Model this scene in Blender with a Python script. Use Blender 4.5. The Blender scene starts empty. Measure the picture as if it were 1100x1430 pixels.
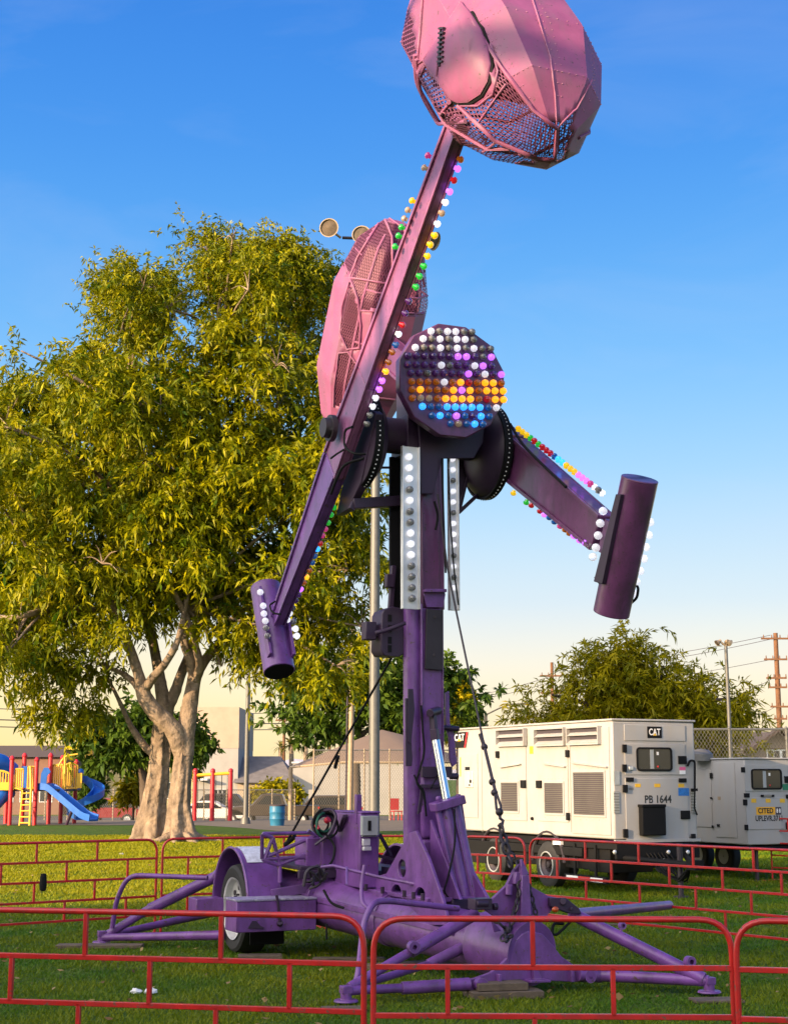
import bpy, bmesh, math, random
import numpy as np
from mathutils import Vector, Matrix, Euler
from mathutils.geometry import tessellate_polygon
R = math.radians
rnd = random.Random(7)
scn = bpy.context.scene
COL = scn.collection

# ------------------------------------------------------------------ camera, sky, sun, exposure
FPX = 2100.0; EYE = 1.75; PITCH = math.atan(373 / FPX)
cam = bpy.data.cameras.new('camera'); cam_ob = bpy.data.objects.new('camera', cam); COL.objects.link(cam_ob)
cam.sensor_fit = 'VERTICAL'; cam.sensor_height = 24.0; cam.lens = FPX / 1430 * 24.0
cam.clip_start = 0.1; cam.clip_end = 20000
cam_ob.location = (0, 0, EYE); cam_ob.rotation_euler = (R(90) + PITCH, 0, 0)
scn.camera = cam_ob
scn.view_settings.view_transform = 'Standard'; scn.view_settings.look = 'None'
scn.view_settings.exposure = 0.90; scn.view_settings.gamma = 1.0
scn.cycles.max_bounces = 8; scn.cycles.transparent_max_bounces = 16
scn.render.film_transparent = False

SUN_AZ = 40.0; SUN_EL = 12.0        # the sun stands to the left, SUN_AZ degrees behind the picture plane
sx, sy = -math.cos(R(SUN_AZ)), -math.sin(R(SUN_AZ))
SUNDIR = Vector((sx * math.cos(R(SUN_EL)), sy * math.cos(R(SUN_EL)), math.sin(R(SUN_EL))))
sun = bpy.data.lights.new('sun', 'SUN'); sun.energy = 5.0; sun.angle = R(0.5); sun.color = (1.0, 0.70, 0.40)
sun_ob = bpy.data.objects.new('sun', sun); COL.objects.link(sun_ob)
sun_ob.rotation_euler = SUNDIR.to_track_quat('Z', 'Y').to_euler()
sun_ob.location = SUNDIR * 60

def lin(c):
    return tuple(((v / 255) / 12.92 if v / 255 <= 0.04045 else ((v / 255 + 0.055) / 1.055) ** 2.4) for v in c)

world = bpy.data.worlds.new('World'); scn.world = world; world.use_nodes = True
nt = world.node_tree; nt.nodes.clear()
N = nt.nodes.new; L = nt.links.new
out = N('ShaderNodeOutputWorld'); bg = N('ShaderNodeBackground'); L(bg.outputs[0], out.inputs[0])
sky = N('ShaderNodeTexSky'); sky.sky_type = 'NISHITA'; sky.sun_disc = False
sky.sun_elevation = R(SUN_EL); sky.sun_rotation = math.atan2(sx, sy)
sky.altitude = 50; sky.air_density = 1.2; sky.dust_density = 1.5; sky.ozone_density = 2.0
SKY_STR = 0.12
bg.inputs[1].default_value = SKY_STR
tc = N('ShaderNodeTexCoord'); sep = N('ShaderNodeSeparateXYZ'); L(tc.outputs['Generated'], sep.inputs[0])
ramp = N('ShaderNodeValToRGB'); ramp.color_ramp.interpolation = 'B_SPLINE'
stops = [(0.00, (255, 224, 165)), (0.045, (255, 238, 200)), (0.075, (246, 238, 220)), (0.115, (216, 231, 240)),
         (0.20, (156, 208, 247)), (0.30, (100, 176, 243)), (0.40, (64, 146, 233)), (0.52, (46, 122, 220)), (1.0, (34, 92, 178))]
cr = ramp.color_ramp
while len(cr.elements) > 1: cr.elements.remove(cr.elements[0])
for i, (p, c) in enumerate(stops):
    e = cr.elements[0] if i == 0 else cr.elements.new(p)
    e.position = p; e.color = lin(c) + (1,)
L(sep.outputs[2], ramp.inputs[0])
# faint wisps of high cloud
cmap = N('ShaderNodeMapping'); cmap.inputs['Scale'].default_value = (1.6, 1.0, 5.0); cmap.inputs['Rotation'].default_value = (0.0, 0.35, 0.2); L(tc.outputs['Generated'], cmap.inputs[0])
cn = N('ShaderNodeTexNoise'); cn.inputs['Scale'].default_value = 3.2; cn.inputs['Detail'].default_value = 7; cn.inputs['Roughness'].default_value = 0.55; cn.inputs['Distortion'].default_value = 0.6; L(cmap.outputs[0], cn.inputs['Vector'])
cr2_ = N('ShaderNodeMapRange'); L(cn.outputs[0], cr2_.inputs[0]); cr2_.inputs[1].default_value = 0.46; cr2_.inputs[2].default_value = 0.80; cr2_.inputs[3].default_value = 0; cr2_.inputs[4].default_value = 0.14
cmx = N('ShaderNodeMixRGB'); L(cr2_.outputs[0], cmx.inputs[0]); L(ramp.outputs[0], cmx.inputs[1]); cmx.inputs[2].default_value = lin((206, 214, 238)) + (1,)
sc_ = N('ShaderNodeVectorMath'); sc_.operation = 'SCALE'; L(cmx.outputs[0], sc_.inputs[0])
sc_.inputs['Scale'].default_value = 0.60 / SKY_STR
# warm glow low on the left, near the sun's side
warm = N('ShaderNodeMapRange'); L(sep.outputs[0], warm.inputs[0])
warm.inputs[1].default_value = 0.05; warm.inputs[2].default_value = -0.35; warm.inputs[3].default_value = 0; warm.inputs[4].default_value = 1
low = N('ShaderNodeMapRange'); L(sep.outputs[2], low.inputs[0])
low.inputs[1].default_value = 0.16; low.inputs[2].default_value = 0.0; low.inputs[3].default_value = 0; low.inputs[4].default_value = 0.85
wm = N('ShaderNodeMath'); wm.operation = 'MULTIPLY'; L(warm.outputs[0], wm.inputs[0]); L(low.outputs[0], wm.inputs[1])
glow = N('ShaderNodeMixRGB'); L(wm.outputs[0], glow.inputs[0]); L(sc_.outputs[0], glow.inputs[1])
glow.inputs[2].default_value = tuple(v * 0.66 / SKY_STR for v in lin((255, 226, 140))) + (1,)
mx = N('ShaderNodeMixRGB'); mx.inputs[0].default_value = 0.93
L(sky.outputs[0], mx.inputs[1]); L(glow.outputs[0], mx.inputs[2])
# the wide bright part of the sky round the sun
dt = N('ShaderNodeVectorMath'); dt.operation = 'DOT_PRODUCT'; L(tc.outputs['Generated'], dt.inputs[0]); dt.inputs[1].default_value = SUNDIR
dm = N('ShaderNodeMapRange'); dm.interpolation_type = 'SMOOTHSTEP'; L(dt.outputs['Value'], dm.inputs[0])
dm.inputs[1].default_value = 0.10; dm.inputs[2].default_value = 1.0; dm.inputs[3].default_value = 0; dm.inputs[4].default_value = 1
up = N('ShaderNodeMapRange'); L(sep.outputs[2], up.inputs[0]); up.inputs[1].default_value = -0.02; up.inputs[2].default_value = 0.03; up.inputs[3].default_value = 0; up.inputs[4].default_value = 1
dp = N('ShaderNodeMath'); dp.operation = 'MULTIPLY'; L(dm.outputs[0], dp.inputs[0]); L(up.outputs[0], dp.inputs[1])
gl = N('ShaderNodeVectorMath'); gl.operation = 'SCALE'; gl.inputs[0].default_value = (1.0, 0.86, 0.66); L(dp.outputs[0], gl.inputs['Scale'])
g2_ = N('ShaderNodeVectorMath'); g2_.operation = 'SCALE'; L(gl.outputs[0], g2_.inputs[0]); g2_.inputs['Scale'].default_value = 1.9 / SKY_STR
ad = N('ShaderNodeVectorMath'); ad.operation = 'ADD'; L(mx.outputs[0], ad.inputs[0]); L(g2_.outputs[0], ad.inputs[1]); L(ad.outputs[0], bg.inputs[0])

# ------------------------------------------------------------------ where a picture point lies in the place
cP, sP = math.cos(PITCH), math.sin(PITCH)
CAMP = Vector((0, 0, EYE))
def ray(px, py):
    a = (px - 550) / FPX; b = (715 - py) / FPX
    return Vector((a, cP - b * sP, sP + b * cP))
def at(px, py, Y):
    r = ray(px, py); return CAMP + r * (Y / r.y)
def gd(px, py, z=0.0):
    r = ray(px, py); return CAMP + r * ((z - EYE) / r.z)
def gz(Y):                              # the ground falls away gently past the park
    if Y < 64: return 0.0
    if Y > 94: return -0.95
    t = (Y - 64) / 30.0
    return -0.95 * t * t * (3 - 2 * t)

# ------------------------------------------------------------------ materials
def newmat(name):
    m = bpy.data.materials.new(name); m.use_nodes = True
    t = m.node_tree; b = t.nodes['Principled BSDF']
    return m, t, b
def wear(t, b, base, colour, radius=0.012, amt=0.8):
    """paint rubbed off along the edges"""
    n = t.nodes.new; l = t.links.new
    bv = n('ShaderNodeBevel'); bv.samples = 4; bv.inputs['Radius'].default_value = radius
    ge = n('ShaderNodeNewGeometry'); dp = n('ShaderNodeVectorMath'); dp.operation = 'DOT_PRODUCT'; l(bv.outputs[0], dp.inputs[0]); l(ge.outputs['Normal'], dp.inputs[1])
    co = n('ShaderNodeTexCoord'); nz = n('ShaderNodeTexNoise'); nz.inputs['Scale'].default_value = 9; nz.inputs['Detail'].default_value = 8; nz.inputs['Roughness'].default_value = 0.75; l(co.outputs['Object'], nz.inputs['Vector'])
    m1 = n('ShaderNodeMapRange'); l(dp.outputs['Value'], m1.inputs[0]); m1.inputs[1].default_value = 0.99; m1.inputs[2].default_value = 0.80; m1.inputs[3].default_value = 0; m1.inputs[4].default_value = 0.34
    ad = n('ShaderNodeMath'); ad.operation = 'ADD'; l(m1.outputs[0], ad.inputs[0]); l(nz.outputs[0], ad.inputs[1])
    m2 = n('ShaderNodeMapRange'); l(ad.outputs[0], m2.inputs[0]); m2.inputs[1].default_value = 0.70; m2.inputs[2].default_value = 0.76; m2.inputs[3].default_value = 0; m2.inputs[4].default_value = amt
    mm = n('ShaderNodeMixRGB'); l(m2.outputs[0], mm.inputs[0]); l(base, mm.inputs[1]); mm.inputs[2].default_value = tuple(colour) + (1,)
    return mm.outputs[0]
def paint(name, c, rough=0.45, metal=0.0, var=0.25, scale=3.0, bump=0.0, bscale=40.0, chips=None, chip_amt=0.62, spec=0.5, emit=0.0, coat=0.0, dirt=None, dirt_amt=0.35, edge=None, bdist=0.02):
    m, t, b = newmat(name); n = t.nodes.new; l = t.links.new
    co = n('ShaderNodeTexCoord')
    nz = n('ShaderNodeTexNoise'); nz.inputs['Scale'].default_value = scale; nz.inputs['Detail'].default_value = 6; nz.inputs['Roughness'].default_value = 0.62
    l(co.outputs['Object'], nz.inputs['Vector'])
    r = n('ShaderNodeMapRange'); r.inputs[1].default_value = 0.3; r.inputs[2].default_value = 0.7
    r.inputs[3].default_value = 1 - var; r.inputs[4].default_value = 1 + var * 0.6
    l(nz.outputs[0], r.inputs[0])
    v = n('ShaderNodeVectorMath'); v.operation = 'SCALE'; v.inputs[0].default_value = c[:3]; l(r.outputs[0], v.inputs['Scale'])
    colout = v.outputs[0]
    if dirt:
        n3 = n('ShaderNodeTexNoise'); n3.inputs['Scale'].default_value = scale * 2.3; n3.inputs['Detail'].default_value = 8; n3.inputs['Roughness'].default_value = 0.7
        mp = n('ShaderNodeMapping'); mp.inputs['Scale'].default_value = (1, 1, 0.35); l(co.outputs['Object'], mp.inputs[0]); l(mp.outputs[0], n3.inputs['Vector'])
        r3 = n('ShaderNodeMapRange'); r3.inputs[1].default_value = 0.45; r3.inputs[2].default_value = 0.66; r3.inputs[3].default_value = 0; r3.inputs[4].default_value = dirt_amt
        l(n3.outputs[0], r3.inputs[0])
        mm = n('ShaderNodeMixRGB'); l(r3.outputs[0], mm.inputs[0]); l(colout, mm.inputs[1]); mm.inputs[2].default_value = tuple(dirt) + (1,)
        colout = mm.outputs[0]
    if chips:
        n2 = n('ShaderNodeTexNoise'); n2.inputs['Scale'].default_value = 22; n2.inputs['Detail'].default_value = 5; n2.inputs['Roughness'].default_value = 0.7
        l(co.outputs['Object'], n2.inputs['Vector'])
        r2 = n('ShaderNodeMapRange'); r2.inputs[1].default_value = chip_amt; r2.inputs[2].default_value = chip_amt + 0.03; l(n2.outputs[0], r2.inputs[0])
        mm = n('ShaderNodeMixRGB'); l(r2.outputs[0], mm.inputs[0]); l(colout, mm.inputs[1]); mm.inputs[2].default_value = tuple(chips) + (1,)
        colout = mm.outputs[0]
    if edge: colout = wear(t, b, colout, edge)
    l(colout, b.inputs['Base Color'])
    rr = n('ShaderNodeMapRange'); rr.inputs[3].default_value = max(0.03, rough - 0.1); rr.inputs[4].default_value = min(1, rough + 0.18); l(nz.outputs[0], rr.inputs[0]); l(rr.outputs[0], b.inputs['Roughness'])
    b.inputs['Metallic'].default_value = metal
    b.inputs['Specular IOR Level'].default_value = spec
    if coat: b.inputs['Coat Weight'].default_value = coat; b.inputs['Coat Roughness'].default_value = 0.12
    if emit:
        b.inputs['Emission Color'].default_value = tuple(c[:3]) + (1,); b.inputs['Emission Strength'].default_value = emit
    if bump:
        nb = n('ShaderNodeTexNoise'); nb.inputs['Scale'].default_value = bscale; nb.inputs['Detail'].default_value = 6
        l(co.outputs['Object'], nb.inputs['Vector'])
        bp = n('ShaderNodeBump'); bp.inputs['Strength'].default_value = bump; bp.inputs['Distance'].default_value = bdist
        l(nb.outputs[0], bp.inputs['Height']); l(bp.outputs[0], b.inputs['Normal'])
    return m
def meshmat(name, c, sc=60.0, wire=0.2, diag=True, rough=0.5, metal=0.2):
    """expanded metal or chain link: wires on a UV lattice, holes between"""
    m, t, b = newmat(name); n = t.nodes.new; l = t.links.new
    b.inputs['Base Color'].default_value = tuple(c) + (1,); b.inputs['Roughness'].default_value = rough; b.inputs['Metallic'].default_value = metal
    co = n('ShaderNodeTexCoord'); s = n('ShaderNodeSeparateXYZ'); l(co.outputs['UV'], s.inputs[0])
    def M(op, a, bb):
        k = n('ShaderNodeMath'); k.operation = op
        for i, q in enumerate((a, bb)):
            if q is None: continue
            if isinstance(q, (int, float)): k.inputs[i].default_value = q
            else: l(q, k.inputs[i])
        return k.outputs[0]
    if diag:
        p = M('ADD', M('MULTIPLY', s.outputs[0], sc), M('MULTIPLY', s.outputs[1], sc * 0.62))
        q = M('SUBTRACT', M('MULTIPLY', s.outputs[0], sc), M('MULTIPLY', s.outputs[1], sc * 0.62))
    else:
        p = M('MULTIPLY', s.outputs[0], sc); q = M('MULTIPLY', s.outputs[1], sc)
    a1 = M('ABSOLUTE', M('SUBTRACT', M('FRACT', p, None), 0.5), None)
    a2 = M('ABSOLUTE', M('SUBTRACT', M('FRACT', q, None), 0.5), None)
    w = M('LESS_THAN', M('MINIMUM', a1, a2), wire * 0.5)
    tr = n('ShaderNodeBsdfTransparent'); mix = n('ShaderNodeMixShader')
    l(w, mix.inputs[0]); l(tr.outputs[0], mix.inputs[1]); l(b.outputs[0], mix.inputs[2])
    l(mix.outputs[0], t.nodes['Material Output'].inputs[0])
    return m
def leafmat(name, c1, c2, trans=0.35):
    m, t, b = newmat(name); n = t.nodes.new; l = t.links.new
    a = n('ShaderNodeAttribute'); a.attribute_name = 'tint'
    mix = n('ShaderNodeMixRGB'); l(a.outputs['Fac'], mix.inputs[0]); mix.inputs[1].default_value = tuple(c1) + (1,); mix.inputs[2].default_value = tuple(c2) + (1,)
    l(mix.outputs[0], b.inputs['Base Color']); b.inputs['Roughness'].default_value = 0.45; b.inputs['Specular IOR Level'].default_value = 0.16
    tl = n('ShaderNodeBsdfTranslucent'); l(mix.outputs[0], tl.inputs[0])
    ms = n('ShaderNodeMixShader'); ms.inputs[0].default_value = trans; l(b.outputs[0], ms.inputs[1]); l(tl.outputs[0], ms.inputs[2])
    l(ms.outputs[0], t.nodes['Material Output'].inputs[0])
    return m
def glass(name, c=(0.02, 0.025, 0.03), rough=0.08):
    m, t, b = newmat(name); b.inputs['Base Color'].default_value = tuple(c) + (1,); b.inputs['Roughness'].default_value = rough
    b.inputs['Specular IOR Level'].default_value = 0.7
    return m

M = {}
M['purple'] = paint('purple_paint', (0.185, 0.066, 0.29), 0.34, var=0.36, scale=2.6, bump=0.22, bscale=11, chips=(0.09, 0.055, 0.05), chip_amt=0.615, coat=0.06, dirt=(0.055, 0.03, 0.075), dirt_amt=0.55, edge=(0.30, 0.20, 0.32))
M['mauve'] = paint('mauve_arm_paint', (0.29, 0.095, 0.225), 0.36, var=0.3, scale=2.4, bump=0.15, bscale=12, chips=(0.07, 0.04, 0.05), chip_amt=0.625, coat=0.2, dirt=(0.09, 0.04, 0.07), dirt_amt=0.55)
M['plum'] = paint('plum_paint_and_shade', (0.15, 0.043, 0.135), 0.30, var=0.36, scale=2.5, bump=0.15, bscale=12, chips=(0.06, 0.04, 0.04), chip_amt=0.62, coat=0.2, dirt=(0.05, 0.025, 0.045), dirt_amt=0.7, edge=(0.26, 0.14, 0.22))
M['dkpurple'] = paint('dark_purple_paint', (0.036, 0.015, 0.045), 0.45, var=0.3, scale=3, dirt=(0.03, 0.02, 0.04), dirt_amt=0.6)
M['pink'] = paint('faded_pink_paint', (0.295, 0.078, 0.185), 0.5, var=0.22, scale=2.4, bump=0.25, bscale=5, chips=(0.09, 0.05, 0.06), chip_amt=0.635, dirt=(0.20, 0.10, 0.16), dirt_amt=0.65, edge=(0.5, 0.26, 0.36))
M['pinkmesh'] = meshmat('pink_expanded_metal', (0.17, 0.045, 0.10), sc=26, wire=0.31)
M['interior'] = paint('maroon_lining', (0.16, 0.04, 0.09), 0.7, var=0.3)
M['black'] = paint('black_rubber', (0.008, 0.008, 0.009), 0.7, var=0.3, spec=0.2)
M['iron'] = paint('dark_iron', (0.06, 0.05, 0.06), 0.5, metal=0.6, var=0.3, bump=0.1)
M['chrome'] = paint('polished_steel', (0.75, 0.78, 0.82), 0.18, metal=1.0, var=0.05)
M['galv'] = paint('galvanised_steel', (0.15, 0.15, 0.145), 0.5, metal=0.4, var=0.18, scale=6)
M['alu'] = paint('dull_aluminium', (0.78, 0.77, 0.76), 0.35, metal=0.6, var=0.15, scale=5)
M['grey'] = paint('grey_enamel', (0.33, 0.35, 0.36), 0.45, var=0.12)
M['red'] = paint('red_barrier_paint', (0.56, 0.014, 0.014), 0.35, var=0.22, scale=7, chips=(0.16, 0.07, 0.05), chip_amt=0.615, coat=0.2, dirt=(0.22, 0.03, 0.03), dirt_amt=0.5)
M['white'] = paint('white_enclosure_paint', (0.36, 0.36, 0.365), 0.42, var=0.06, scale=1.5, bump=0.02, dirt=(0.38, 0.33, 0.27), dirt_amt=0.45)
M['whiteside'] = M['white']
M['rim'] = paint('white_wheel_rim', (0.62, 0.62, 0.62), 0.35, metal=0.4, var=0.2, scale=8)
M['tyre'] = paint('tyre_rubber', (0.02, 0.02, 0.021), 0.75, var=0.3, scale=10, bump=0.1)
M['seam'] = paint('seam_shadow_gap', (0.22, 0.21, 0.19), 0.7, var=0.1)
M['louvre'] = paint('louvre_metal', (0.13, 0.12, 0.10), 0.5, metal=0.2, var=0.2)
M['tread'] = paint('worn_tread_plate', (0.66, 0.67, 0.72), 0.5, var=0.3, scale=20, bump=0.3, bscale=60)
M['wornlid'] = paint('worn_lilac_paint', (0.27, 0.23, 0.36), 0.5, var=0.35, scale=9, bump=0.2, chips=(0.4, 0.4, 0.44), chip_amt=0.55)
M['wood'] = paint('weathered_wood', (0.12, 0.088, 0.06), 0.85, var=0.4, scale=8, bump=0.3)
M['polewood'] = paint('pole_timber', (0.17, 0.08, 0.038), 0.85, var=0.35, scale=4)
M['glass'] = glass('dark_glass')
M['yellow'] = paint('yellow_plastic', (0.70, 0.42, 0.03), 0.4, var=0.1)
M['blue'] = paint('blue_plastic', (0.015, 0.12, 0.50), 0.32, var=0.12)
M['playred'] = paint('red_enamel', (0.55, 0.02, 0.03), 0.35, var=0.1)
M['bluebin'] = paint('blue_bin_plastic', (0.02, 0.17, 0.33), 0.45, var=0.15, scale=5)
M['stucco_cream'] = paint('cream_stucco', (0.50, 0.42, 0.22), 0.9, var=0.12, scale=1.2, bump=0.2)
M['stucco_white'] = paint('white_stucco', (0.33, 0.32, 0.30), 0.9, var=0.1, scale=1.2, bump=0.2)
M['stucco_tan'] = paint('tan_stucco', (0.42, 0.33, 0.25), 0.9, var=0.12, scale=0.8, bump=0.2)
M['roofgrey'] = paint('grey_shingle', (0.17, 0.155, 0.15), 0.9, var=0.25, scale=2)
M['rooftan'] = paint('brown_shingle', (0.24, 0.15, 0.10), 0.9, var=0.25, scale=2)
M['fascia'] = paint('dark_fascia', (0.055, 0.045, 0.06), 0.7, var=0.1)
M['brownwall'] = paint('brown_wall', (0.22, 0.12, 0.08), 0.85, var=0.15)
M['canopy'] = paint('tan_canopy_fabric', (0.24, 0.165, 0.11), 0.85, var=0.1, scale=0.8)
M['lamp'] = paint('tan_lamp_housing', (0.34, 0.26, 0.17), 0.45, var=0.2, scale=8)
M['bark'] = paint('pale_fig_bark', (0.30, 0.225, 0.16), 0.85, var=0.45, scale=2.2, bump=1.0, bscale=3.6, bdist=0.16, dirt=(0.08, 0.05, 0.03), dirt_amt=0.6)
M['bark2'] = paint('dark_bark', (0.10, 0.075, 0.055), 0.9, var=0.3, scale=3, bump=0.5)
M['chain'] = meshmat('chain_link', (0.13, 0.125, 0.11), sc=9.0, wire=0.12)
M['ltred'] = glass('red_lens', (0.5, 0.01, 0.01), 0.2)
M['carred'] = paint('red_car_paint', (0.22, 0.008, 0.015), 0.25, var=0.05, coat=0.6)
M['carwhite'] = paint('white_car_paint', (0.70, 0.68, 0.66), 0.3, var=0.05, coat=0.6)
M['cardark'] = paint('dark_car_paint', (0.02, 0.018, 0.017), 0.3, var=0.05, coat=0.5)
M['carbrown'] = paint('brown_car_paint', (0.05, 0.038, 0.03), 0.3, var=0.05, coat=0.5)

# ------------------------------------------------------------------ mesh helpers
def perp(d):
    d = d.normalized(); a = Vector((0, 0, 1)) if abs(d.z) < 0.9 else Vector((1, 0, 0))
    u = d.cross(a).normalized(); return u, d.cross(u).normalized()
class MB:
    def __init__(s): s.v = []; s.f = []; s.m = []; s.sm = []; s.uv = {}
    def face(s, idx, mi=0, sm=False): s.f.append(tuple(idx)); s.m.append(mi); s.sm.append(sm)
    def add(s, vs): n = len(s.v); s.v.extend([Vector(p) for p in vs]); return n
    def box(s, c, size, rot=None, mi=0):
        c = Vector(c); h = Vector(size) / 2; vs = []
        for z in (-1, 1):
            for x, y in ((-1, -1), (1, -1), (1, 1), (-1, 1)):
                p = Vector((x * h.x, y * h.y, z * h.z))
                if rot is not None: p = rot @ p
                vs.append(c + p)
        n = s.add(vs)
        for q in ((0, 3, 2, 1), (4, 5, 6, 7), (0, 1, 5, 4), (1, 2, 6, 5), (2, 3, 7, 6), (3, 0, 4, 7)): s.face([n + i for i in q], mi)
        return s
    def bb(s, a, b, mi=0):
        a = Vector(a); b = Vector(b); return s.box((a + b) / 2, [abs(x) for x in (b - a)], None, mi)
    def beam(s, p0, p1, w0, h0, w1=None, h1=None, up=(0, 0, 1), mi=0):
        """tapered box bar; h along up, w across"""
        p0 = Vector(p0); p1 = Vector(p1); w1 = w0 if w1 is None else w1; h1 = h0 if h1 is None else h1
        d = (p1 - p0).normalized(); side = d.cross(Vector(up))
        if side.length < 1e-4: side = perp(d)[0]
        side.normalize(); u = side.cross(d).normalized(); vs = []
        for p, w, h in ((p0, w0, h0), (p1, w1, h1)):
            for a, b in ((-1, -1), (1, -1), (1, 1), (-1, 1)): vs.append(p + side * (a * w / 2) + u * (b * h / 2))
        n = s.add(vs)
        for q in ((0, 3, 2, 1), (4, 5, 6, 7), (0, 1, 5, 4), (1, 2, 6, 5), (2, 3, 7, 6), (3, 0, 4, 7)): s.face([n + i for i in q], mi)
        return s
    def tube(s, pts, r, seg=10, mi=0, cap=True, closed=False, sm=True):
        pts = [Vector(p) for p in pts]; k = len(pts)
        rr = list(r) if hasattr(r, '__len__') else [r] * k
        prev = None; rings = []
        for i, p in enumerate(pts):
            if closed: d = (pts[(i + 1) % k] - pts[i - 1])
            else: d = pts[min(i + 1, k - 1)] - pts[max(i - 1, 0)]
            d.normalize()
            if prev is None: u, w = perp(d)
            else:
                u = prev - d * prev.dot(d)
                if u.length < 1e-5: u = perp(d)[0]
                u.normalize(); w = d.cross(u)
            prev = u
            rings.append(s.add([p + (u * math.cos(2 * math.pi * j / seg) + w * math.sin(2 * math.pi * j / seg)) * rr[i] for j in range(seg)]))
        for i in range(k if closed else k - 1):
            a = rings[i]; b = rings[(i + 1) % k]
            for j in range(seg): s.face((a + j, a + (j + 1) % seg, b + (j + 1) % seg, b + j), mi, sm)
        if cap and not closed:
            s.face([rings[0] + j for j in reversed(range(seg))], mi); s.face([rings[-1] + j for j in range(seg)], mi)
        return s
    def cyl(s, p0, p1, r0, r1=None, seg=16, mi=0, cap=True):
        return s.tube([p0, p1], [r0, r0 if r1 is None else r1], seg, mi, cap)
    def sph(s, c, r, seg=10, rings=6, mi=0, sc=(1, 1, 1)):
        c = Vector(c); top = s.add([c + Vector((0, 0, r * sc[2]))]); rg = []
        for i in range(1, rings):
            t = math.pi * i / rings
            rg.append(s.add([c + Vector((r * sc[0] * math.sin(t) * math.cos(2 * math.pi * j / seg), r * sc[1] * math.sin(t) * math.sin(2 * math.pi * j / seg), r * sc[2] * math.cos(t))) for j in range(seg)]))
        bot = s.add([c - Vector((0, 0, r * sc[2]))])
        for j in range(seg):
            k = (j + 1) % seg; s.face((top, rg[0] + j, rg[0] + k), mi, True)
            for i in range(len(rg) - 1): s.face((rg[i] + j, rg[i + 1] + j, rg[i + 1] + k, rg[i] + k), mi, True)
            s.face((rg[-1] + j, bot, rg[-1] + k), mi, True)
        return s
    def prism(s, outer, ext, holes=(), mi=0):
        """flat plate: outline points (and hole outlines) pushed out along ext"""
        ext = Vector(ext); loops = [[Vector(p) for p in outer]] + [[Vector(p) for p in h] for h in holes]
        flat = [p for lp in loops for p in lp]; n = s.add(flat); m = s.add([p + ext for p in flat])
        for tri in tessellate_polygon(loops):
            s.face([n + i for i in tri], mi); s.face([m + i for i in reversed(tri)], mi)
        o = 0
        for lp in loops:
            k = len(lp)
            for i in range(k): s.face((n + o + i, n + o + (i + 1) % k, m + o + (i + 1) % k, m + o + i), mi)
            o += k
        return s
    def lathe(s, p0, axis, prof, seg=24, mi=0, sm=True):
        """prof: (distance along axis, radius)"""
        p0 = Vector(p0); axis = Vector(axis).normalized(); u, w = perp(axis); rg = []
        for a, r in prof:
            rg.append(s.add([p0 + axis * a + (u * math.cos(2 * math.pi * j / seg) + w * math.sin(2 * math.pi * j / seg)) * max(r, 1e-4) for j in range(seg)]))
        for i in range(len(rg) - 1):
            for j in range(seg):
                k = (j + 1) % seg; s.face((rg[i] + j, rg[i] + k, rg[i + 1] + k, rg[i + 1] + j), mi, sm)
        return s
    def build(s, name, mats, parent=None, bevel=0.0, angle=38, fix=True):
        me = bpy.data.meshes.new(name); me.from_pydata([tuple(p) for p in s.v], [], s.f)
        if not isinstance(mats, (list, tuple)): mats = [mats]
        for m in mats: me.materials.append(m)
        me.polygons.foreach_set('material_index', s.m)
        if s.uv:
            ul = me.uv_layers.new(name='UVMap')
            for pi, uvs in s.uv.items():
                for k, li in enumerate(me.polygons[pi].loop_indices): ul.data[li].uv = uvs[k]
        if fix:
            b = bmesh.new(); b.from_mesh(me); bmesh.ops.recalc_face_normals(b, faces=b.faces); b.to_mesh(me); b.free()
        me.polygons.foreach_set('use_smooth', [True] * len(me.polygons))
        me.set_sharp_from_angle(angle=R(angle))
        me.update()
        o = bpy.data.objects.new(name, me); COL.objects.link(o)
        if parent: o.parent = parent
        if bevel:
            bv = o.modifiers.new('bevel', 'BEVEL'); bv.width = bevel; bv.segments = 2; bv.limit_method = 'ANGLE'; bv.angle_limit = R(40)
        return o
def tag(o, label=None, cat=None, group=None, kind=None):
    if label: o['label'] = label
    if cat: o['category'] = cat
    if group: o['group'] = group
    if kind: o['kind'] = kind
    return o
def empty(name, loc, rz=0.0, label=None, cat=None, group=None):
    o = bpy.data.objects.new(name, None); o.empty_display_size = 0.3; COL.objects.link(o)
    o.location = loc; o.rotation_euler = (0, 0, rz); return tag(o, label, cat, group)
def copy_tree(o, parent=None):
    c = o.copy(); COL.objects.link(c); c.parent = parent
    for ch in list(o.children): copy_tree(ch, c)
    return c
def lettering(name, body, size, M4, mat, parent, depth=0.002, sx=1.0, bold=0.0):
    """raised lettering as a mesh; M4 maps text plane (x right, y up) into the parent's space"""
    cu = bpy.data.curves.new(name, 'FONT'); cu.body = body; cu.size = size; cu.extrude = depth; cu.align_x = 'CENTER'; cu.align_y = 'CENTER'
    cu.offset = bold; cu.space_character = 1.05
    t = bpy.data.objects.new(name, cu); COL.objects.link(t)
    dg = bpy.context.evaluated_depsgraph_get(); me = bpy.data.meshes.new_from_object(t.evaluated_get(dg))
    bpy.data.objects.remove(t); me.transform(M4 @ Matrix.Diagonal((sx, 1, 1, 1))); me.materials.clear(); me.materials.append(mat)
    o = bpy.data.objects.new(name, me); COL.objects.link(o); o.parent = parent
    return o
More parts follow.
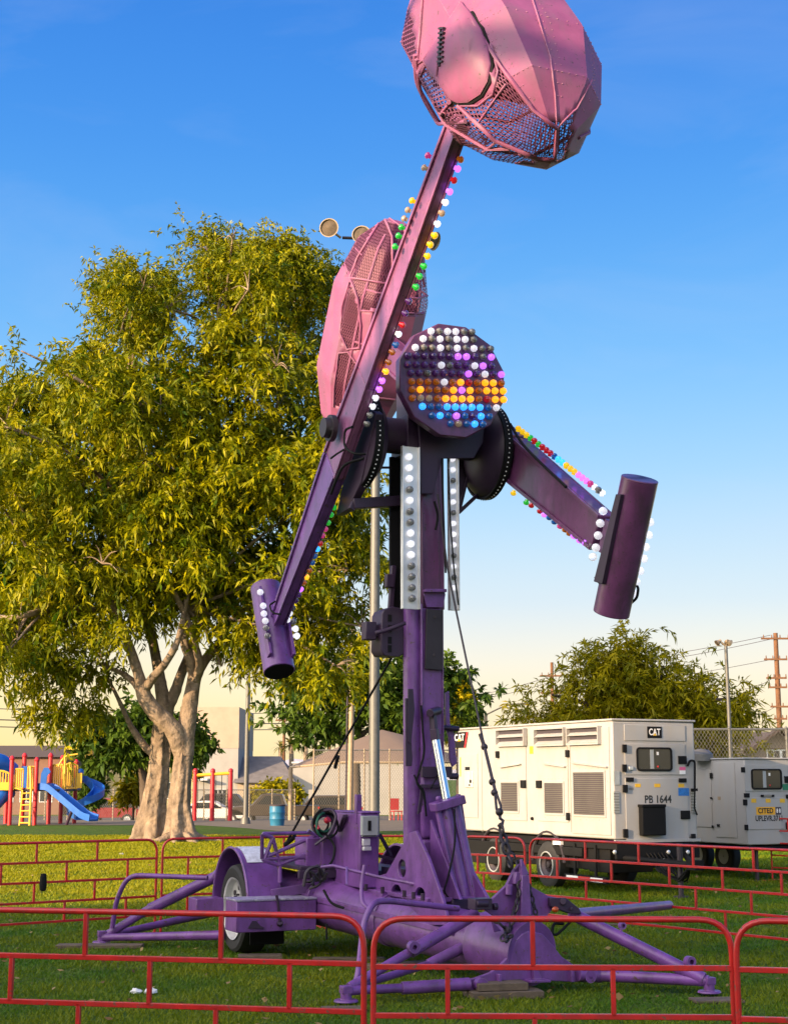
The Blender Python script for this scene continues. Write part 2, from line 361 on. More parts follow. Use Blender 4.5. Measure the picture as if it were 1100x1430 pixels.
def bend(pts, r, n=5):
    """round the corners of a polyline"""
    pts = [Vector(p) for p in pts]; o = [pts[0]]
    for i in range(1, len(pts) - 1):
        a = (pts[i - 1] - pts[i]); b = (pts[i + 1] - pts[i]); k = min(r, a.length * 0.45, b.length * 0.45)
        pa = pts[i] + a.normalized() * k; pb = pts[i] + b.normalized() * k
        for j in range(n + 1):
            t = j / n; o.append(pa * (1 - t) ** 2 + pts[i] * 2 * t * (1 - t) + pb * t * t)
    o.append(pts[-1]); return o
def quick_mesh(name, verts, faces_idx, k, mat, tint=None, parent=None):
    """fast mesh from numpy: faces_idx (n,k)"""
    me = bpy.data.meshes.new(name); nv = len(verts); nf = len(faces_idx)
    me.vertices.add(nv); me.vertices.foreach_set('co', np.asarray(verts, np.float32).ravel())
    me.loops.add(nf * k); me.loops.foreach_set('vertex_index', np.asarray(faces_idx, np.int32).ravel())
    me.polygons.add(nf); me.polygons.foreach_set('loop_start', np.arange(0, nf * k, k, dtype=np.int32))
    if tint is not None:
        a = me.attributes.new('tint', 'FLOAT', 'FACE'); a.data.foreach_set('value', np.asarray(tint, np.float32))
    me.materials.append(mat); me.update(calc_edges=True); me.validate()
    o = bpy.data.objects.new(name, me); COL.objects.link(o)
    if parent: o.parent = parent
    return o

# ================================================================== THE SETTING
def grassmat():
    m, t, b = newmat('lawn'); n = t.nodes.new; l = t.links.new
    co = n('ShaderNodeTexCoord')
    def nz(s, d=8, r=0.65):
        k = n('ShaderNodeTexNoise'); k.inputs['Scale'].default_value = s; k.inputs['Detail'].default_value = d; k.inputs['Roughness'].default_value = r; l(co.outputs['Object'], k.inputs['Vector']); return k
    a = nz(2.5); r = n('ShaderNodeValToRGB'); l(a.outputs[0], r.inputs[0])
    r.color_ramp.elements[0].position = 0.3; r.color_ramp.elements[0].color = (0.04, 0.095, 0.008, 1)
    r.color_ramp.elements[1].position = 0.72; r.color_ramp.elements[1].color = (0.11, 0.18, 0.016, 1)
    c = nz(0.55, 10, 0.7); rr = n('ShaderNodeMapRange'); rr.inputs[1].default_value = 0.52; rr.inputs[2].default_value = 0.70; rr.inputs[3].default_value = 0; rr.inputs[4].default_value = 0.75; l(c.outputs[0], rr.inputs[0])
    mx = n('ShaderNodeMixRGB'); l(rr.outputs[0], mx.inputs[0]); l(r.outputs[0], mx.inputs[1]); mx.inputs[2].default_value = (0.13, 0.105, 0.045, 1)
    l(mx.outputs[0], b.inputs['Base Color']); b.inputs['Roughness'].default_value = 0.9; b.inputs['Specular IOR Level'].default_value = 0.15
    h = nz(28, 6, 0.7); bp = n('ShaderNodeBump'); bp.inputs['Strength'].default_value = 0.9; bp.inputs['Distance'].default_value = 0.06; l(h.outputs[0], bp.inputs['Height']); l(bp.outputs[0], b.inputs['Normal'])
    return m
M['lawn'] = grassmat()
M['path'] = paint('packed_dirt_path', (0.17, 0.135, 0.09), 0.95, var=0.2, scale=0.7, bump=0.3, bscale=8)
M['asphalt'] = paint('street_asphalt', (0.075, 0.07, 0.065), 0.9, var=0.25, scale=0.8, bump=0.2)
M['hill'] = paint('hazy_hill_tone', (0.50, 0.47, 0.50), 1.0, var=0.12, scale=0.004)  # pale tone has the distance haze put into it
ys = [-80, -20, 0, 8, 16, 24, 32, 40, 48, 56, 60] + list(range(64, 96, 2)) + [110, 150, 250, 500, 1200, 4000, 9000]
xs = [-6000, -1500, -400, -150, -60, -30, -15, -7, 0, 7, 15, 30, 60, 150, 400, 1500, 6000]
g = MB(); idx = {}
for j, y in enumerate(ys):
    for i, x in enumerate(xs): idx[i, j] = g.add([(x, y, gz(y) - 0.002)])
for j in range(len(ys) - 1):
    for i in range(len(xs) - 1): g.face((idx[i, j], idx[i + 1, j], idx[i + 1, j + 1], idx[i, j + 1]), 0, True)
tag(g.build('ground', M['lawn'], fix=False), kind='structure')
def sheet(name, pts, mat, dz):
    """flat sheet following the ground; pts outline rows: list of (x0, x1, y)"""
    m = MB(); prev = None
    for x0, x1, y in pts:
        k = m.add([(x0, y, gz(y) + dz), (x1, y, gz(y) + dz)])
        if prev is not None: m.face((prev, prev + 1, k + 1, k))
        prev = k
    return tag(m.build(name, mat, fix=False), kind='structure')
sheet('path', [(-70, -5.9, 60.5), (-70, -4.4, 57.2), (-70, -4.0, 56.2), (-70, 40, 63), ] if False else
      [(-3.9, 2.6, 52.5), (-5.6, 4.5, 56.0), (-7.5, 8, 59.0), (-70, 40, 61.0), (-70, 40, 64)] + [(-70, 40, y) for y in range(66, 84, 2)], M['path'], 0.004)
sheet('street', [(-90, 90, y) for y in (84, 86, 88, 90, 92, 94, 104, 114)], M['asphalt'], 0.006)
# far hills
h = MB(); k = 90
hp = []
for i in range(k + 1):
    x = -2600 + 5200 * i / k; px = 550 + FPX * x / 5200
    z = 40 + 40 * math.exp(-((px - 430) / 45) ** 2) + 22 * math.exp(-((px - 30) / 70) ** 2) + 9 * math.sin(i * 0.9) + 5 * math.sin(i * 2.3)
    hp.append((x, z))
for r_, (yy, f) in enumerate(((5000, 0.0), (5200, 1.0), (5800, 0.0))):
    for x, z in hp: h.add([(x, yy, z * f - 2)])
for r_ in range(2):
    for i in range(k): a = r_ * (k + 1) + i; h.face((a, a + 1, a + k + 2, a + k + 1), 0, True)
tag(h.build('hills', M['hill'], fix=False), kind='structure')

# grass blades on the near lawn
rng = np.random.default_rng(3)
n = 380000
u = rng.random(n); Y = 10.0 + (48 - 10.0) * u ** 1.35
X = (rng.random(n) * 2 - 1) * (0.29 * Y + 1.2)
dens = np.sin(X * 1.7 + np.sin(Y * 0.9) * 2) * np.sin(Y * 1.3 + X * 0.6) + 0.5 * np.sin(X * 4.1 - Y * 3.3)
sz = (0.55 + 0.45 * rng.random(n)) * (1 + 0.18 * dens) * (0.8 + (Y - 10) * 0.016)
az = rng.random(n) * 2 * np.pi; bare = np.clip(np.sin(X * 2.9 + 1.3) * np.sin(Y * 2.1 + .4) + .5 * np.sin(X * 7.3 + Y * 5.1) - .55, 0, 1) * (Y < 22); hgt = 0.05 * sz * (1 - .8 * bare); wid = 0.0055 * (0.6 + 0.5 * rng.random(n)) * (1 + (Y - 10) * 0.085)
lean = hgt * (0.3 + 0.9 * rng.random(n)); la = rng.random(n) * 2 * np.pi
v0 = np.stack([X - np.cos(az) * wid, Y - np.sin(az) * wid, np.zeros(n)], 1); v1 = np.stack([X + np.cos(az) * wid, Y + np.sin(az) * wid, np.zeros(n)], 1)
v2 = np.stack([X + np.cos(la) * lean, Y + np.sin(la) * lean, hgt], 1)
vv = np.stack([v0, v1, v2], 1).reshape(-1, 3)
tint = np.clip(0.35 + 0.22 * dens + 0.3 * (rng.random(n) - 0.5) + np.clip((Y - 19) / 6, 0, 1) * np.clip((3 - X) / 6, 0, 1) * .6, 0, 1.3)  # yellower towards the far left: the sunlit strip is put into the tint
M['blade'] = leafmat('grass_blade', (0.052, 0.150, 0.008), (0.29, 0.28, 0.007), 0.3)
gr = quick_mesh('grass', vv, np.arange(n * 3).reshape(-1, 3), 3, M['blade'], tint); tag(gr, 'short green lawn grass', 'grass', kind='stuff')

# fallen leaves lying on the lawn
n = 480; Y = 10.5 + 22 * rng.random(n) ** 1.3; X = (rng.random(n) * 2 - 1) * (0.29 * Y + 1); az = rng.random(n) * 6.28; q = 0.022 + .02 * rng.random(n); tl_ = rng.normal(size=n) * .012
dx, dy = np.cos(az) * q, np.sin(az) * q; z = .045 + .02 * rng.random(n)
vv = np.stack([np.stack([X - dx, Y - dy, z], 1), np.stack([X - dy * .4, Y + dx * .4, z + tl_], 1), np.stack([X + dx, Y + dy, z + .008], 1), np.stack([X + dy * .4, Y - dx * .4, z - tl_], 1)], 1).reshape(-1, 3)
M['deadleaf'] = leafmat('dead_leaf', (0.16, 0.09, 0.03), (0.36, 0.26, 0.10), 0.2)
tag(quick_mesh('fallen_leaves', vv, np.arange(n * 4).reshape(-1, 4), 4, M['deadleaf'], rng.random(n)), 'dry brown leaves scattered on the lawn', 'leaves', kind='stuff')

# unseen block and bars added on the sun's side to shade the ride's foot
T2 = Vector((-sx, -sy, 0)); N2 = Vector((-sy, sx, 0))
def shadepos(w, l_, z=0.0): return T2 * w + N2 * l_ + Vector((0, 0, z))
D_SH = 20.0; C_SH = D_SH * math.tan(R(SUN_EL))
sroot = empty('shade_caster', shadepos(-D_SH - 5, 6), 0, 'unseen tan block added behind the camera to shade the ride', 'building')
rotS = Matrix((( T2.x, N2.x, 0), (T2.y, N2.y, 0), (0, 0, 1)))
def sbox(name, w0, w1, l0, l1, z0, z1, mat):
    m = MB(); m.box(rotS @ Vector(((w0 + w1) / 2, (l0 + l1) / 2, (z0 + z1) / 2)) - Vector(sroot.location), (w1 - w0, l1 - l0, z1 - z0), rotS); return m.build(name, mat, sroot)
H1 = 7.40 + C_SH; H2 = 6.35 + C_SH; H3 = 4.3 + C_SH  # stepped heights shaped to set where the shade edge falls
sbox('wall', -D_SH - 9, -D_SH, -12.3, 34, 0, H1, M['stucco_tan'])
sbox('shade_step', -D_SH - 9, -D_SH, -15.6, -12.303, 0, H2, M['stucco_tan'])
sbox('shade_step_low', -D_SH - 9, -D_SH, -19.3, -15.603, 0, H3, M['stucco_tan'])
m = MB()
for hz, t in ((8.62, 0.30), (9.55, 0.26)):
    m.box(rotS @ Vector((-D_SH + 6.0, -6.0, hz + (D_SH - 6.0) * math.tan(R(SUN_EL)))) - Vector(sroot.location), (0.1, 9, t), rotS)
for l_ in (-10.2, -1.6):
    a = rotS @ Vector((-D_SH + 6.0, l_, 0)) - Vector(sroot.location); m.box(a + Vector((0, 0, 6.6)), (0.15, 0.15, 13.2), rotS)
rr_ = m.build('shade_bars', M['galv'], sroot)  # added bars that cast the striped shade on the near cage

# ------------------------------------------------------------------ trees
def leaves(name, lobes, nsprig, per, ll, lw, seed, mat, parent, droop=0.5, shell=0.5, spread=0.35, clumps=0, csig=0.4, tintbias=0.0):
    """leaf mass: lobes (x,y,z,rx,ry,rz); sprigs of drooping leaves through the outer shell of every lobe"""
    g = np.random.default_rng(seed); lb = np.array(lobes, float)
    wgt = (lb[:, 3] * lb[:, 5]); wgt /= wgt.sum()
    pick = g.choice(len(lb), nsprig, p=wgt); q = lb[pick]
    d = g.normal(size=(nsprig, 3)); d /= np.linalg.norm(d, axis=1, keepdims=True)
    rad = shell + (1 - shell) * g.random(nsprig) ** 0.7
    rad *= 1 + 0.16 * np.sin(d[:, 0] * 7 + pick) * np.sin(d[:, 2] * 9 + pick * 2.1)
    p = q[:, :3] + d * q[:, 3:6] * rad[:, None]
    if clumps:                              # sprigs gather into clumps with gaps between them
        cc = p[:clumps]; cd = d[:clumps]; k = g.integers(0, clumps, nsprig)
        of = g.normal(size=(nsprig, 3)) * csig * (0.55 + 0.9 * g.random((nsprig, 1))); of[:, 2] *= 0.75
        p = cc[k] + of; d = cd[k] + of * 0.9; d /= np.linalg.norm(d, axis=1, keepdims=True)
    ax = d * 0.9 + g.normal(size=(nsprig, 3)) * 0.45; ax[:, 2] -= droop; ax /= np.linalg.norm(ax, axis=1, keepdims=True)
    t = np.linspace(0, 1, per)[None, :, None] * spread * (0.6 + 0.8 * g.random((nsprig, 1, 1)))
    base = p[:, None, :] + ax[:, None, :] * t; base[:, :, 2] -= (t[:, :, 0] ** 2) * droop * 0.8
    base = base.reshape(-1, 3); m = len(base)
    ld = np.repeat(ax, per, 0) * 0.55 + g.normal(size=(m, 3)) * 0.75; ld[:, 2] -= droop * 0.75; ld /= np.linalg.norm(ld, axis=1, keepdims=True)
    nn = g.normal(size=(m, 3)); nn[:, 2] += 0.6; sd = np.cross(ld, nn); sd /= np.linalg.norm(sd, axis=1, keepdims=True) + 1e-6
    L_ = ll * (0.6 + 0.7 * g.random((m, 1))); W_ = lw * (0.7 + 0.6 * g.random((m, 1)))
    mid = base + ld * L_ * 0.45; tip = base + ld * L_; tip[:, 2] -= L_[:, 0] * 0.18
    v = np.stack([base, mid - sd * W_ * 0.5, tip, mid + sd * W_ * 0.5], 1).reshape(-1, 3)
    tint = np.clip(np.repeat(g.random(nsprig), per) * 0.7 + g.random(m) * 0.3 + tintbias, 0, 1)
    return quick_mesh(name, v, np.arange(m * 4).reshape(-1, 4), 4, mat, tint, parent)
def limb(m, pts, r0, r1, seg=10, wob=0.06, seed=1, flare=0.0, lob=5):
    g = random.Random(seed); pts = [Vector(p) for p in pts]
    # resample with a Catmull-Rom curve
    P = [pts[0] * 2 - pts[1]] + pts + [pts[-1] * 2 - pts[-2]]; o = []
    for i in range(1, len(P) - 2):
        for j in range(5):
            t = j / 5; a, b, c, d = P[i - 1:i + 3]
            o.append(0.5 * ((2 * b) + (c - a) * t + (2 * a - 5 * b + 4 * c - d) * t * t + (3 * b - a - 3 * c + d) * t ** 3))
    o.append(pts[-1]); k = len(o); n0 = len(m.v)
    rad = [(r0 + (r1 - r0) * i / (k - 1)) * (1 + g.uniform(-wob, wob)) for i in range(k)]
    m.tube(o, rad, seg)
    if flare:
        z0 = pts[0].z
        for i in range(k):
            f = flare * math.exp(-(o[i].z - z0) / 0.5)
            for j in range(seg):
                v = m.v[n0 + i * seg + j]; a = math.atan2(v.y - o[i].y, v.x - o[i].x)
                s = 1 + f * (0.55 + 0.45 * math.cos(a * lob + seed)) + 0.10 * math.cos(a * 7 + o[i].z * 0.8 + seed) + 0.07 * math.cos(a * 13 - o[i].z * 1.7) * math.sin(o[i].z * 2.3 + a * 2) + 0.05 * math.cos(a * 5 + o[i].z * 3.1)
                m.v[n0 + i * seg + j] = Vector((o[i].x + (v.x - o[i].x) * s, o[i].y + (v.y - o[i].y) * s, v.z))
YT = 44.0
def tp(px, py, dy=0.0): return at(px, py, YT + dy)
base = tp(235, 1172); base.z = 0
big = empty('fig_tree', (base.x, base.y, 0), 0, 'tall spreading tree with two pale trunks and golden green drooping leaves', 'tree')
m = MB(); off = Vector((base.x, base.y, 0))
def tl(*pp): return [tp(*p) - off for p in pp]
def fl(p): p = Vector(p); p.z = 0.0; return p
ra = tl((253, 1172, -0.3), (251, 1130, -0.3), (253, 1090, -0.3), (257, 1050, -0.2)); ra[0].z = -0.05
limb(m, ra, 0.29, 0.25, 40, 0.03, 3, 1.35, 5)
lf = tl((212, 1168, 0.9), (215, 1130, 0.9), (222, 1080, 0.9), (226, 1030, 0.9), (231, 985, 0.9)); lf[0].z = -0.05
limb(m, lf, 0.37, 0.24, 44, 0.04, 7, 1.0, 5)
limb(m, tl((257, 1055, -0.2), (260, 1020, -0.2), (266, 980, -0.1), (272, 945, 0)), 0.30, 0.20, 14, 0.05, 4)
limb(m, tl((256, 1052, -0.2), (243, 1020, -0.4), (218, 995, -0.5), (203, 975, -0.6), (199, 958, -0.6)), 0.28, 0.21, 14, 0.05, 5)
limb(m, tl((200, 962, -0.6), (190, 930, -0.8), (178, 895, -1), (160, 850, -1.2), (130, 790, -1.2)), 0.17, 0.09, 10, 0.05, 6)
limb(m, tl((201, 965, -0.6), (215, 945, -1.0), (232, 925, -1.3), (250, 890, -1.4), (262, 830, -1)), 0.15, 0.07, 10, 0.05, 7)
limb(m, tl((198, 968, -0.6), (186, 952, -0.5), (170, 940, -0.3), (140, 928, 0.2)), 0.12, 0.05, 8, 0.05, 8)
limb(m, tl((272, 950, 0), (266, 920, -0.2), (258, 895, -0.3), (262, 850, -0.3), (270, 780, 0), (290, 640, 0.3), (310, 500, 0), (330, 400, 0), (335, 350, 0)), 0.17, 0.03, 10, 0.05, 9)
limb(m, tl((272, 950, 0), (284, 925, 0.3), (305, 900, 0.6), (325, 868, 0.8), (355, 840, 0.6), (400, 826, 0), (440, 790, 0)), 0.17, 0.07, 10, 0.05, 10)
limb(m, tl((271, 955, 0), (279, 930, -0.5), (274, 905, -0.8), (268, 880, -1), (240, 820, -1.4)), 0.14, 0.07, 10, 0.05, 11)
limb(m, tl((225, 1060, 0.9), (205, 1045, 0.9), (188, 1022, 0.9), (180, 1008, 0.8), (165, 975, 0.6), (150, 945, 0.4)), 0.14, 0.04, 10, 0.06, 12)
limb(m, tl((232, 990, 0.9), (226, 965, 1), (222, 940, 1.2), (210, 880, 1.4), (180, 760, 1.0), (170, 600, 0.5), (190, 450, 0)), 0.24, 0.04, 10, 0.05, 13)
limb(m, tl((232, 990, 0.9), (244, 968, 1), (252, 945, 1.2), (280, 870, 1.6), (330, 720, 1.5), (390, 560, 1), (420, 430, 0.5)), 0.2, 0.04, 10, 0.05, 14)
limb(m, tl((200, 640, 0), (150, 560, 0), (90, 520, 0), (30, 490, 0)), 0.10, 0.025, 8, 0.05, 15)
limb(m, tl((260, 560, 0), (285, 525, -1), (320, 530, -1.4)), 0.08, 0.03, 8, 0.05, 16)
limb(m, tl((290, 640, 0), (330, 400, -0.5), (360, 360, -0.6), (400, 350, -0.6)), 0.10, 0.02, 8, 0.05, 17)
limb(m, tl((160, 850, 0), (80, 850, 0), (40, 858, -1.5), (0, 862, -1.5), (-60, 840, -1)), 0.13, 0.05, 8, 0.05, 18)
for a, ln in ((2.6, 1.3), (3.9, 1.1), (5.3, 1.0), (0.2, 1.5), (4.6, 0.8)):          # surface roots
    d = Vector((math.cos(a), math.sin(a), 0)); b0 = ra[0]
    limb(m, [b0 + d * 0.3 + Vector((0, 0, 0.22)), b0 + d * 0.7 + Vector((0, 0, 0.10)), b0 + d * ln + Vector((0.05, 0.05, -0.03))], 0.15, 0.05, 8, 0.1, int(a * 9))
def lob(px, py, r, dy=0.0, sq=1.0):
    c = tp(px, py, dy) - off; q = r / FPX * (YT + dy) ; return (c.x, c.y, c.z, q, q * 1.1, q * sq)
LB = [(330, 375, 62), (395, 395, 62), (292, 345, 36), (440, 395, 45), (325, 328, 22), (372, 342, 26), (180, 425, 62), (128, 445, 42), (235, 425, 52), (160, 392, 24), (415, 350, 22),
      (75, 545, 52), (10, 585, 62), (130, 545, 75), (225, 545, 80), (330, 500, 75), (420, 490, 60), (440, 590, 66), (-30, 640, 60), (20, 520, 30),
      (40, 680, 76), (130, 670, 85), (240, 670, 90), (340, 650, 90), (440, 690, 72), (20, 780, 70), (110, 790, 75), (210, 790, 75), (310, 780, 75), (400, 790, 65), (485, 790, 48), (505, 720, 38),
      (25, 880, 56), (95, 890, 56), (25, 935, 36), (105, 955, 42), (190, 860, 45), (285, 850, 48), (365, 870, 52), (440, 870, 56), (505, 870, 46), (520, 810, 28), (470, 925, 36), (85, 990, 22), (345, 930, 36), (400, 930, 34), (150, 930, 32), (-50, 860, 60), (310, 925, 26), (130, 905, 40), (515, 760, 30)]
rl = random.Random(5); lobes = []
for x, y, r in LB:
    lobes.append(lob(x, y + 5, r * 0.92, rl.uniform(-2.2, 0.6)))
    if r > 55:
        lobes.append(lob(x + rl.uniform(-18, 18), y + rl.uniform(-12, 12), r * 0.85, rl.uniform(1.5, 3.6)))
        lobes.append(lob(x + rl.uniform(-35, 35), y + rl.uniform(-35, 35), r * 0.55, rl.uniform(-3.6, -2.2)))
M['leaf_fig'] = leafmat('fig_leaf', (0.032, 0.085, 0.002), (0.40, 0.36, 0.002), 0.24)
tg = random.Random(31); hubs = [tp(290, 640, .3) - off, tp(310, 500, 0) - off, tp(190, 520, .3) - off, tp(150, 560, 0) - off, tp(390, 560, 1) - off, tp(262, 850, -.3) - off, tp(330, 720, 1.5) - off, tp(178, 700, 1) - off, tp(80, 850, 0) - off]
for q in lobes[::2]:
    ce_ = Vector(q[:3]); h_ = min(hubs, key=lambda v: (v - ce_).length + (2 if v.z > ce_.z else 0))
    if (h_ - ce_).length < .6: continue
    mid_ = h_.lerp(ce_, .5) + Vector((tg.uniform(-.3, .3), tg.uniform(-.3, .3), tg.uniform(.1, .4))); limb(m, [h_, mid_, ce_], 0.065, 0.025, 6, 0.06, 3)
    for _ in range(5):
        dv = Vector((tg.gauss(0, 1), tg.gauss(0, 1), tg.gauss(.4, .8))).normalized() * q[3] * .95; limb(m, [ce_, ce_ + dv * .5 + Vector((0, 0, .1)), ce_ + dv], 0.026, 0.006, 5, 0.08, 4)
m.build('trunk', M['bark'], big, angle=60)
topl = [q for q in lobes if q[2] > at(0, 455, YT).z]; lowl = [q for q in lobes if q[2] <= at(0, 505, YT).z]
leaves('crown', topl, 4800, 15, 0.17, 0.052, 12, M['leaf_fig'], big, droop=0.3, shell=0.35, spread=0.42, clumps=300, csig=0.26, tintbias=-0.05)
leaves('crown', lowl, 11000, 15, 0.25, 0.068, 11, M['leaf_fig'], big, droop=0.55, shell=0.5, spread=0.5, clumps=520, csig=0.34)
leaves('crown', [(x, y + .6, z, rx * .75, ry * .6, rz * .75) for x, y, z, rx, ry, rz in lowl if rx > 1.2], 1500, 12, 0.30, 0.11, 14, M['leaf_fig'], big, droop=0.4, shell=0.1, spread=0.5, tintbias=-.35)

def simple_tree(name, label, px, py0, Yd, lobes_px, mat, nsp, per, ll, lw, seed, trunk=((0, 0),), tr=0.2, cat='tree', droop=0.3, group=None, barkm='bark2', spread=0.4, clumps=0, csig=0.4):
    b0 = at(px, py0, Yd); b0.z = gz(Yd); o = Vector(b0)
    e = empty(name, o, 0, label, cat, group)
    lb = []
    for q in lobes_px:
        x, y, r = q[:3]; dy = q[3] if len(q) > 3 else 0
        c = at(x, y, Yd + dy) - o; k = r / FPX * Yd; lb.append((c.x, c.y, c.z, k, k, k * (q[4] if len(q) > 4 else 1)))
    mm = MB()
    for i, pth in enumerate(trunk):
        pts = [at(x, y, Yd) - o for x, y in pth]; 
        if i == 0: pts[0].z = -0.05
        limb(mm, pts, tr if i == 0 else tr * 0.55, tr * 0.5 if i == 0 else tr * 0.18, 8, 0.06, seed + i)
    mm.build('trunk', M[barkm], e, angle=60)
    leaves('crown', lb, nsp, per, ll, lw, seed, mat, e, droop=droop, spread=spread, clumps=clumps, csig=csig)
    return e
M['leaf_dk'] = leafmat('dark_leaf', (0.026, 0.066, 0.008), (0.10, 0.16, 0.014), 0.25)
M['leaf_ol'] = leafmat('olive_leaf', (0.09, 0.115, 0.003), (0.46, 0.37, 0.003), 0.3)
M['leaf_palm'] = leafmat('palm_leaf', (0.10, 0.11, 0.02), (0.18, 0.15, 0.03), 0.2)
simple_tree('round_tree', 'small round dark green tree growing behind the pale trunks', 207, 1110, 72,
            [(150, 1030, 34), (120, 1030, 22), (185, 1020, 36), (230, 1025, 34), (268, 1032, 24), (290, 1040, 12), (180, 1050, 26), (140, 1055, 18), (265, 1060, 20), (208, 1005, 24)], M['leaf_dk'], 620, 12, 0.40, 0.2, 21,
            (((205, 1112), (200, 1085), (195, 1055), (190, 1030)), ((198, 1075), (220, 1045), (240, 1030)), ((196, 1060), (160, 1040))), 0.25)
simple_tree('shade_tree', 'broad dark green tree behind the brown timber pole', 500, 1118, 86,
            [(430, 965, 36), (400, 985, 26), (470, 950, 45), (510, 960, 40), (545, 950, 42), (480, 995, 30), (440, 1005, 26), (520, 1005, 26), (560, 985, 28), (600, 960, 42), (640, 975, 28), (645, 1000, 20), (590, 940, 30), (420, 1020, 12)], M['leaf_dk'], 1350, 12, 0.46, 0.19, 22,
            (((498, 1125), (497, 1060), (500, 1030), (505, 990)), ((498, 1045), (470, 1020), (445, 1000)), ((500, 1030), (540, 1000)), ((500, 1040), (575, 1010), (610, 980))), 0.28, clumps=110, csig=0.55)
simple_tree('feathery_tree', 'wide feathery golden tree spreading above the white generators', 880, 1060, 62,
            [(758, 996, 18), (735, 1004, 14), (800, 978, 24), (830, 950, 36), (865, 945, 38), (905, 955, 38), (940, 965, 34), (975, 975, 34), (1005, 985, 26), (1030, 985, 14), (820, 990, 34), (880, 985, 40), (940, 1000, 34), (990, 1005, 26), (780, 1005, 26), (880, 922, 20), (850, 925, 18), (1040, 1000, 10), (715, 1010, 12), (1045, 975, 7), (925, 1040, 40), (985, 1045, 40)], M['leaf_ol'], 2300, 14, 0.36, 0.075, 23,
            (((880, 1085), (880, 1040), (884, 1000), (870, 950), (878, 910)), ((880, 1030), (820, 985), (770, 970)), ((882, 1015), (950, 985), (1020, 975)), ((880, 1000), (840, 960), (845, 920)), ((884, 1000), (915, 960), (925, 930))), 0.3, droop=0.35, spread=0.6, clumps=210, csig=0.5)
simple_tree('cone_shrub', 'dark green conical shrub beside the blue spiral slide', 126, 1115, 74, [(126, 1085, 13), (126, 1098, 16), (124, 1106, 17)], M['leaf_dk'], 260, 10, 0.3, 0.12, 24, (((126, 1117), (126, 1090)),), 0.08, 'shrub')
simple_tree('leafy_bush', 'pale green bush left of the pale tree trunks', 185, 1115, 76, [(185, 1100, 14), (195, 1090, 12), (178, 1108, 11)], M['leaf_ol'], 240, 10, 0.3, 0.12, 25, (((187, 1118), (187, 1098)),), 0.06, 'bush')
simple_tree('low_hedge', 'olive hedge in front of the grey roofed house', 385, 1118, 108, [(368, 1106, 10), (380, 1104, 11), (392, 1104, 11), (405, 1106, 10), (355, 1110, 8), (412, 1110, 8)], M['leaf_ol'], 420, 10, 0.36, 0.16, 26, (((385, 1122), (385, 1106)),), 0.1, 'hedge')
simple_tree('street_tree', 'yellow green tree seen right behind the purple mast', 655, 1060, 95, [(640, 985, 22), (628, 960, 20), (648, 1000, 16), (635, 1010, 20)], M['leaf_ol'], 500, 12, 0.5, 0.2, 27, (((640, 1060), (640, 1000)),), 0.2)
def palm(px, pyt, pyb, Yd, label, r):
    b0 = at(px, pyb, Yd); b0.z = gz(Yd); o = Vector(b0); e = empty('palm_tree', o, 0, label, 'palm', 'palms beyond the houses')
    t = at(px, pyt, Yd) - o; mm = MB(); limb(mm, [Vector((0, 0, -0.1)), t * 0.5, t], 0.3, 0.2, 8, 0.05, 2); mm.build('trunk', M['bark'], e)
    g = np.random.default_rng(int(px)); vs = []
    for k in range(26):
        a = g.random() * 6.28; el = g.uniform(-0.5, 1.2); d = np.array([math.cos(a) * math.cos(el), math.sin(a) * math.cos(el), math.sin(el)]); s = np.cross(d, [0, 0, 1.0]); s /= np.linalg.norm(s)
        p = np.array(t); 
        for i in range(5):
            q = p + d * r / 5; w0 = r * 0.13 * (1 - i / 5.5); w1 = r * 0.13 * (1 - (i + 1) / 5.5); vs.append([p - s * w0, q - s * w1, q + s * w1, p + s * w0]); p = q; d = d + np.array([0, 0, -0.28]); d /= np.linalg.norm(d)
    v = np.array(vs).reshape(-1, 3); quick_mesh('crown', v, np.arange(len(v)).reshape(-1, 4), 4, M['leaf_palm'], g.random(len(vs)), e)
palm(407, 1040, 1110, 140, 'short bushy palm right of the brown power pole', 1.6)
palm(427, 1022, 1110, 150, 'slim palm with a pale trunk behind the tan canopy', 1.5)
palm(392, 1044, 1110, 150, 'small palm left of the brown power pole', 1.1)
palm(440, 1048, 1110, 130, 'low palm peeking over the tan canopy edge', 1.5)
palm(58, 1035, 1110, 160, 'tiny palm standing beyond the long dark roof', 1.0)

# ------------------------------------------------------------------ buildings far behind
def house(name, label, px0, px1, pyt, Yd, depth, mat, cat='building', z0=None):
    a = at(px0, pyt, Yd); b = at(px1, pyt, Yd); zb = gz(Yd) if z0 is None else z0
    e = empty(name, ((a.x + b.x) / 2, Yd, zb), 0, label, cat)
    w = b.x - a.x; hh = a.z - zb
    mm = MB(); mm.bb((-w / 2, 0, -0.3), (w / 2, depth, hh)); mm.build('wall', mat, e)
    return e, w, hh, a.x
def win(e, name, x0, x1, z0, z1, y=0.0, mat='glass', frame=0.06, mull=1):
    f = MB(); t = frame
    f.bb((x0 - t, y - 0.05, z0 - t), (x1 + t, y - 0.004, z0)); f.bb((x0 - t, y - 0.05, z1), (x1 + t, y - 0.004, z1 + t)); f.bb((x0 - t, y - 0.05, z0), (x0, y - 0.004, z1)); f.bb((x1, y - 0.05, z0), (x1 + t, y - 0.004, z1))
    for k in range(mull): xm = x0 + (x1 - x0) * (k + 1) / (mull + 1); f.bb((xm - t / 3, y - 0.045, z0), (xm + t / 3, y - 0.006, z1))
    o = f.build(name, M['alu'], e); p = MB(); p.bb((x0, y - 0.02, z0), (x1, y - 0.003, z1)); p.build('pane', M[mat], o); return o
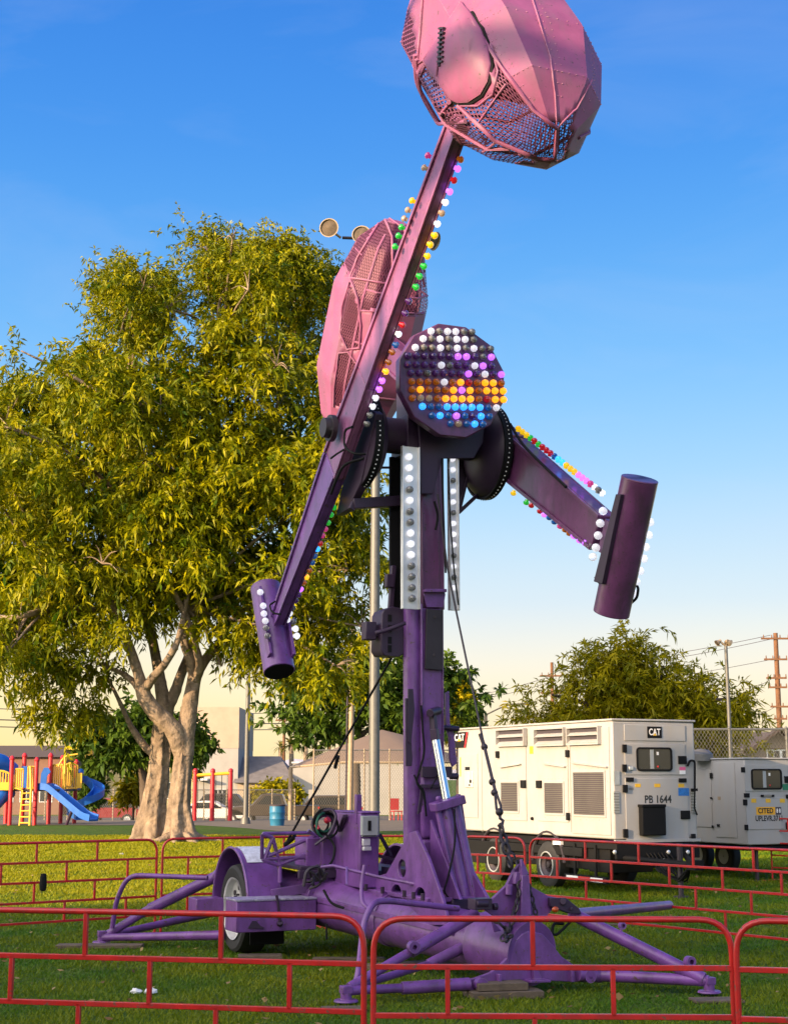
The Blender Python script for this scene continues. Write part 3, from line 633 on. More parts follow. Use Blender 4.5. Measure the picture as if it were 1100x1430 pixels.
# long dark-topped building
e, w, hh, x0 = house('shop_block', 'long low brown building with a wide dark fascia', -40, 90, 1046, 118, 14, M['brownwall'])
mm = MB(); mm.bb((-w / 2 - 0.1, -0.5, hh - 0.62), (w / 2 + 0.1, -0.003, hh + 0.25)); mm.build('fascia', M['fascia'], e)
mm = MB()
for xx, zz in ((0.42, 0.5), (0.22, 0.35)): mm.cyl((w * xx, 4, hh), (w * xx, 4, hh + zz), 0.14, 0.14, 8); mm.cyl((w * xx, 4, hh + zz), (w * xx, 4, hh + zz + 0.15), 0.26, 0.26, 8)
mm.build('roof_vent', M['lamp'], e)
for k in range(5): win(e, 'window', -w / 2 + 1 + k * 1.5, -w / 2 + 1.9 + k * 1.5, 1.0, 1.9)
e, w, hh, x0 = house('yellow_building', 'bright yellow building behind the red and blue play structure', 90, 120, 1043, 121, 12, paint('yellow_stucco', (0.62, 0.45, 0.06), 0.9, var=0.1))
mm = MB(); mm.bb((-w / 2 - 0.2, -0.6, hh - 1.9), (w / 2, -0.003, hh - 1.0)); mm.build('fascia', M['fascia'], e)
e, w, hh, x0 = house('cream_building', 'cream stucco building with ribbed walls left of the pale trunks', 120.6, 275, 1016, 124, 14, M['stucco_cream'])
mm = MB()
for k in range(7): mm.bb((-w / 2 + 0.5 + k * 1.1, -0.12, -0.3), (-w / 2 + 0.75 + k * 1.1, -0.003, hh - 0.6))
mm.bb((-w / 2, -0.2, hh - 0.5), (w / 2, -0.004, hh)); mm.build('pilaster', M['stucco_cream'], e)
win(e, 'window', 1.2, 2.6, 1.2, 2.4, mull=2)
e, w, hh, x0 = house('tall_block', 'tall white block building with a rough tan top beyond the red swing frame', 276, 334, 988, 116, 12, M['stucco_white'])
mm = MB(); mm.bb((-w / 2 - 0.02, -0.03, hh * 0.62), (w / 2 + 0.02, 12.02, hh + 0.03)); mm.build('rough_top', M['stucco_tan'], e)
win(e, 'window', -0.2, 0.75, 0.8, 1.9, mull=2)
mm = MB(); mm.bb((-w / 2 + 0.1, -1.1, 2.6), (-w / 2 + 1.0, -0.003, 2.75)); mm.build('awning', M['alu'], e)
# grey roofed house: hip roof
e, w, hh, x0 = house('grey_roof_house', 'low house with a broad grey hip roof behind the light pole', 332, 408, 1092, 116, 9, M['stucco_tan'], 'house')
mm = MB(); zt = at(360, 1056, 119).z - gz(116)
q = mm.add([(-w / 2 - 0.3, -0.6, hh - 0.05), (w / 2 + 0.3, -0.6, hh - 0.05), (w / 2 + 0.3, 9.4, hh - 0.05), (-w / 2 - 0.3, 9.4, hh - 0.05), (-w / 2 + 0.1, 3.5, zt), (w / 2 - 1.2, 3.5, zt)])
for f in ((0, 1, 5, 4), (1, 2, 5), (2, 3, 4, 5), (3, 0, 4), (0, 3, 2, 1)): mm.face([q + i for i in f])
mm.build('roof', M['roofgrey'], e); win(e, 'window', 0.1, 1.2, 0.9, 1.7); win(e, 'window', -1.4, -0.6, 0.9, 1.7)
e, w, hh, x0 = house('white_shed', 'plain white low building behind the chain fence and canopy', 409, 620, 1066, 117, 9, M['stucco_white'])
mm = MB(); mm.bb((-w / 2 - 0.1, -0.1, hh), (w / 2 + 0.1, 9.1, hh + 0.12)); mm.build('roof', M['alu'], e); win(e, 'window', 4.1, 5.4, 0.9, 1.9, mull=2)
# gabled house on the right
Yh = 66; a = at(1042, 1060, Yh); b = at(1175, 1060, Yh); e = empty('gabled_house', ((a.x + b.x) / 2, Yh, gz(Yh)), 0, 'tan gabled house seen behind the chain fence at right', 'house')
w = b.x - a.x; hh = at(1060, 1046, Yh).z - gz(Yh); zt = at(1075, 1018, Yh).z - gz(Yh)
mm = MB(); mm.bb((-w / 2, 0, -0.2), (w / 2, 9, hh)); xg = at(1084, 1046, Yh).x - (a.x + b.x) / 2
mm.prism([(xg - 1.1, -0.05, 0), (xg + 1.2, -0.05, 0), (xg + 1.2, -0.05, hh), (xg + 0.05, -0.05, zt - 0.12), (xg - 1.1, -0.05, hh)], (0, 0.046, 0)); mm.build('wall', M['stucco_tan'], e)
mm = MB(); mm.beam((xg - 1.45, -0.3, hh - 0.15), (xg + 0.05, -0.3, zt), 0.9, 0.12, up=(0, 0, 1)); mm.beam((xg + 1.55, -0.3, hh - 0.15), (xg + 0.05, -0.3, zt + 0.004), 0.9, 0.12)
q = mm.add([(-w / 2 - 0.3, -0.2, hh), (w / 2 + 0.3, -0.2, hh), (w / 2 + 0.3, 4.5, zt), (-w / 2 - 0.3, 4.5, zt)]); mm.face((q, q + 1, q + 2, q + 3)); mm.build('roof', M['rooftan'], e)
win(e, 'window', xg - 0.42, xg + 0.08, hh - 0.95, hh - 0.08, y=-0.06, mull=1); win(e, 'window', xg + 0.2, xg + 0.6, hh - 0.95, hh - 0.08, y=-0.06)
# tan canopy
Yc = 76; e = empty('shade_canopy', (at(500, 1100, Yc).x, Yc, gz(Yc)), 0, 'tan fabric shade canopy on posts behind the chain fence', 'canopy'); o = Vector(e.location)
mm = MB(); P = lambda x, y, d=0: at(x, y, Yc + d) - o
A = [P(406, 1070, -1), P(480, 1063, -3), P(575, 1063, -3), P(652, 1063, 0), P(575, 1060, 5), P(480, 1062, 5)]; top = [P(480, 1040, 0.5), P(533, 1019, 1), P(570, 1028, 1)]
k = mm.add(A + top)
for f in ((0, 1, 6), (1, 2, 7, 6), (2, 3, 8, 7), (3, 4, 8), (4, 5, 6, 7, 8), (5, 0, 6)): mm.face([k + i for i in f], 0, False)
mm.build('fabric', M['canopy'], e, fix=False)
mm = MB(); mm.tube([p - Vector((0, 0, 0.05)) for p in A], 0.06, 6, closed=True); mm.build('rim_pipe', M['lamp'], e)
for x, y, d in ((406, 1072, -1), (575, 1063, -3), (650, 1063, 0)):
    p = P(x, y, d); mm = MB(); mm.cyl((p.x, p.y, gz(Yc) - o.z), (p.x, p.y, p.z), 0.11, 0.11, 10); mm.build('post', M['lamp'], e)

# ------------------------------------------------------------------ poles and wires
def pole_at(px, Yd): x = at(px, 1088, Yd).x; return Vector((x, Yd, gz(Yd)))
def flood(parent, c, aim, r, mount):
    aim = Vector(aim).normalized(); mm = MB(); mm.lathe(Vector(c) - aim * r * 0.9, aim, [(0, 0.05), (r * 0.05, r * 0.45), (r * 0.5, r * 0.72), (r * 1.15, r), (r * 1.2, r * 1.03), (r * 1.2, r * 0.93), (r * 1.12, r * 0.9)], 20)
    mm.cyl(Vector(c) - aim * r * 1.35, Vector(c) - aim * r * 0.8, r * 0.42, r * 0.42, 12); mm.tube([mount, Vector(c) - aim * r * 0.9], 0.035, 8)
    f = mm.build('floodlight', M['lamp'], parent, angle=50); q = MB(); q.lathe(Vector(c) + aim * r * 0.12, aim, [(0, r * 0.9), (0.05, 0.0)], 20); q.build('lens', M['wood'], f, angle=60)
o = pole_at(522.5, 40); e = empty('field_light_pole', o, 0, 'tall grey steel field light pole with tan floodlights, behind the purple mast', 'light pole')
zt = at(527, 332, 40).z; mm = MB(); mm.tube([(0, 0, 0), (0, 0, 6), (0.03, 0, 12), (0.06, 0, zt)], [0.145, 0.135, 0.115, 0.09], 18); mm.build('pole', M['galv'], e)
mm = MB(); xa = at(478, 334, 40).x - o.x; xb = at(607, 352, 40).x - o.x; mm.tube([(xa, 0, zt), (xb, 0, zt - 0.1)], 0.045, 8); mm.build('crossbar', M['iron'], e)
for x, y, aim in ((460, 319, (-0.15, -1, -0.1)), (505, 329, (-0.1, -1, 0.1)), (604, 336, (0.85, -0.45, -0.45))):
    c = at(x, y, 39.6) - o; flood(e, c, aim, 0.26, (c.x + (0.3 if x < 480 else 0), 0, zt))
o = pole_at(344, 61); e = empty('lamp_pole', o, 0, 'slim white light pole standing right of the red swing frame', 'light pole'); mm = MB(); mm.tube([(0, 0, 0), (0.02, 0, 6), (0.06, 0, 11)], [0.105, 0.085, 0.065], 12); mm.cyl((0, 0, 0), (0, 0, 0.25), 0.2, 0.17, 12); mm.build('pole', M['galv'], e)
mm = MB(); mm.tube([(0.06, 0, 10.9), (0.5, -0.3, 11.3), (1.2, -0.6, 11.3)], 0.05, 8); mm.box((1.35, -0.66, 11.28), (0.5, 0.22, 0.12)); mm.build('lamp_head', M['galv'], e)
o = pole_at(488.5, 64); e = empty('timber_pole', o, 0, 'thin brown timber pole left of the steel field light pole', 'pole'); mm = MB(); mm.tube([(0, 0, -0.1), (0.05, 0, 4), (0.1, 0, 8.2)], [0.13, 0.12, 0.10], 10); mm.build('pole', M['lamp'], e)
mm = MB(); mm.cyl((-0.17, -0.02, 0), (-0.1, -0.02, 7.5), 0.04, 0.04, 8); mm.build('conduit', M['fascia'], e)
def utility(name, px, pyt, Yd, label, arms, r=0.15):
    o = pole_at(px, Yd); zt = at(px, pyt, Yd).z - o.z; e = empty(name, o, 0, label, 'utility pole', 'timber utility poles')
    mm = MB(); mm.tube([(0, 0, -0.1), (0, 0, zt)], [r * 1.15, r * 0.8], 10); mm.build('pole', M['polewood'], e)
    for py, xl, xr in arms:
        z = at(px, py, Yd).z - o.z; s = Yd / FPX; mm = MB(); mm.box(((xl + xr) / 2 * s, -0.16, z), ((xr - xl) * s, 0.13, 0.13))
        for k in range(4): xx = (xl + (xr - xl) * (k + 0.3) / 3.4) * s; mm.cyl((xx, -0.16, z + 0.06), (xx, -0.16, z + 0.28), 0.05, 0.03, 6)
        mm.build('crossarm', M['polewood'], e)
    return o
utility('utility_pole', 1091, 884, 110, 'tall orange timber utility pole with stacked crossarms at the right edge', [(892, -21, 18), (921, -18, 14), (947, -16, 12), (960, -14, 12), (987, -12, 14), (1004, -8, 10)], 0.2)
utility('utility_pole', 773, 925, 125, 'orange timber utility pole left of the feathery tree top', [(944, -17, 14), (968, -16, 12)], 0.16)
utility('utility_pole', 396, 1000, 150, 'brown timber utility pole above the grey roofed house', [(1006, -12, 10), (1016, -12, 12)], 0.16)
utility('utility_pole', 460, 1010, 150, 'brown timber utility pole above the tan canopy', [(1035, -12, 12)], 0.14)
utility('utility_pole', 641, 940, 100, 'brown timber utility pole showing right beside the purple mast', [(947, -14, 12)], 0.2)
def wire(pts, label, r=0.022, sag=0.5):
    mm = MB()
    for a, b in zip(pts[:-1], pts[1:]):
        a = Vector(a); b = Vector(b); mm.tube([a.lerp(b, t / 12) - Vector((0, 0, sag * 4 * (t / 12) * (1 - t / 12))) for t in range(13)], r, 4, cap=False)
    return tag(mm.build('power_line', M['fascia']), label, 'power line', 'power lines in the sky')
for (p, q, lb, r) in [((-40, 988, 112), (420, 995, 150), 'highest power line crossing behind the pale trunks', 0.03), ((-40, 1004, 112), (560, 1008, 150), 'second highest power line crossing behind the pale trunks', 0.04), ((-40, 1014, 112), (560, 1016, 150), 'lowest power line crossing behind the pale trunks', 0.035),
                      ((773, 943, 125), (640, 974, 150), 'upper wire running left from the pole by the feathery tree', 0.022), ((776, 950, 125), (640, 980, 150), 'lower wire running left from the pole by the feathery tree', 0.022),
                      ((1075, 887, 110), (790, 932, 125), 'top wire from the tall right pole to the feathery tree', 0.02), ((1078, 892, 110), (790, 940, 125), 'second wire from the tall right pole to the feathery tree', 0.02), ((1076, 921, 110), (790, 962, 125), 'third wire from the tall right pole into the feathery tree', 0.018),
                      ((1110, 884, 110), (1180, 876, 100), 'wire leaving the tall right pole at the frame edge', 0.02), ((1078, 947, 110), (1030, 962, 118), 'low wire left of the tall right pole', 0.018), ((1080, 988, 110), (1030, 1000, 118), 'lowest wire left of the tall right pole', 0.018), ((640, 938, 100), (545, 905, 60), 'wire dropping behind the purple mast', 0.018)]:
    wire([at(*p), at(*q)], lb, r, 0.25)
o = pole_at(1022, 50); e = empty('flood_pole', o, 0, 'slim grey pole with paired lamp heads in front of the feathery tree', 'light pole'); zt = at(1020, 902, 50).z
mm = MB(); mm.tube([(0, 0, 0), (-0.05, 0, zt)], [0.075, 0.055], 10); mm.build('pole', M['galv'], e)
for dx, aim in ((-0.28, (-0.8, -0.3, -0.6)), (0.05, (-0.1, -1, -0.2)), (0.12, (0.7, 0.3, -0.3))): flood(e, (dx - 0.05, -0.05, zt + 0.1), aim, 0.11, (-0.05, 0, zt))
o = pole_at(679, 90); e = empty('street_lamp', o, 0, 'street lamp with a long curved arm above the left end of the big generator', 'street lamp')
mm = MB(); z1 = at(679, 996, 90).z - o.z; mm.tube([(0, 0, 0), (0, 0, z1)], 0.09, 8); mm.tube([Vector((0, 0, z1 - 0.1)), at(697, 989, 90) - o, at(713, 983.5, 90) - o, at(738, 982.5, 90) - o], 0.05, 6); mm.build('pole', M['lamp'], e)
mm = MB(); c = at(734, 982.5, 90) - o; mm.box(c, (0.5, 0.2, 0.1)); mm.build('lamp_head', M['lamp'], e)

# ------------------------------------------------------------------ fences
def chainfence(label, a, b, h, n, r=0.035, name='chain_fence', group='chain link fences'):
    a = Vector(a); b = Vector(b); e = empty(name, a, 0, label, 'fence', group); d = b - a
    for k in range(n + 1):
        p = d * (k / n); mm = MB(); mm.cyl(p, p + Vector((0, 0, h)), r, r, 8); mm.sph(p + Vector((0, 0, h)), r * 1.3, 8, 4); mm.build('post', M['lamp'] if h < 3.3 else M['galv'], e)
    mm = MB(); mm.tube([Vector((0, 0, h - 0.03)), d + Vector((0, 0, h - 0.03))], r * 0.75, 8); mm.build('top_rail', M['galv'], e)
    mm = MB(); o_ = d.normalized().cross(Vector((0, 0, 1))) * 0.04; k = mm.add([o_ + Vector((0, 0, 0.05)), d + o_ + Vector((0, 0, 0.05)), d + o_ + Vector((0, 0, h - 0.05)), o_ + Vector((0, 0, h - 0.05))]); mm.face((k, k + 1, k + 2, k + 3)); ln = d.length; mm.uv[0] = [(0, 0), (ln, 0), (ln, h), (0, h)]
    mm.build('mesh', M['chain'], e, fix=False); return e
def gpt(px, Y): return pole_at(px, Y)
chainfence('low chain link fence along the street behind the playground', gpt(-30, 84), gpt(412, 84), 1.9, 14)
chainfence('chain link fence enclosing the canopy behind the purple cabinet', gpt(438, 68), gpt(650, 68), 3.1, 6)
chainfence('tall chain link fence between the two white generators and the gabled house', gpt(700, 47), gpt(1180, 47), 3.3, 6, 0.045)

# ------------------------------------------------------------------ cars on the far street
def car(label, px, Yd, ln, hgt, mat, prof='suv', flip=1):
    o = pole_at(px, Yd); e = empty('parked_car', o, 0, label, 'car', 'cars parked beyond the fence')
    if prof == 'suv': pr = [(-.5, .30), (-.5, .58), (-.47, .66), (-.36, .97), (-.30, 1.0), (.12, 1.0), (.18, .97), (.30, .66), (.46, .58), (.5, .5), (.5, .28)]; wn = [(-.43, .66), (-.345, .93), (.10, .93), (.24, .66)]
    elif prof == 'pickup': pr = [(-.5, .3), (-.5, .62), (-.12, .62), (-.08, .97), (.1, 1.0), (.16, .97), (.27, .64), (.47, .58), (.5, .5), (.5, .28)]; wn = [(-.08, .65), (-.055, .92), (.11, .92), (.21, .65)]
    else: pr = [(-.5, .3), (-.49, .6), (-.36, .66), (-.22, .95), (-.1, 1.0), (.06, .98), (.24, .68), (.44, .58), (.5, .46), (.5, .26)]; wn = [(-.31, .68), (-.2, .92), (.05, .92), (.18, .68)]
    f = lambda q, y: Vector((q[0] * ln * flip, y, q[1] * hgt))
    mm = MB(); mm.prism([f(q, -0.85) for q in pr], (0, 1.7, 0)); mm.build('body', mat, e, bevel=0.06)
    mm = MB(); mm.prism([f(q, -0.862) for q in wn], (0, 0.01, 0)); mm.build('window', M['glass'], e)
    for s in (-0.31, 0.31):
        for y in (-0.78, 0.78):
            mm = MB(); mm.lathe((s * ln, y - 0.11, 0.33), (0, 1, 0), [(0, 0.2), (0, 0.31), (0.03, 0.33), (0.19, 0.33), (0.22, 0.31), (0.22, 0.2)], 20); t = mm.build('wheel', M['tyre'], e)
            mm = MB(); mm.lathe((s * ln, y - 0.115, 0.33), (0, 1, 0), [(0.0, 0.02), (0.0, 0.2), (0.23, 0.2), (0.23, 0.02)], 14); mm.build('rim', M['rim'], t)
    for s, mt, nm in ((0.5, 'alu', 'headlight'), (-0.5, 'ltred', 'tail_light')):
        for y in (-0.7, 0.7): mm = MB(); mm.box((s * ln * flip, y, 0.54 * hgt), (0.06, 0.28, 0.14)); mm.build(nm, M[mt], e)
    return e
car('red suv with dark glass parked right of the play structure', 158, 90, 3.4, 1.55, M['carred'], 'suv', -1)
car('red car whose nose shows beside the pale trunks', 204, 96, 3.4, 1.35, M['carred'], 'sedan', -1)
car('white sedan parked behind the red swing frame', 296, 92, 4.2, 1.42, M['carwhite'], 'sedan', 1)
car('dark hatchback parked beyond the white sedan', 318, 101, 4.0, 1.75, M['cardark'], 'suv', 1)
car('large brown pickup parked right of the slim white light pole', 386, 92, 5.2, 1.85, M['carbrown'], 'pickup', -1)
car('brown van behind the chain fence left of the timber pole', 455, 96, 4.6, 1.7, M['carbrown'], 'suv', -1)

# ------------------------------------------------------------------ bin, swing frame
o = gd(387, 1153); o.z = 0; e = empty('trash_barrel', o, 0, 'blue plastic trash barrel at the lawn edge', 'barrel')
mm = MB(); s = o.y / FPX; r = 10.5 * s; hh = 27 * s
mm.lathe((0, 0, 0), (0, 0, 1), [(0, 0.01), (0, r * .9), (hh * .3, r * .97), (hh * .33, r * 1.03), (hh * .38, r * .98), (hh * .62, r * 1.0), (hh * .66, r * 1.05), (hh * .7, r), (hh, r * 1.0)], 24); mm.build('drum', M['bluebin'], e)
mm = MB(); mm.lathe((0, 0, hh), (0, 0, 1), [(-0.02, r * 1.06), (0.04, r * 1.06), (0.04, r * .8), (-0.1, r * .78), (-0.1, 0)], 24); mm.build('rim', M['fascia'], e)
Ys = 66; e = empty('swing_frame', pole_at(300, Ys), 0, 'red posted swing frame with a yellow top beam', 'swing frame'); o = Vector(e.location)
for x in (273, 297.5, 322.5): p = at(x, 1079, Ys) - o; mm = MB(); mm.cyl((p.x, 0, 0), (p.x, 0, p.z + 0.08), 0.10, 0.10, 10); mm.sph((p.x, 0, p.z + 0.08), 0.11, 8, 5); mm.build('post', M['playred'], e)
mm = MB(); mm.tube([at(270, 1083, Ys) - o, at(324, 1079.5, Ys) - o], 0.075, 10); mm.build('top_beam', M['yellow'], e)
for x in (281, 306, 314):
    p = at(x, 1082, Ys) - o; mm = MB()
    for dx in (-0.12, 0.12): mm.tube([(p.x + dx, 0, p.z), (p.x + dx, 0, 0.6)], 0.012, 5)
    mm.box((p.x, 0, 0.58), (0.34, 0.2, 0.03)); mm.build('swing_seat', M['black'], e)

# ------------------------------------------------------------------ playground
YP = 60; pz = 0.0; e = empty('play_structure', pole_at(70, YP), 0, 'red yellow and blue climbing structure with slides', 'play structure'); o = Vector(e.location)
Q = lambda x, y, d=0.0: at(x, y, YP + d) - o
for x, yt, d, tilt in ((17.5, 1061, -0.8, 2), (35, 1057, 1.0, 3), (52, 1063, -0.8, 2), (71.5, 1057, 0.4, 2), (88, 1060, 1.2, 1), (12, 1062, 1.2, 0), (107, 1066, 1.5, 0)):
    p = Q(x, yt, d); mm = MB(); mm.cyl((p.x, p.y, 0), (p.x, p.y, p.z), 0.085, 0.085, 12); mm.lathe((p.x, p.y, p.z), (0, 0, 1), [(0, 0.10), (0.05, 0.11), (0.14, 0.06), (0.17, 0.0)], 12); mm.build('post', M['playred'], e)
mm = MB(); a = Q(-20, 1102, -0.7); b = Q(108, 1102, 1.4); mm.bb((a.x, a.y, a.z - 0.08), (b.x, b.y, a.z)); mm.build('deck', M['fascia'], e, bevel=0.02)
def slat_panel(x0, x1, yt, yb, d, n, arch=0):
    mm = MB(); a = Q(x0, yt, d); b = Q(x1, yb, d)
    pts = [(a.x + (b.x - a.x) * t / 8, a.y, a.z + arch * math.sin(math.pi * t / 8)) for t in range(9)]
    mm.tube(pts, 0.04, 8); mm.tube([(a.x, a.y, b.z), (b.x, a.y, b.z)], 0.04, 8)
    for k in range(n + 1): t = k / n; x = a.x + (b.x - a.x) * t; mm.tube([(x, a.y, b.z), (x, a.y, a.z + arch * math.sin(math.pi * t))], 0.028, 6)
    mm.build('railing', M['yellow'], e)
slat_panel(22, 32, 1074, 1101, -0.75, 4); slat_panel(-14, 16, 1082, 1098, -0.75, 8, 0.15); slat_panel(75, 87, 1068, 1101, 0.5, 5); slat_panel(90, 108, 1070, 1101, 1.1, 7, 0.12); slat_panel(40, 50, 1071, 1101, -0.75, 3)
for q_, s_ in (((4, 1098, -0.78), (0.9, 0.03, 0.3)), ((111, 1090, 1.0), (0.22, 0.03, 0.6))): mm = MB(); mm.box(Q(*q_), s_); mm.build('yellow_panel', M['yellow'], e)
mm = MB(); pts = [Q(56, 1101, -0.78), Q(58, 1080, -0.78), Q(62, 1072, -0.78), Q(68, 1072, -0.78), Q(71, 1078, -0.78), Q(66, 1084, -0.78), Q(64, 1101, -0.78)]; mm.prism(pts, (0, 0.05, 0)); mm.build('blue_panel', M['blue'], e)
mm = MB(); mm.box(Q(34, 1085, 0.9), (0.22, 0.05, 0.85)); mm.build('blue_panel', M['blue'], e)
for x in (38, 43):                                           # ladder
    pass
mm = MB(); a0, a1 = Q(32, 1104, -0.9), Q(28, 1143, -1.5); b0, b1 = Q(44, 1103, -0.9), Q(42, 1147, -1.7); a1.z = 0; b1.z = 0
mm.tube([Q(24, 1101, -.8), a0, a1], 0.035, 8); mm.tube([Q(43, 1070, -.85), b0, b1], 0.045, 8)
for k in range(6): t = (k + 0.5) / 6; mm.tube([a0.lerp(a1, t), b0.lerp(b1, t)], 0.03, 6)
mm.build('ladder', M['yellow'], e)
mm = MB(); mm.tube(bend([Q(82, 1070, 0.2), Q(90, 1056, 0.2), Q(109, 1053, 0.2)], 0.3), 0.035, 8); mm.tube([Q(91, 1057, 0.2), Q(91, 1101, 0.2)], 0.04, 8); mm.build('overhead_bar', M['yellow'], e)
def chute(name, ctr, w, h, mat):
    """U-shaped slide trough along a centre line"""
    mm = MB(); k = len(ctr); prof = [(-1, 1), (-1.15, 1), (-1.12, -0.25), (1.12, -0.25), (1.15, 1), (1, 1), (0.93, 0.1), (-0.93, 0.1)]; rg = []
    for i, p in enumerate(ctr):
        d = (ctr[min(i + 1, k - 1)] - ctr[max(i - 1, 0)]); d.normalize(); s = d.cross(Vector((0, 0, 1))); s.normalize(); u = s.cross(d)
        rg.append(mm.add([p + s * (a * w / 2) + u * (b * h) for a, b in prof]))
    for i in range(k - 1):
        for j in range(8): q = (j + 1) % 8; mm.face((rg[i] + j, rg[i] + q, rg[i + 1] + q, rg[i + 1] + j), 0, True)
    mm.face([rg[0] + j for j in range(8)]); mm.face([rg[-1] + j for j in reversed(range(8))]); return mm.build(name, mat, e, angle=50)
c = bend([Q(58, 1101, -0.5), Q(70, 1101, -0.7), Q(118, 1141, -1.6), Q(131, 1145, -1.9)], 0.5, 6); chute('slide', c, 0.42, 0.2, M['blue'])
c0 = Q(120, 1112, 1.2); sp = []
for i in range(22): t = i / 21; an = 2.3 - t * 5.2; sp.append(Vector((c0.x + 0.5 * math.cos(an), c0.y + 0.5 * math.sin(an), 1.75 - 1.35 * t)))
chute('spiral_slide', [Q(108, 1103, 1.6)] + sp + [Vector((sp[-1].x + 0.5, sp[-1].y - 0.7, 0.22))], 0.42, 0.22, M['blue'])
mm = MB(); mm.tube(bend([Q(16, 1078, 1.0), Q(0, 1064, 0.6), Q(-40, 1068, 0), Q(-50, 1090, 0)], 0.6), 0.38, 18); mm.build('tube_slide', M['blue'], e)
mm = MB(); mm.tube(bend([Q(14, 1104, -0.2), Q(4, 1110, -0.5), Q(-25, 1140, -1)], 0.4), 0.3, 16); mm.build('tunnel', M['blue'], e)
mm = MB(); mm.sph(Q(113, 1078, 1.2), 0.13, 12, 8); mm.build('bubble_window', M['blue'], e)
mm = MB(); mm.cyl(Vector((Q(98, 1140, 0).x, Q(98, 1140, -.6).y, 0)), Q(104, 1125, -1.0), 0.06, 0.06, 8); mm.build('slide_leg', M['dkpurple'], e)

# ================================================================== RED BARRIERS
def barrier(label, a, b, ups, rails=5, h=1.07, r=0.0132, round_a=True, round_b=True, zs=None, side_z=0.0, group='red crowd barriers'):
    """a, b: ground ends; ups: (row, fraction along) for the short uprights between the rails"""
    a = Vector(a); b = Vector(b); e = empty('crowd_barrier', a, 0, label, 'barrier', group); d = b - a; ln = d.length; u = d / ln
    P = lambda s, z: u * s + Vector((0, 0, z))
    zr = [h - 0.21 * k for k in range(rails)] if zs is None else zs
    fr = []
    if round_a: fr += [P(0, 0.0), P(0, h)]
    else: fr += [P(0, h)]
    if round_b: fr += [P(ln, h), P(ln, 0.0)]
    else: fr += [P(ln, h)]
    if not round_a: fr = [P(0, 0.0)] + fr
    if not round_b: fr = fr + [P(ln, 0.0)]
    mm = MB(); mm.tube(bend(fr, 0.15, 7), r * 1.1, 10); mm.build('frame', M['red'], e)
    for z in zr[1:]:
        mm = MB(); mm.beam(P(0, z), P(ln, z), r * 1.7, r * 1.9); mm.build('rail', M['red'], e, bevel=0.003)
    for row, t in ups:
        z0, z1 = zr[row + 1], zr[row]; mm = MB(); mm.beam(P(ln * t, z0), P(ln * t, z1), r * 1.7, r * 1.7, up=u); mm.build('upright', M['red'], e, bevel=0.003)
    for s in (0, ln):
        mm = MB(); n = u.cross(Vector((0, 0, 1))); mm.beam(P(s, 0.012) - n * 0.25, P(s, 0.012) + n * 0.25, 0.04, 0.02); mm.build('foot', M['red'], e, bevel=0.003)
    return e
def G(px, Y): p = at(px, 1088, Y); return Vector((p.x, p.y, 0))
def frac(px, pxa, Ya, pxb, Yb):        # fraction along a barrier where picture column px crosses it
    a = G(pxa, Ya); b = G(pxb, Yb); k = (px - 550) / FPX
    return (k * a.y / cP - a.x) / ((b.x - a.x) - k * (b.y - a.y) / cP) if False else (k * a.y - a.x) / ((b.x - a.x) - k * (b.y - a.y))
def ups_px(rows, pxa, Ya, pxb, Yb): return [(r, frac(x, pxa, Ya, pxb, Yb)) for r, xs_ in rows for x in xs_]
def bar(label, pxa, Ya, pxb, Yb, rows, **k): return barrier(label, G(pxa, Ya), G(pxb, Yb), ups_px(rows, pxa, Ya, pxb, Yb), **k)
NZ = [1.115, 0.900, 0.685, 0.47, 0.255]
bar('nearest red barrier at lower left, its rounded end before the toolbox', -130, 7.75, 509, 7.28, [(0, (134, 317, -40)), (1, (36, 222, 410)), (2, (128, 312)), (3, (222, 36))], h=1.115, zs=NZ)
bar('red barrier across the foot of the ride front, both rounded ends in view', 522, 7.18, 1012, 7.12, [(0, (737,)), (1, (622, 844)), (2, (738,)), (3, (622, 844))], h=1.115, zs=NZ)
bar('red barrier cut off at the right edge of the foreground', 1018, 7.08, 1330, 6.9, [(0, (1160,)), (1, (1120, 1240)), (2, (1180,))], h=1.115, zs=NZ)
bar('red barrier at far left on the sunlit grass, left of the slim gap', -95, 15.9, 222, 17.6, [(0, (63.5, 146)), (1, (16, 105, 188)), (2, (62, 144, -40)), (3, (13, 104, 187))])
bar('red barrier behind the fender and wheel, right of the slim gap', 230, 17.7, 448, 18.6, [(0, (316.5, 400)), (1, (270, 360)), (2, (316,)), (3, (270, 360))])
bar('red barrier passing behind the purple cabinet and the mast', 454, 18.7, 640, 18.6, [(0, (528,)), (1, (490, 570)), (2, (530,))])
bar('red barrier between the mast and the hanging chain', 644, 18.6, 731, 18.0, [(0, (690,)), (1, (664, 695)), (2, (672,)), (3, (690,))])
bar('long red barrier running right in front of the big generator', 738, 17.9, 1190, 14.3, [(0, (810.5, 883, 957, 1039, 1120)), (1, (772, 845.5, 924, 996, 1076)), (2, (810.5, 883, 959, 1034)), (3, (846, 998, 1130))])
bar('small far red barrier at the right edge beyond the long one', 1072, 27, 1180, 25.5, [(0, (1088,)), (1, (1120,))])

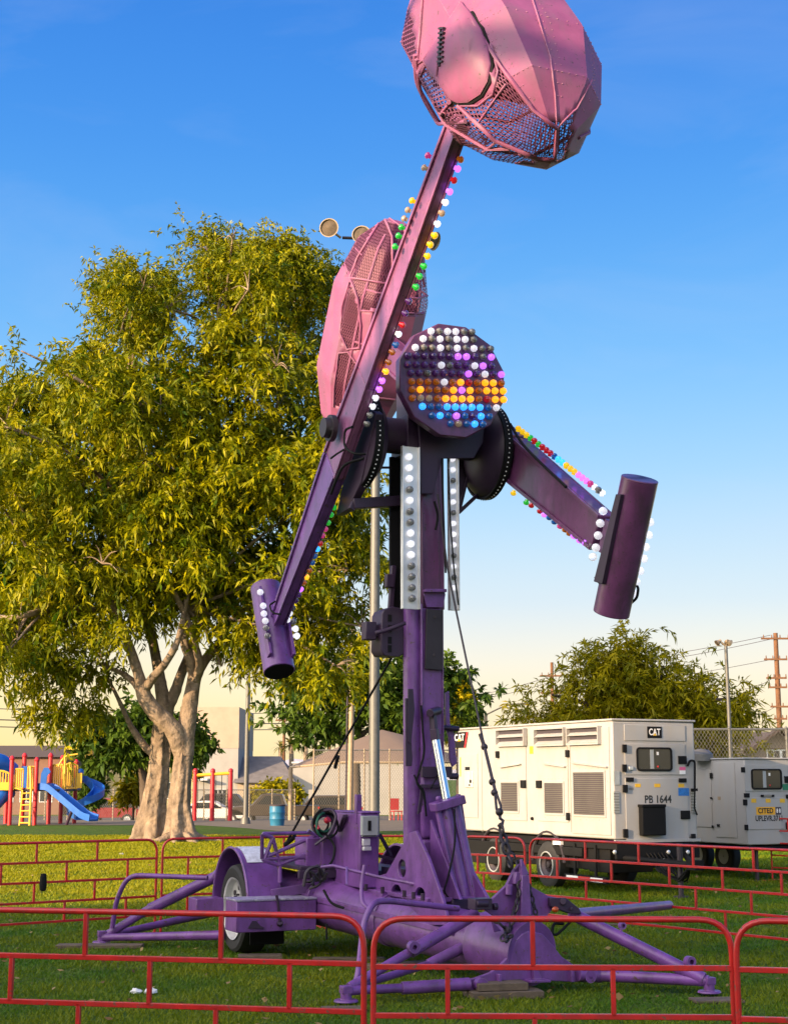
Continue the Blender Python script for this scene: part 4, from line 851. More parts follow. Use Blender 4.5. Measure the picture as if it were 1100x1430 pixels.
# ================================================================== GENERATORS
TX, TY = R(25.5), 0
def gen(label, ox, oy, W, Ln, z0, z1):
    e = empty('trailer_generator', (ox, oy, 0), TX, label, 'generator', 'white generators on trailers'); return e
def wl(e, p):
    d = Vector(p) - Vector(e.location); c, s = math.cos(TX), math.sin(TX); return Vector((d.x * c + d.y * s, -d.x * s + d.y * c, d.z))
def on(e, px, py, ax, val):              # picture point on the plane local x = val (ax 0) or local y = val (ax 1)
    o = wl(e, CAMP); r = ray(px, py); c, s = math.cos(TX), math.sin(TX); r = Vector((r.x * c + r.y * s, -r.x * s + r.y * c, r.z))
    return o + r * ((val - o[ax]) / r[ax])
GA = dict(W=1.55, Ln=5.1, z0=0.84, z1=2.64)
g1 = gen('large white generator trailer with black lettering on its end and brown grilles along its side', 3.37, 23.5, 1.55, 5.1, .84, 2.64)
W, Ln, z0, z1 = 1.55, 5.1, 0.84, 2.64
mm = MB(); mm.bb((0, 0, z0), (W, Ln, z1)); mm.build('body', M['white'], g1, bevel=0.025)
mm = MB(); mm.bb((-0.02, -0.02, z1 + 0.002), (W + 0.02, Ln + 0.02, z1 + 0.035)); mm.build('roof', M['white'], g1, bevel=0.01)
S = lambda px, py, d=0.0: on(g1, px, py, 0, -d)
Bk = lambda px, py, d=0.0: on(g1, px, py, 1, -d)
def srect(px0, py0, px1, py1):           # rectangle on the side face in local (y, z)
    a = S(px0, (py0)); b = S(px1, py1); return max(a.y, b.y), min(a.y, b.y), max(a.z, b.z), min(a.z, b.z)
def cr(x, y): return 620 + x / 4.2308, 980 + y / 4.2308
def cr2(x, y): return 840 + x / 4.2308, 980 + y / 4.2308
def side_box(x0, y0, x1, y1, t, name, mat, bevel=0.004, d0=0.002):
    a = S(*cr(x0, y0)); b = S(*cr(x1, y1)); mm = MB(); mm.bb((-t - d0, min(a.y, b.y), min(a.z, b.z)), (-d0, max(a.y, b.y), max(a.z, b.z))); return mm.build(name, M[mat], g1, bevel=bevel)
def back_box(x0, y0, x1, y1, t, name, mat, bevel=0.004, d0=0.002, par=None):
    a = Bk(*cr2(x0, y0)); b = Bk(*cr2(x1, y1)); mm = MB(); mm.bb((min(a.x, b.x), -t - d0, min(a.z, b.z)), (max(a.x, b.x), -d0, max(a.z, b.z))); return mm.build(name, M[mat], par or g1, bevel=bevel)
# doors drawn by their shadow gaps: thin raised panels
for x0, y0, x1, y1 in ((330, 165, 490, 704), (548, 160, 738, 712), (746, 160, 988, 790), (88, 310, 202, 686)): side_box(x0, y0, x1, y1, 0.012, 'door', 'white', 0.004)
for x0, x1, y0, y1 in ((328, 488, 172, 250), (553, 724, 168, 248), (746, 928, 160, 240)):
    a = S(*cr(x0, y0)); b = S(*cr(x1, y1)); ym, yM = min(a.y, b.y), max(a.y, b.y); zm, zM = min(a.z, b.z), max(a.z, b.z)
    mm = MB(); mm.bb((-0.017, ym, zm), (-0.0145, yM, zM), 1)
    n = 2
    for k in range(n):
        zz = zM - (zM - zm) * (k + 0.12) / n; hgt = (zM - zm) / n
        q = mm.add([(-0.018, ym + 0.01, zz - hgt * .42), (-0.018, yM - 0.01, zz - hgt * .42), (-0.075, yM - 0.01, zz - hgt * 0.82), (-0.075, ym + 0.01, zz - hgt * 0.82)]); mm.face((q, q + 1, q + 2, q + 3), 0)
        mm.bb((-0.082, ym, zz - hgt * 0.88), (-0.0185, yM, zz - hgt * 0.825), 0)
    for yy in (ym - 0.02, yM): mm.bb((-0.084, yy, zm - 0.02), (-0.0135, yy + 0.02, zM + 0.02), 0)
    mm.bb((-0.083, ym - 0.018, zM + 0.001), (-0.0145, yM + 0.018, zM + 0.022), 0); mm.bb((-0.083, ym - 0.018, zm - 0.03), (-0.0145, yM + 0.018, zm - 0.002), 0)
    mm.build('louvre', [M['white'], M['fascia']], g1)
for x0, y0, x1, y1 in ((342, 478, 442, 648), (598, 480, 710, 660), (768, 418, 955, 672)):
    a = S(*cr(x0, y0)); b = S(*cr(x1, y1)); ym, yM = min(a.y, b.y), max(a.y, b.y); zm, zM = min(a.z, b.z), max(a.z, b.z)
    mm = MB(); mm.bb((-0.018, ym, zm), (-0.0145, yM, zM), 0); n = max(8, int((zM - zm) / 0.03))
    for k in range(n): zz = zm + (zM - zm) * (k + 0.5) / n; mm.bb((-0.026, ym, zz - 0.008), (-0.0185, yM, zz + 0.004), 1)
    gr_ = mm.build('grille', [M['fascia'], M['louvre']], g1)
    mm = MB(); t = 0.03
    mm.bb((-0.03, ym - t, zm - t), (-0.0142, yM + t, zm)); mm.bb((-0.03, ym - t, zM), (-0.0142, yM + t, zM + t)); mm.bb((-0.03, ym - t, zm + .001), (-0.0142, ym, zM - .001)); mm.bb((-0.03, yM, zm + .001), (-0.0142, yM + t, zM - .001))
    nb = 5
    for k in range(nb + 1):
        for zz in (zm - 0.07, zM + 0.07): mm.sph((-0.014, ym + (yM - ym) * k / nb, zz), 0.011, 6, 4)
    for k in range(1, 5):
        for yy in (ym - 0.07, yM + 0.07): mm.sph((-0.014, yy, zm + (zM - zm) * k / 5), 0.011, 6, 4)
    mm.build('frame', M['white'], gr_)
for (xa, ya), (xb, yb) in (((332, 388), (452, 368)), ((588, 366), (715, 384)), ((756, 360), (962, 386))):
    a = S(*cr(xa, ya), 0.03); b = S(*cr(xb, yb), 0.03); mm = MB(); mm.beam(a, b, 0.06, 0.022, up=(0, 0, 1)); mm.build('rain_guard', M['white'], g1, bevel=0.004)
for x0, y0, x1, y1 in ((313, 292, 328, 332), (725, 285, 742, 327), (460, 463, 488, 510), (552, 465, 582, 510), (730, 655, 746, 700)):
    h_ = side_box(x0, y0, x1, y1, 0.03, 'handle', 'black', 0.006, 0.014)
mm = MB(); a = S(*cr(518, 690), 0.02); mm.sph(a, 0.03, 8, 5); mm.build('lock', M['black'], g1)
side_box(504, 263, 526, 307, 0.003, 'warning_label', 'yellow', 0, 0.0015); side_box(97, 328, 104, 442, 0.003, 'warning_label', 'yellow', 0, 0.0145)
side_box(128, 385, 155, 404, 0.004, 'red_label', 'black', 0, 0.0145); side_box(128, 412, 177, 506, 0.02, 'control_panel', 'alu', 0.004, 0.0145)
mm = MB(); mm.sph(S(*cr(155, 470), 0.035), 0.035, 10, 6, sc=(0.5, 1, 1)); mm.sph(S(*cr(150, 492), 0.035), 0.02, 8, 5); mm.build('gauge', M['black'], g1)
# seams on the side
mm = MB()
for x in (221, 740):
    a = S(*cr(x, 175)); b = S(*cr(x, 770)); mm.bb((-0.004, a.y - 0.006, b.z), (-0.0015, a.y + 0.006, a.z))
mm.build('panel_seam', M['seam'], g1)
# logo plates
def logo(parent, a, b, axis, size):
    """black plate with white letters and a yellow wedge; a, b opposite corners; axis 0 side, 1 end"""
    mm = MB(); lo = Vector([min(a[i], b[i]) for i in range(3)]); hi = Vector([max(a[i], b[i]) for i in range(3)])
    size = 0.80 * (hi.z - lo.z) * (0.75 if axis == 0 else 1)
    if axis == 0:
        mm.prism([(-0.015, hi.y, hi.z), (-0.015, lo.y, hi.z), (-0.015, lo.y + (hi.y - lo.y) * 0.22, lo.z), (-0.015, hi.y, lo.z)], (-0.004, 0, 0)); pl_ = mm.build('logo_plate', M['black'], parent)
        cx = (lo.y + hi.y) / 2 + (hi.y - lo.y) * 0.1; cz = (lo.z + hi.z) / 2 + 0.04; M4 = Matrix(((0, 0, -1, -0.0195), (-1, 0, 0, cx), (0, 1, 0, cz), (0, 0, 0, 1)))
        tri = [(-0.0235, cx + size * .42, cz - size * .36), (-0.0235, cx - size * .42, cz - size * .36), (-0.0235, cx, cz - size * 0.02)]; ex = (-0.002, 0, 0)
        q = MB(); q.prism([(-0.0195, lo.y + (hi.y - lo.y) * .02, hi.z), (-0.0195, lo.y - 0.035, hi.z), (-0.0195, lo.y + (hi.y - lo.y) * .2 - 0.03, lo.z), (-0.0195, lo.y + (hi.y - lo.y) * .22, lo.z)], (-0.002, 0, 0)); q.build('red_edge', M['playred'], pl_)
    else:
        mm.bb((lo.x, -0.020, lo.z), (hi.x, -0.0125, hi.z)); pl_ = mm.build('logo_plate', M['black'], parent, bevel=0.003)
        cx = (lo.x + hi.x) / 2; cz = (lo.z + hi.z) / 2; M4 = Matrix(((1, 0, 0, cx), (0, 0, -1, -0.0205), (0, 1, 0, cz), (0, 0, 0, 1)))
        tri = [(cx - size * .24, -0.0245, cz - size * .36), (cx + size * .24, -0.0245, cz - size * .36), (cx, -0.0245, cz - size * 0.08)]; ex = (0, -0.002, 0)
    lettering('logo_letters', 'CAT', size, M4, M['lettwhite'], pl_, 0.002, 0.80 * (hi[1 - axis] - lo[1 - axis]) / (2.05 * size), size * 0.02)
    q = MB(); q.prism(tri, ex); q.build('logo_wedge', M['yellow'], pl_)
M['lettwhite'] = paint('white_lettering', (0.8, 0.8, 0.8), 0.5, var=0.02); M['lettblack'] = paint('black_lettering', (0.02, 0.02, 0.02), 0.5, var=0.02)
M['pinklabel'] = paint('pink_label', (0.7, 0.12, 0.28), 0.5, var=0.1); M['bluelabel'] = paint('blue_label', (0.02, 0.16, 0.5), 0.4, var=0.3, scale=30)
M['amberlabel'] = paint('amber_label', (0.75, 0.38, 0.02), 0.45, var=0.08); M['greenlabel'] = paint('green_label', (0.02, 0.18, 0.10), 0.45, var=0.3, scale=30)
logo(g1, S(*cr(66, 182)), S(*cr(140, 270)), 0, 0.30)
logo(g1, Bk(*cr2(263, 146)), Bk(*cr2(350, 215)), 1, 0.19)
# rear face
for x0, y0, x1, y1 in ((128, 134, 490, 234), (130, 248, 492, 432), (134, 452, 512, 812)):
    back_box(x0, y0, x1, y1, 0.010, 'door', 'white', 0.005)
def window(g, bk, x0, y0, x1, y1, crf):
    a = bk(*crf(x0, y0)); b = bk(*crf(x1, y1)); xm, xM, zm, zM = min(a.x, b.x), max(a.x, b.x), min(a.z, b.z), max(a.z, b.z); r = 0.06
    def rr(i):
        o = []
        for cx, cz, a0 in ((xM - r, zM - r, 0), (xm + r, zM - r, 90), (xm + r, zm + r, 180), (xM - r, zm + r, 270)):
            for k in range(5): t = R(a0 + k * 22.5); o.append(Vector((cx + (r - i) * math.cos(t), -0.012, cz + (r - i) * math.sin(t))))
        return o
    mm = MB(); mm.prism(rr(0), (0, -0.018, 0), [rr(0.028)]); w_ = mm.build('window', M['black'], g)
    mm = MB(); mm.prism([p + Vector((0, -0.003, 0)) for p in rr(0.029)], (0, -0.004, 0)); mm.build('pane', M['glass'], w_)
    q = MB(); xc = xm + (xM - xm) * 0.43; q.bb((xc - 0.035, -0.0215, zm + 0.035), (xc + 0.035, -0.0195, zM - 0.035)); q.build('inside_panel', M['grey'], w_)
    q = MB(); q.bb((xc + 0.09, -0.0212, zM - 0.12), (xc + 0.13, -0.0195, zM - 0.07)); q.build('sticker', M['lettwhite'], w_)
    q = MB(); q.sph((xc + 0.11, -0.02, zm + 0.07), 0.016, 8, 5); q.build('stop_button', M['playred'], w_)
window(g1, Bk, 198, 268, 412, 410, cr2)
for x0, y0, x1, y1, t in ((115, 252, 140, 300, .03), (115, 370, 140, 414, .03), (117, 490, 145, 536, .03), (120, 752, 148, 803, .03), (445, 320, 495, 368, .02), (460, 643, 516, 693, .02), (522, 780, 546, 822, .03), (137, 447, 182, 472, .02), (448, 452, 494, 476, .02)): back_box(x0, y0, x1, y1, t, 'latch', 'black', 0.006, 0.0125)
back_box(210, 610, 355, 788, 0.11, 'black_box', 'black', 0.018, 0.0125)
back_box(206, 606, 350, 622, 0.125, 'box_lid', 'black', 0.01, 0.0128)
for x0, x1 in ((192, 226), (306, 342), (447, 483)): back_box(x0, 484, x1, 505, 0.002, 'warning_label', 'yellow', 0, 0.0125)
back_box(454, 385, 490, 405, 0.002, 'pink_label', 'pinklabel', 0, 0.0125); back_box(454, 405.5, 490, 428, 0.002, 'white_label', 'lettwhite', 0, 0.0125); back_box(447, 510, 512, 555, 0.002, 'blue_label', 'bluelabel', 0, 0.0125)
back_box(155, 507, 184, 522, 0.002, 'small_label', 'seam', 0, 0.0125); back_box(153, 383, 178, 403, 0.02, 'hinge_plate', 'alu', 0.004, 0.0125)
a = Bk(*cr2(328, 578)); lettering('number_lettering', 'PB 1644', 0.165, Matrix(((1, 0, 0, a.x), (0, 0, -1, -0.0130), (0, 1, 0, a.z), (0, 0, 0, 1))), M['lettblack'], g1, 0.002, 0.88, 0.003)
for x0, x1 in ((68, 102), (522, 566)):
    for y0, y1 in ((410, 490), (532, 660)):
        if x0 > 500 and y0 < 500: continue
        a = Bk(*cr2(x0, y0)); b = Bk(*cr2(x1, y1)); mm = MB(); xm, xM, zm, zM = min(a.x, b.x), min(max(a.x, b.x), W - 0.02), min(a.z, b.z), max(a.z, b.z); mm.bb((xm, -0.008, zm), (xM, -0.002, zM), 0)
        for k in range(14): zz = zm + (zM - zm) * (k + .5) / 14; mm.bb((xm, -0.014, zz - 0.006), (xM, -0.0085, zz + 0.004), 1)
        mm.build('corner_grille', [M['louvre'], M['alu']], g1)
mm = MB(); P_ = lambda x, y, d=0.05: Bk(*cr2(x, y), d); mm.tube(bend([P_(505, 380, .02), P_(520, 345), P_(548, 350), P_(548, 520)], 0.05), 0.018, 8); mm.box(P_(545, 520, .03), (0.1, 0.05, 0.04)); mm.tube(bend([P_(548, 520), P_(545, 630), P_(562, 668)], 0.05), 0.014, 8); mm.build('exhaust_hose', M['black'], g1)
# undercarriage
mm = MB(); mm.bb((0.05, 0.06, z0 - 0.16), (W - 0.05, Ln - 0.02, z0 - 0.03)); mm.bb((0.12, 0.9, z0 - 0.50), (W - 0.12, Ln - 0.7, z0 - 0.162)); mm.bb((0.10, 0.3, z0 - 0.52), (0.9, 0.898, z0 - 0.163)); mm.bb((-.02, 3.55, z0 - .55), (.6, 4.9, z0 - .1635)); mm.bb((0.0, .95, z0 - .30), (.118, 3.5, z0 - .165)); mm.build('chassis', M['black'], g1, bevel=0.01)
mm = MB(); mm.bb((-0.02, -0.05, z0 - 0.05), (W + 0.02, -0.004, z0 - 0.006)); mm.build('rear_sill', M['white'], g1)
mm = MB(); mm.bb((0.0, -0.04, z0 - 0.30), (W, 0.02, z0 - 0.06)); mm.build('bumper', M['black'], g1, bevel=0.01)
for px, nm in ((858, 'tail_lamp'), (933, 'tail_lamp'), (960, 'tail_lamp')): a = on(g1, px, 1190, 1, -0.045); mm = MB(); mm.sph(a, 0.035, 10, 6, sc=(1, .4, 1)); mm.build(nm, M['alu'], g1)
wy = []
for px in (690, 764):
    a = on(g1, px, 1225, 0, 0.0); wy.append(a.y)
for y in (wy[0], wy[1]):
    for x in (0.10, W - 0.10):
        s_ = -1 if x < 0.5 else 1
        mm = MB(); mm.lathe((x - 0.11, y, 0.37), (1, 0, 0), [(0, 0.2), (0, 0.33), (0.03, 0.37), (0.19, 0.37), (0.22, 0.33), (0.22, 0.2)], 28); w_ = mm.build('wheel', M['tyre'], g1)
        mm = MB(); mm.lathe((x + s_ * 0.06, y, 0.37), (s_, 0, 0), [(-0.1, .02), (-0.09, 0.1), (0.0, 0.13), (0.02, 0.19), (0.055, 0.215), (0.055, 0.2)], 24); mm.lathe((x + s_ * 0.06, y, 0.37), (s_, 0, 0), [(0, 0.06), (0.03, 0.05), (0.035, 0)], 12); rm_ = mm.build('rim', M['iron'], w_)
        mm = MB(); mm.tube([(x + s_ * .118, y + .205 * math.cos(q), .37 + .205 * math.sin(q)) for q in [2 * math.pi * k / 28 for k in range(28)]], .012, 6, closed=True); mm.build('trim_ring', M['grey'], rm_)
    for x in (0.02,):
        mm = MB(); mm.tube([(x, y + 0.50 * math.cos(t), 0.42 + 0.48 * math.sin(t)) for t in [math.pi * k / 12 for k in range(13)]], 0.03, 6); mm.build('mudguard', M['iron'], g1)
a = on(g1, 815, 1227, 0, -0.01)
for dy, mt in ((0.35, 'lettwhite'), (0.0, 'playred'), (-0.35, 'lettwhite')): mm = MB(); mm.bb((-0.012, a.y + dy - 0.17, a.z - 0.03), (-0.004, a.y + dy + 0.17, a.z + 0.03)); mm.build('reflector', M[mt], g1)
mm = MB(); mm.bb((0.0, a.y - 0.6, a.z - 0.05), (0.06, a.y + 0.6, a.z + 0.05)); mm.bb((0.02, a.y - 0.3, a.z), (0.05, a.y - 0.25, z0 - 0.1)); mm.bb((0.02, a.y + 0.3, a.z), (0.05, a.y + 0.35, z0 - 0.1)); mm.build('reflector_bar', M['black'], g1)
a = on(g1, 777, 1180, 0, -0.002); mm = MB(); mm.bb((-0.006, a.y - 0.12, z0 - 0.14), (-0.002 + .05, a.y + 0.12, z0 - 0.04)); mm.build('plate', M['lettwhite'], g1)
mm = MB(); xc = W * 0.42
mm.tube([(0.15, -0.02, z0 - 0.28), (xc, -1.05, 0.50)], 0.045, 8); mm.tube([(W - 0.25, -0.02, z0 - 0.28), (xc, -1.05, 0.50)], 0.045, 8); mm.box((xc, -1.12, 0.5), (0.16, 0.22, 0.14)); mm.build('tow_frame', M['black'], g1)
mm = MB(); mm.cyl((xc, -0.75, 0.02), (xc, -0.75, 0.80), 0.04, 0.05, 10); mm.cyl((xc, -0.75, 0.0), (xc, -0.75, 0.03), 0.12, 0.12, 12); mm.tube([(xc, -0.75, 0.78), (xc + .16, -0.75, 0.78)], 0.012, 6); mm.build('jack', M['iron'], g1)
mm = MB()
for k in range(7):
    x = 0.55 + 0.07 * k; mm.tube(bend([(x, -0.02, z0 - 0.2), (x + 0.05, -0.3, 0.35 - 0.03 * (k % 3)), (xc + 0.1 * math.sin(k), -0.8, 0.22 + 0.05 * (k % 2)), (xc, -1.0, 0.48)], 0.3), 0.013, 6)
mm.build('cable', M['black'], g1)
# second generator
g2 = gen('smaller white generator trailer cut off at the right edge, yellow sign on its end', 6.08, 26.5, 1.6, 4.6, .62, 2.1)
W2, L2, y0_, y1_ = 1.7, 4.6, 0.63, 2.09
mm = MB(); mm.bb((0, 0, y0_), (W2, L2, y1_)); mm.build('body', M['white'], g2, bevel=0.02)
mm = MB(); mm.bb((-0.02, -0.02, y1_ + 0.002), (W2 + 0.02, L2, y1_ + 0.03)); mm.build('roof', M['white'], g2, bevel=0.008)
S2 = lambda px, py: on(g2, px, py, 0, 0.0); B2 = lambda px, py, d=0.0: on(g2, px, py, 1, -d)
def b2box(x0, y0, x1, y1, t, name, mat, bevel=0.004, d0=0.002):
    a = B2(*cr2(x0, y0)); b = B2(*cr2(x1, y1)); mm = MB(); mm.bb((min(a.x, b.x), -t - d0, min(a.z, b.z)), (max(a.x, b.x), -d0, max(a.z, b.z))); return mm.build(name, M[mat], g2, bevel=bevel)
def s2box(x0, y0, x1, y1, t, name, mat, bevel=0.004, d0=0.002):
    a = S2(*cr2(x0, y0)); b = S2(*cr2(x1, y1)); mm = MB(); mm.bb((-t - d0, min(a.y, b.y), min(a.z, b.z)), (-d0, max(a.y, b.y), max(a.z, b.z))); return mm.build(name, M[mat], g2, bevel=bevel)
s2box(660, 362, 800, 805, 0.010, 'door', 'white'); s2box(540, 402, 655, 742, 0.010, 'door', 'white')
for x0, y0, x1, y1 in ((643, 420, 657, 452), (654, 730, 664, 746), (645, 563, 655, 574), (686, 722, 700, 738)): s2box(x0, y0, x1, y1, 0.02, 'latch', 'black', 0.003, 0.0125)
s2box(686, 560, 704, 580, 0.003, 'sticker', 'lamp', 0, 0.0125)
b2box(835, 372, 1098, 528, 0.010, 'door', 'white', 0.005); b2box(846, 566, 1098, 752, 0.010, 'door', 'white', 0.005); b2box(940, 548, 1012, 562, 0.02, 'latch_bar', 'seam')
window(g2, B2, 875, 396, 1060, 518, cr2)
for x0, y0, x1, y1 in ((816, 386, 840, 418), (833, 540, 866, 566), (836, 726, 858, 758), (828, 577, 853, 612), (1072, 440, 1105, 480), (1082, 548, 1105, 572), (1080, 712, 1105, 752), (933, 549, 950, 562), (997, 549, 1012, 562)): b2box(x0, y0, x1, y1, 0.02, 'latch', 'black', 0.004, 0.0125)
for x0 in (878, 963, 1047): b2box(x0, 573, x0 + 30, 596, 0.002, 'warning_label', 'yellow', 0, 0.0125)
b2box(1062, 486, 1120, 522, 0.002, 'green_label', 'greenlabel', 0, 0.0125)
b2box(907, 622, 1020, 667, 0.003, 'sign', 'amberlabel', 0, 0.0125); b2box(1021, 622, 1056, 667, 0.003, 'sign_end', 'fascia', 0, 0.0125)
TXm = lambda a, d: Matrix(((1, 0, 0, a.x), (0, 0, -1, -d), (0, 1, 0, a.z), (0, 0, 0, 1)))
a = B2(*cr2(963, 645)); lettering('sign_lettering', 'CITED', 0.12, TXm(a, 0.0165), M['lettblack'], g2, 0.001, 0.95, 0.004)
for i, ch in enumerate(('8', '8')): a = B2(*cr2(1031 + 15 * i, 645)); lettering('sign_lettering', ch, 0.10, TXm(a, 0.0165), M['lettwhite'], g2, 0.001, 0.7, 0.003)
a = B2(*cr2(985, 690)); lettering('number_lettering', 'UPLEVR.3711', 0.125, TXm(a, 0.0130), M['lettblack'], g2, 0.001, 0.82, 0.004)
mm = MB(); mm.bb((0.05, 0.05, y0_ - 0.10), (W2 - 0.05, L2, y0_ - 0.02)); mm.build('chassis', M['black'], g2, bevel=0.01)
for y in (2.6, 3.4):
    for x in (0.12, W2 - 0.12):
        mm = MB(); mm.lathe((x - 0.1, y, 0.30), (1, 0, 0), [(0, 0.15), (0, 0.27), (0.03, 0.3), (0.17, 0.3), (0.2, 0.27), (0.2, 0.15)], 24); w_ = mm.build('wheel', M['tyre'], g2)
        mm = MB(); mm.lathe((x - 0.105, y, 0.30), (1, 0, 0), [(0, .02), (0.0, 0.15), (0.21, 0.15), (0.21, 0.02)], 16); mm.build('rim', M['grey'], w_)
for x in (.3, 1.4): mm = MB(); mm.cyl((x, 0.15, 0.0), (x, 0.15, y0_ - 0.1), 0.035, 0.035, 8); mm.cyl((x, .15, 0), (x, .15, .02), .09, .09, 12); mm.build('jack', M['iron'], g2)
mm = MB(); mm.lathe(at(978, 1055, 27.5) - Vector((0, 0, 0.1)), (0, 0, 1), [(0, 0.22), (0.12, 0.22), (0.2, 0.14), (0.22, 0)], 16); tag(mm.build('roof_vent', M['galv']), 'grey domed vent on top of the smaller generator', 'vent')
# things lying on the grass
def gthing(name, label, cat, px, py, fn, rz=0.0, group=None):
    o = gd(px, py); o.z = 0; mm = MB(); fn(mm); ob = mm.build(name, M['wood'] if name == 'wood_block' else M['lettwhite'], None, bevel=0.006); ob.location = o; ob.rotation_euler = (0, 0, rz); return tag(ob, label, cat, group)
gthing('wood_block', 'short wood block lying under the tyre by the toolbox', 'wood block', 363, 1345, lambda m: m.box((0, 0, 0.04), (0.42, 0.2, 0.08)), 0.1)
gthing('wood_block', 'long flat plank under the purple chassis beam', 'wood block', 487, 1343, lambda m: m.box((0, 0, 0.02), (0.7, 0.14, 0.04)), 0.02)
gthing('wood_block', 'long plank seen between the outrigger struts', 'wood block', 580, 1352, lambda m: m.box((0, 0, 0.03), (1.0, 0.16, 0.06)), 0.45)
gthing('wood_block', 'flat wood pad under the front left outrigger foot', 'wood block', 480, 1412, lambda m: m.box((0, 0, 0.012), (0.34, 0.24, 0.024)), 0.1)
gthing('wood_block', 'flat wood pad under the front right outrigger foot', 'wood block', 1000, 1399, lambda m: m.box((0, 0, 0.012), (0.4, 0.22, 0.024)), 0.1)
gthing('wood_block', 'grey plank under the foot of the far left outrigger', 'wood block', 140, 1324, lambda m: m.box((0, 0, 0.02), (0.9, 0.2, 0.04)), 0.0)
gthing('wood_block', 'stack of dark boards under the front plate of the ride', 'wood block', 702, 1392, lambda m: (m.box((0, 0, 0.03), (0.60, 0.34, 0.06)), m.box((-0.03, 0.02, 0.092), (0.42, 0.3, 0.06))), 0.2)
gthing('wood_block', 'thin grey plank lying on the grass right of the ride', 'wood block', 875, 1293, lambda m: m.box((0, 0, 0.012), (0.75, 0.10, 0.024)), 0.02)
for px, py, lb in ((191, 1388, 'crumpled white litter on the grass, left one of two'), (210, 1388, 'crumpled white litter on the grass, right one of two'), (170, 1194, 'white scrap of litter beyond the far left barrier')):
    def fn(m):
        m.sph((0, 0, 0.02), 0.045, 7, 5, sc=(1.2, .8, .5))
        for i in range(len(m.v)): m.v[i] += Vector((rnd.uniform(-.012, .012), rnd.uniform(-.012, .012), rnd.uniform(-.008, .012)))
    gthing('litter', lb, 'litter', px, py, fn, 0.3)
o = gd(248, 1172); o.z = 0; mm = MB(); mm.cyl((0, 0, 0), (0, 0, 0.22), 0.17, 0.13, 12); mm.sph((0.1, 0, 0.24), 0.1, 8, 6); mm.sph((-0.12, 0, 0.2), 0.08, 8, 6); ob = mm.build('yellow_bag', M['yellow']); ob.location = o + Vector((0, -0.9, 0)); tag(ob, 'small yellow bag at the foot of the pale trunks', 'bag')
o = G(66.5, 16.55); mm = MB(); mm.lathe((0, 0, 0.57), (0, 0, 1), [(0, .02), (0.01, .034), (.06, .04), (.14, .036), (.18, .03), (.185, .01)], 12); ob = mm.build('black_sleeve', M['black']); ob.location = o; tag(ob, 'black sleeve wrapped on an upright of the far left barrier', 'sleeve')
# a seated park visitor and red chair behind the chain fence
Yv = 74
mm = MB(); o = pole_at(553, Yv); ch = empty('red_chair', o, 0.4, 'red plastic chair behind the chain link fence', 'chair')
for x in (-.2, .2):
    for y in (-.2, .2): mm = MB(); mm.cyl((x, y, 0), (x, y, .45), 0.03, 0.03, 8); mm.build('leg', M['playred'], ch)
mm = MB(); mm.box((0, 0, .47), (.5, .5, .05)); mm.build('seat', M['playred'], ch, bevel=.01); mm = MB(); mm.box((0, .25, .8), (.5, .05, .55)); mm.build('backrest', M['playred'], ch, bevel=.01)

# ================================================================== THE RIDE
RT = R(23.6); RC, RS = math.cos(RT), math.sin(RT); RO = Vector((0.29, 14.5, 0))
ride = empty('loop_ride', RO, RT, 'purple carnival loop ride on its trailer, two counterweighted arms with pink cages and coloured bulbs', 'carnival ride')
def w2l(p): d = Vector(p) - RO; return Vector((d.x * RC + d.y * RS, -d.x * RS + d.y * RC, d.z))
def l2w(p): return Vector((RO.x + p[0] * RC - p[1] * RS, RO.y + p[0] * RS + p[1] * RC, p[2]))
LO = w2l(CAMP)
def lray(px, py): r = ray(px, py); return Vector((r.x * RC + r.y * RS, -r.x * RS + r.y * RC, r.z))
def LP(px, py, ax, val): r = lray(px, py); return LO + r * ((val - LO[ax]) / r[ax])
def LX(px, py, v): return LP(px, py, 0, v)
def LY(px, py, v): return LP(px, py, 1, v)
def LZ(px, py, v): return LP(px, py, 2, v)
def LA(px, py, Y): return w2l(at(px, py, Y))
def project(p):
    d = l2w(p) - CAMP; zc = d.y * cP + d.z * sP; yc = -d.y * sP + d.z * cP
    return 550 + FPX * d.x / zc, 715 - FPX * yc / zc
def B(name, mat, fn, parent=None, bevel=0.0, angle=38, fix=True):
    m = MB(); fn(m); return m.build(name, M[mat] if isinstance(mat, str) else [M[x] for x in mat], parent or ride, bevel=bevel, angle=angle, fix=fix)

# ---- chassis beam and foot of the mast
bz = 0.50
b0 = Vector((0.19, -1.715, 0.315)); b1 = b0 + Vector((-0.612, 2.92, 0.20)) * 1.5
B('chassis_beam', 'purple', lambda m: (m.cyl(b0.lerp(b1, .10), b1, 0.235, 0.235, 32), m.cyl(b0.lerp(b1, 0.0), b0.lerp(b1, .135), 0.265, 0.265, 32), m.cyl(b0.lerp(b1, .44), b0.lerp(b1, .455), 0.25, 0.25, 32)), angle=50)
B('beam_flange', 'purple', lambda m: m.beam(b0.lerp(b1, .16) + Vector((-.235, 0, .07)), b0.lerp(b1, .9) + Vector((-.235, 0, .07)), 0.03, 0.05), bevel=0.004)
MX = -0.085
B('mast_base', 'purple', lambda m: (m.beam((0.02, 0, 0.45), (0.01, 0, 1.20), 0.34, 0.42, 0.25, 0.38, up=(0, 1, 0)), m.beam((0.01, 0, 1.202), (0.005, 0, 1.80), 0.245, 0.375, 0.235, 0.36, up=(0, 1, 0))), bevel=0.03)
def ell(c, a, b, n=18): return [Vector(c) + Vector((a * math.cos(2 * math.pi * k / n), 0, b * math.sin(2 * math.pi * k / n))) for k in range(n)]
xG = -0.27
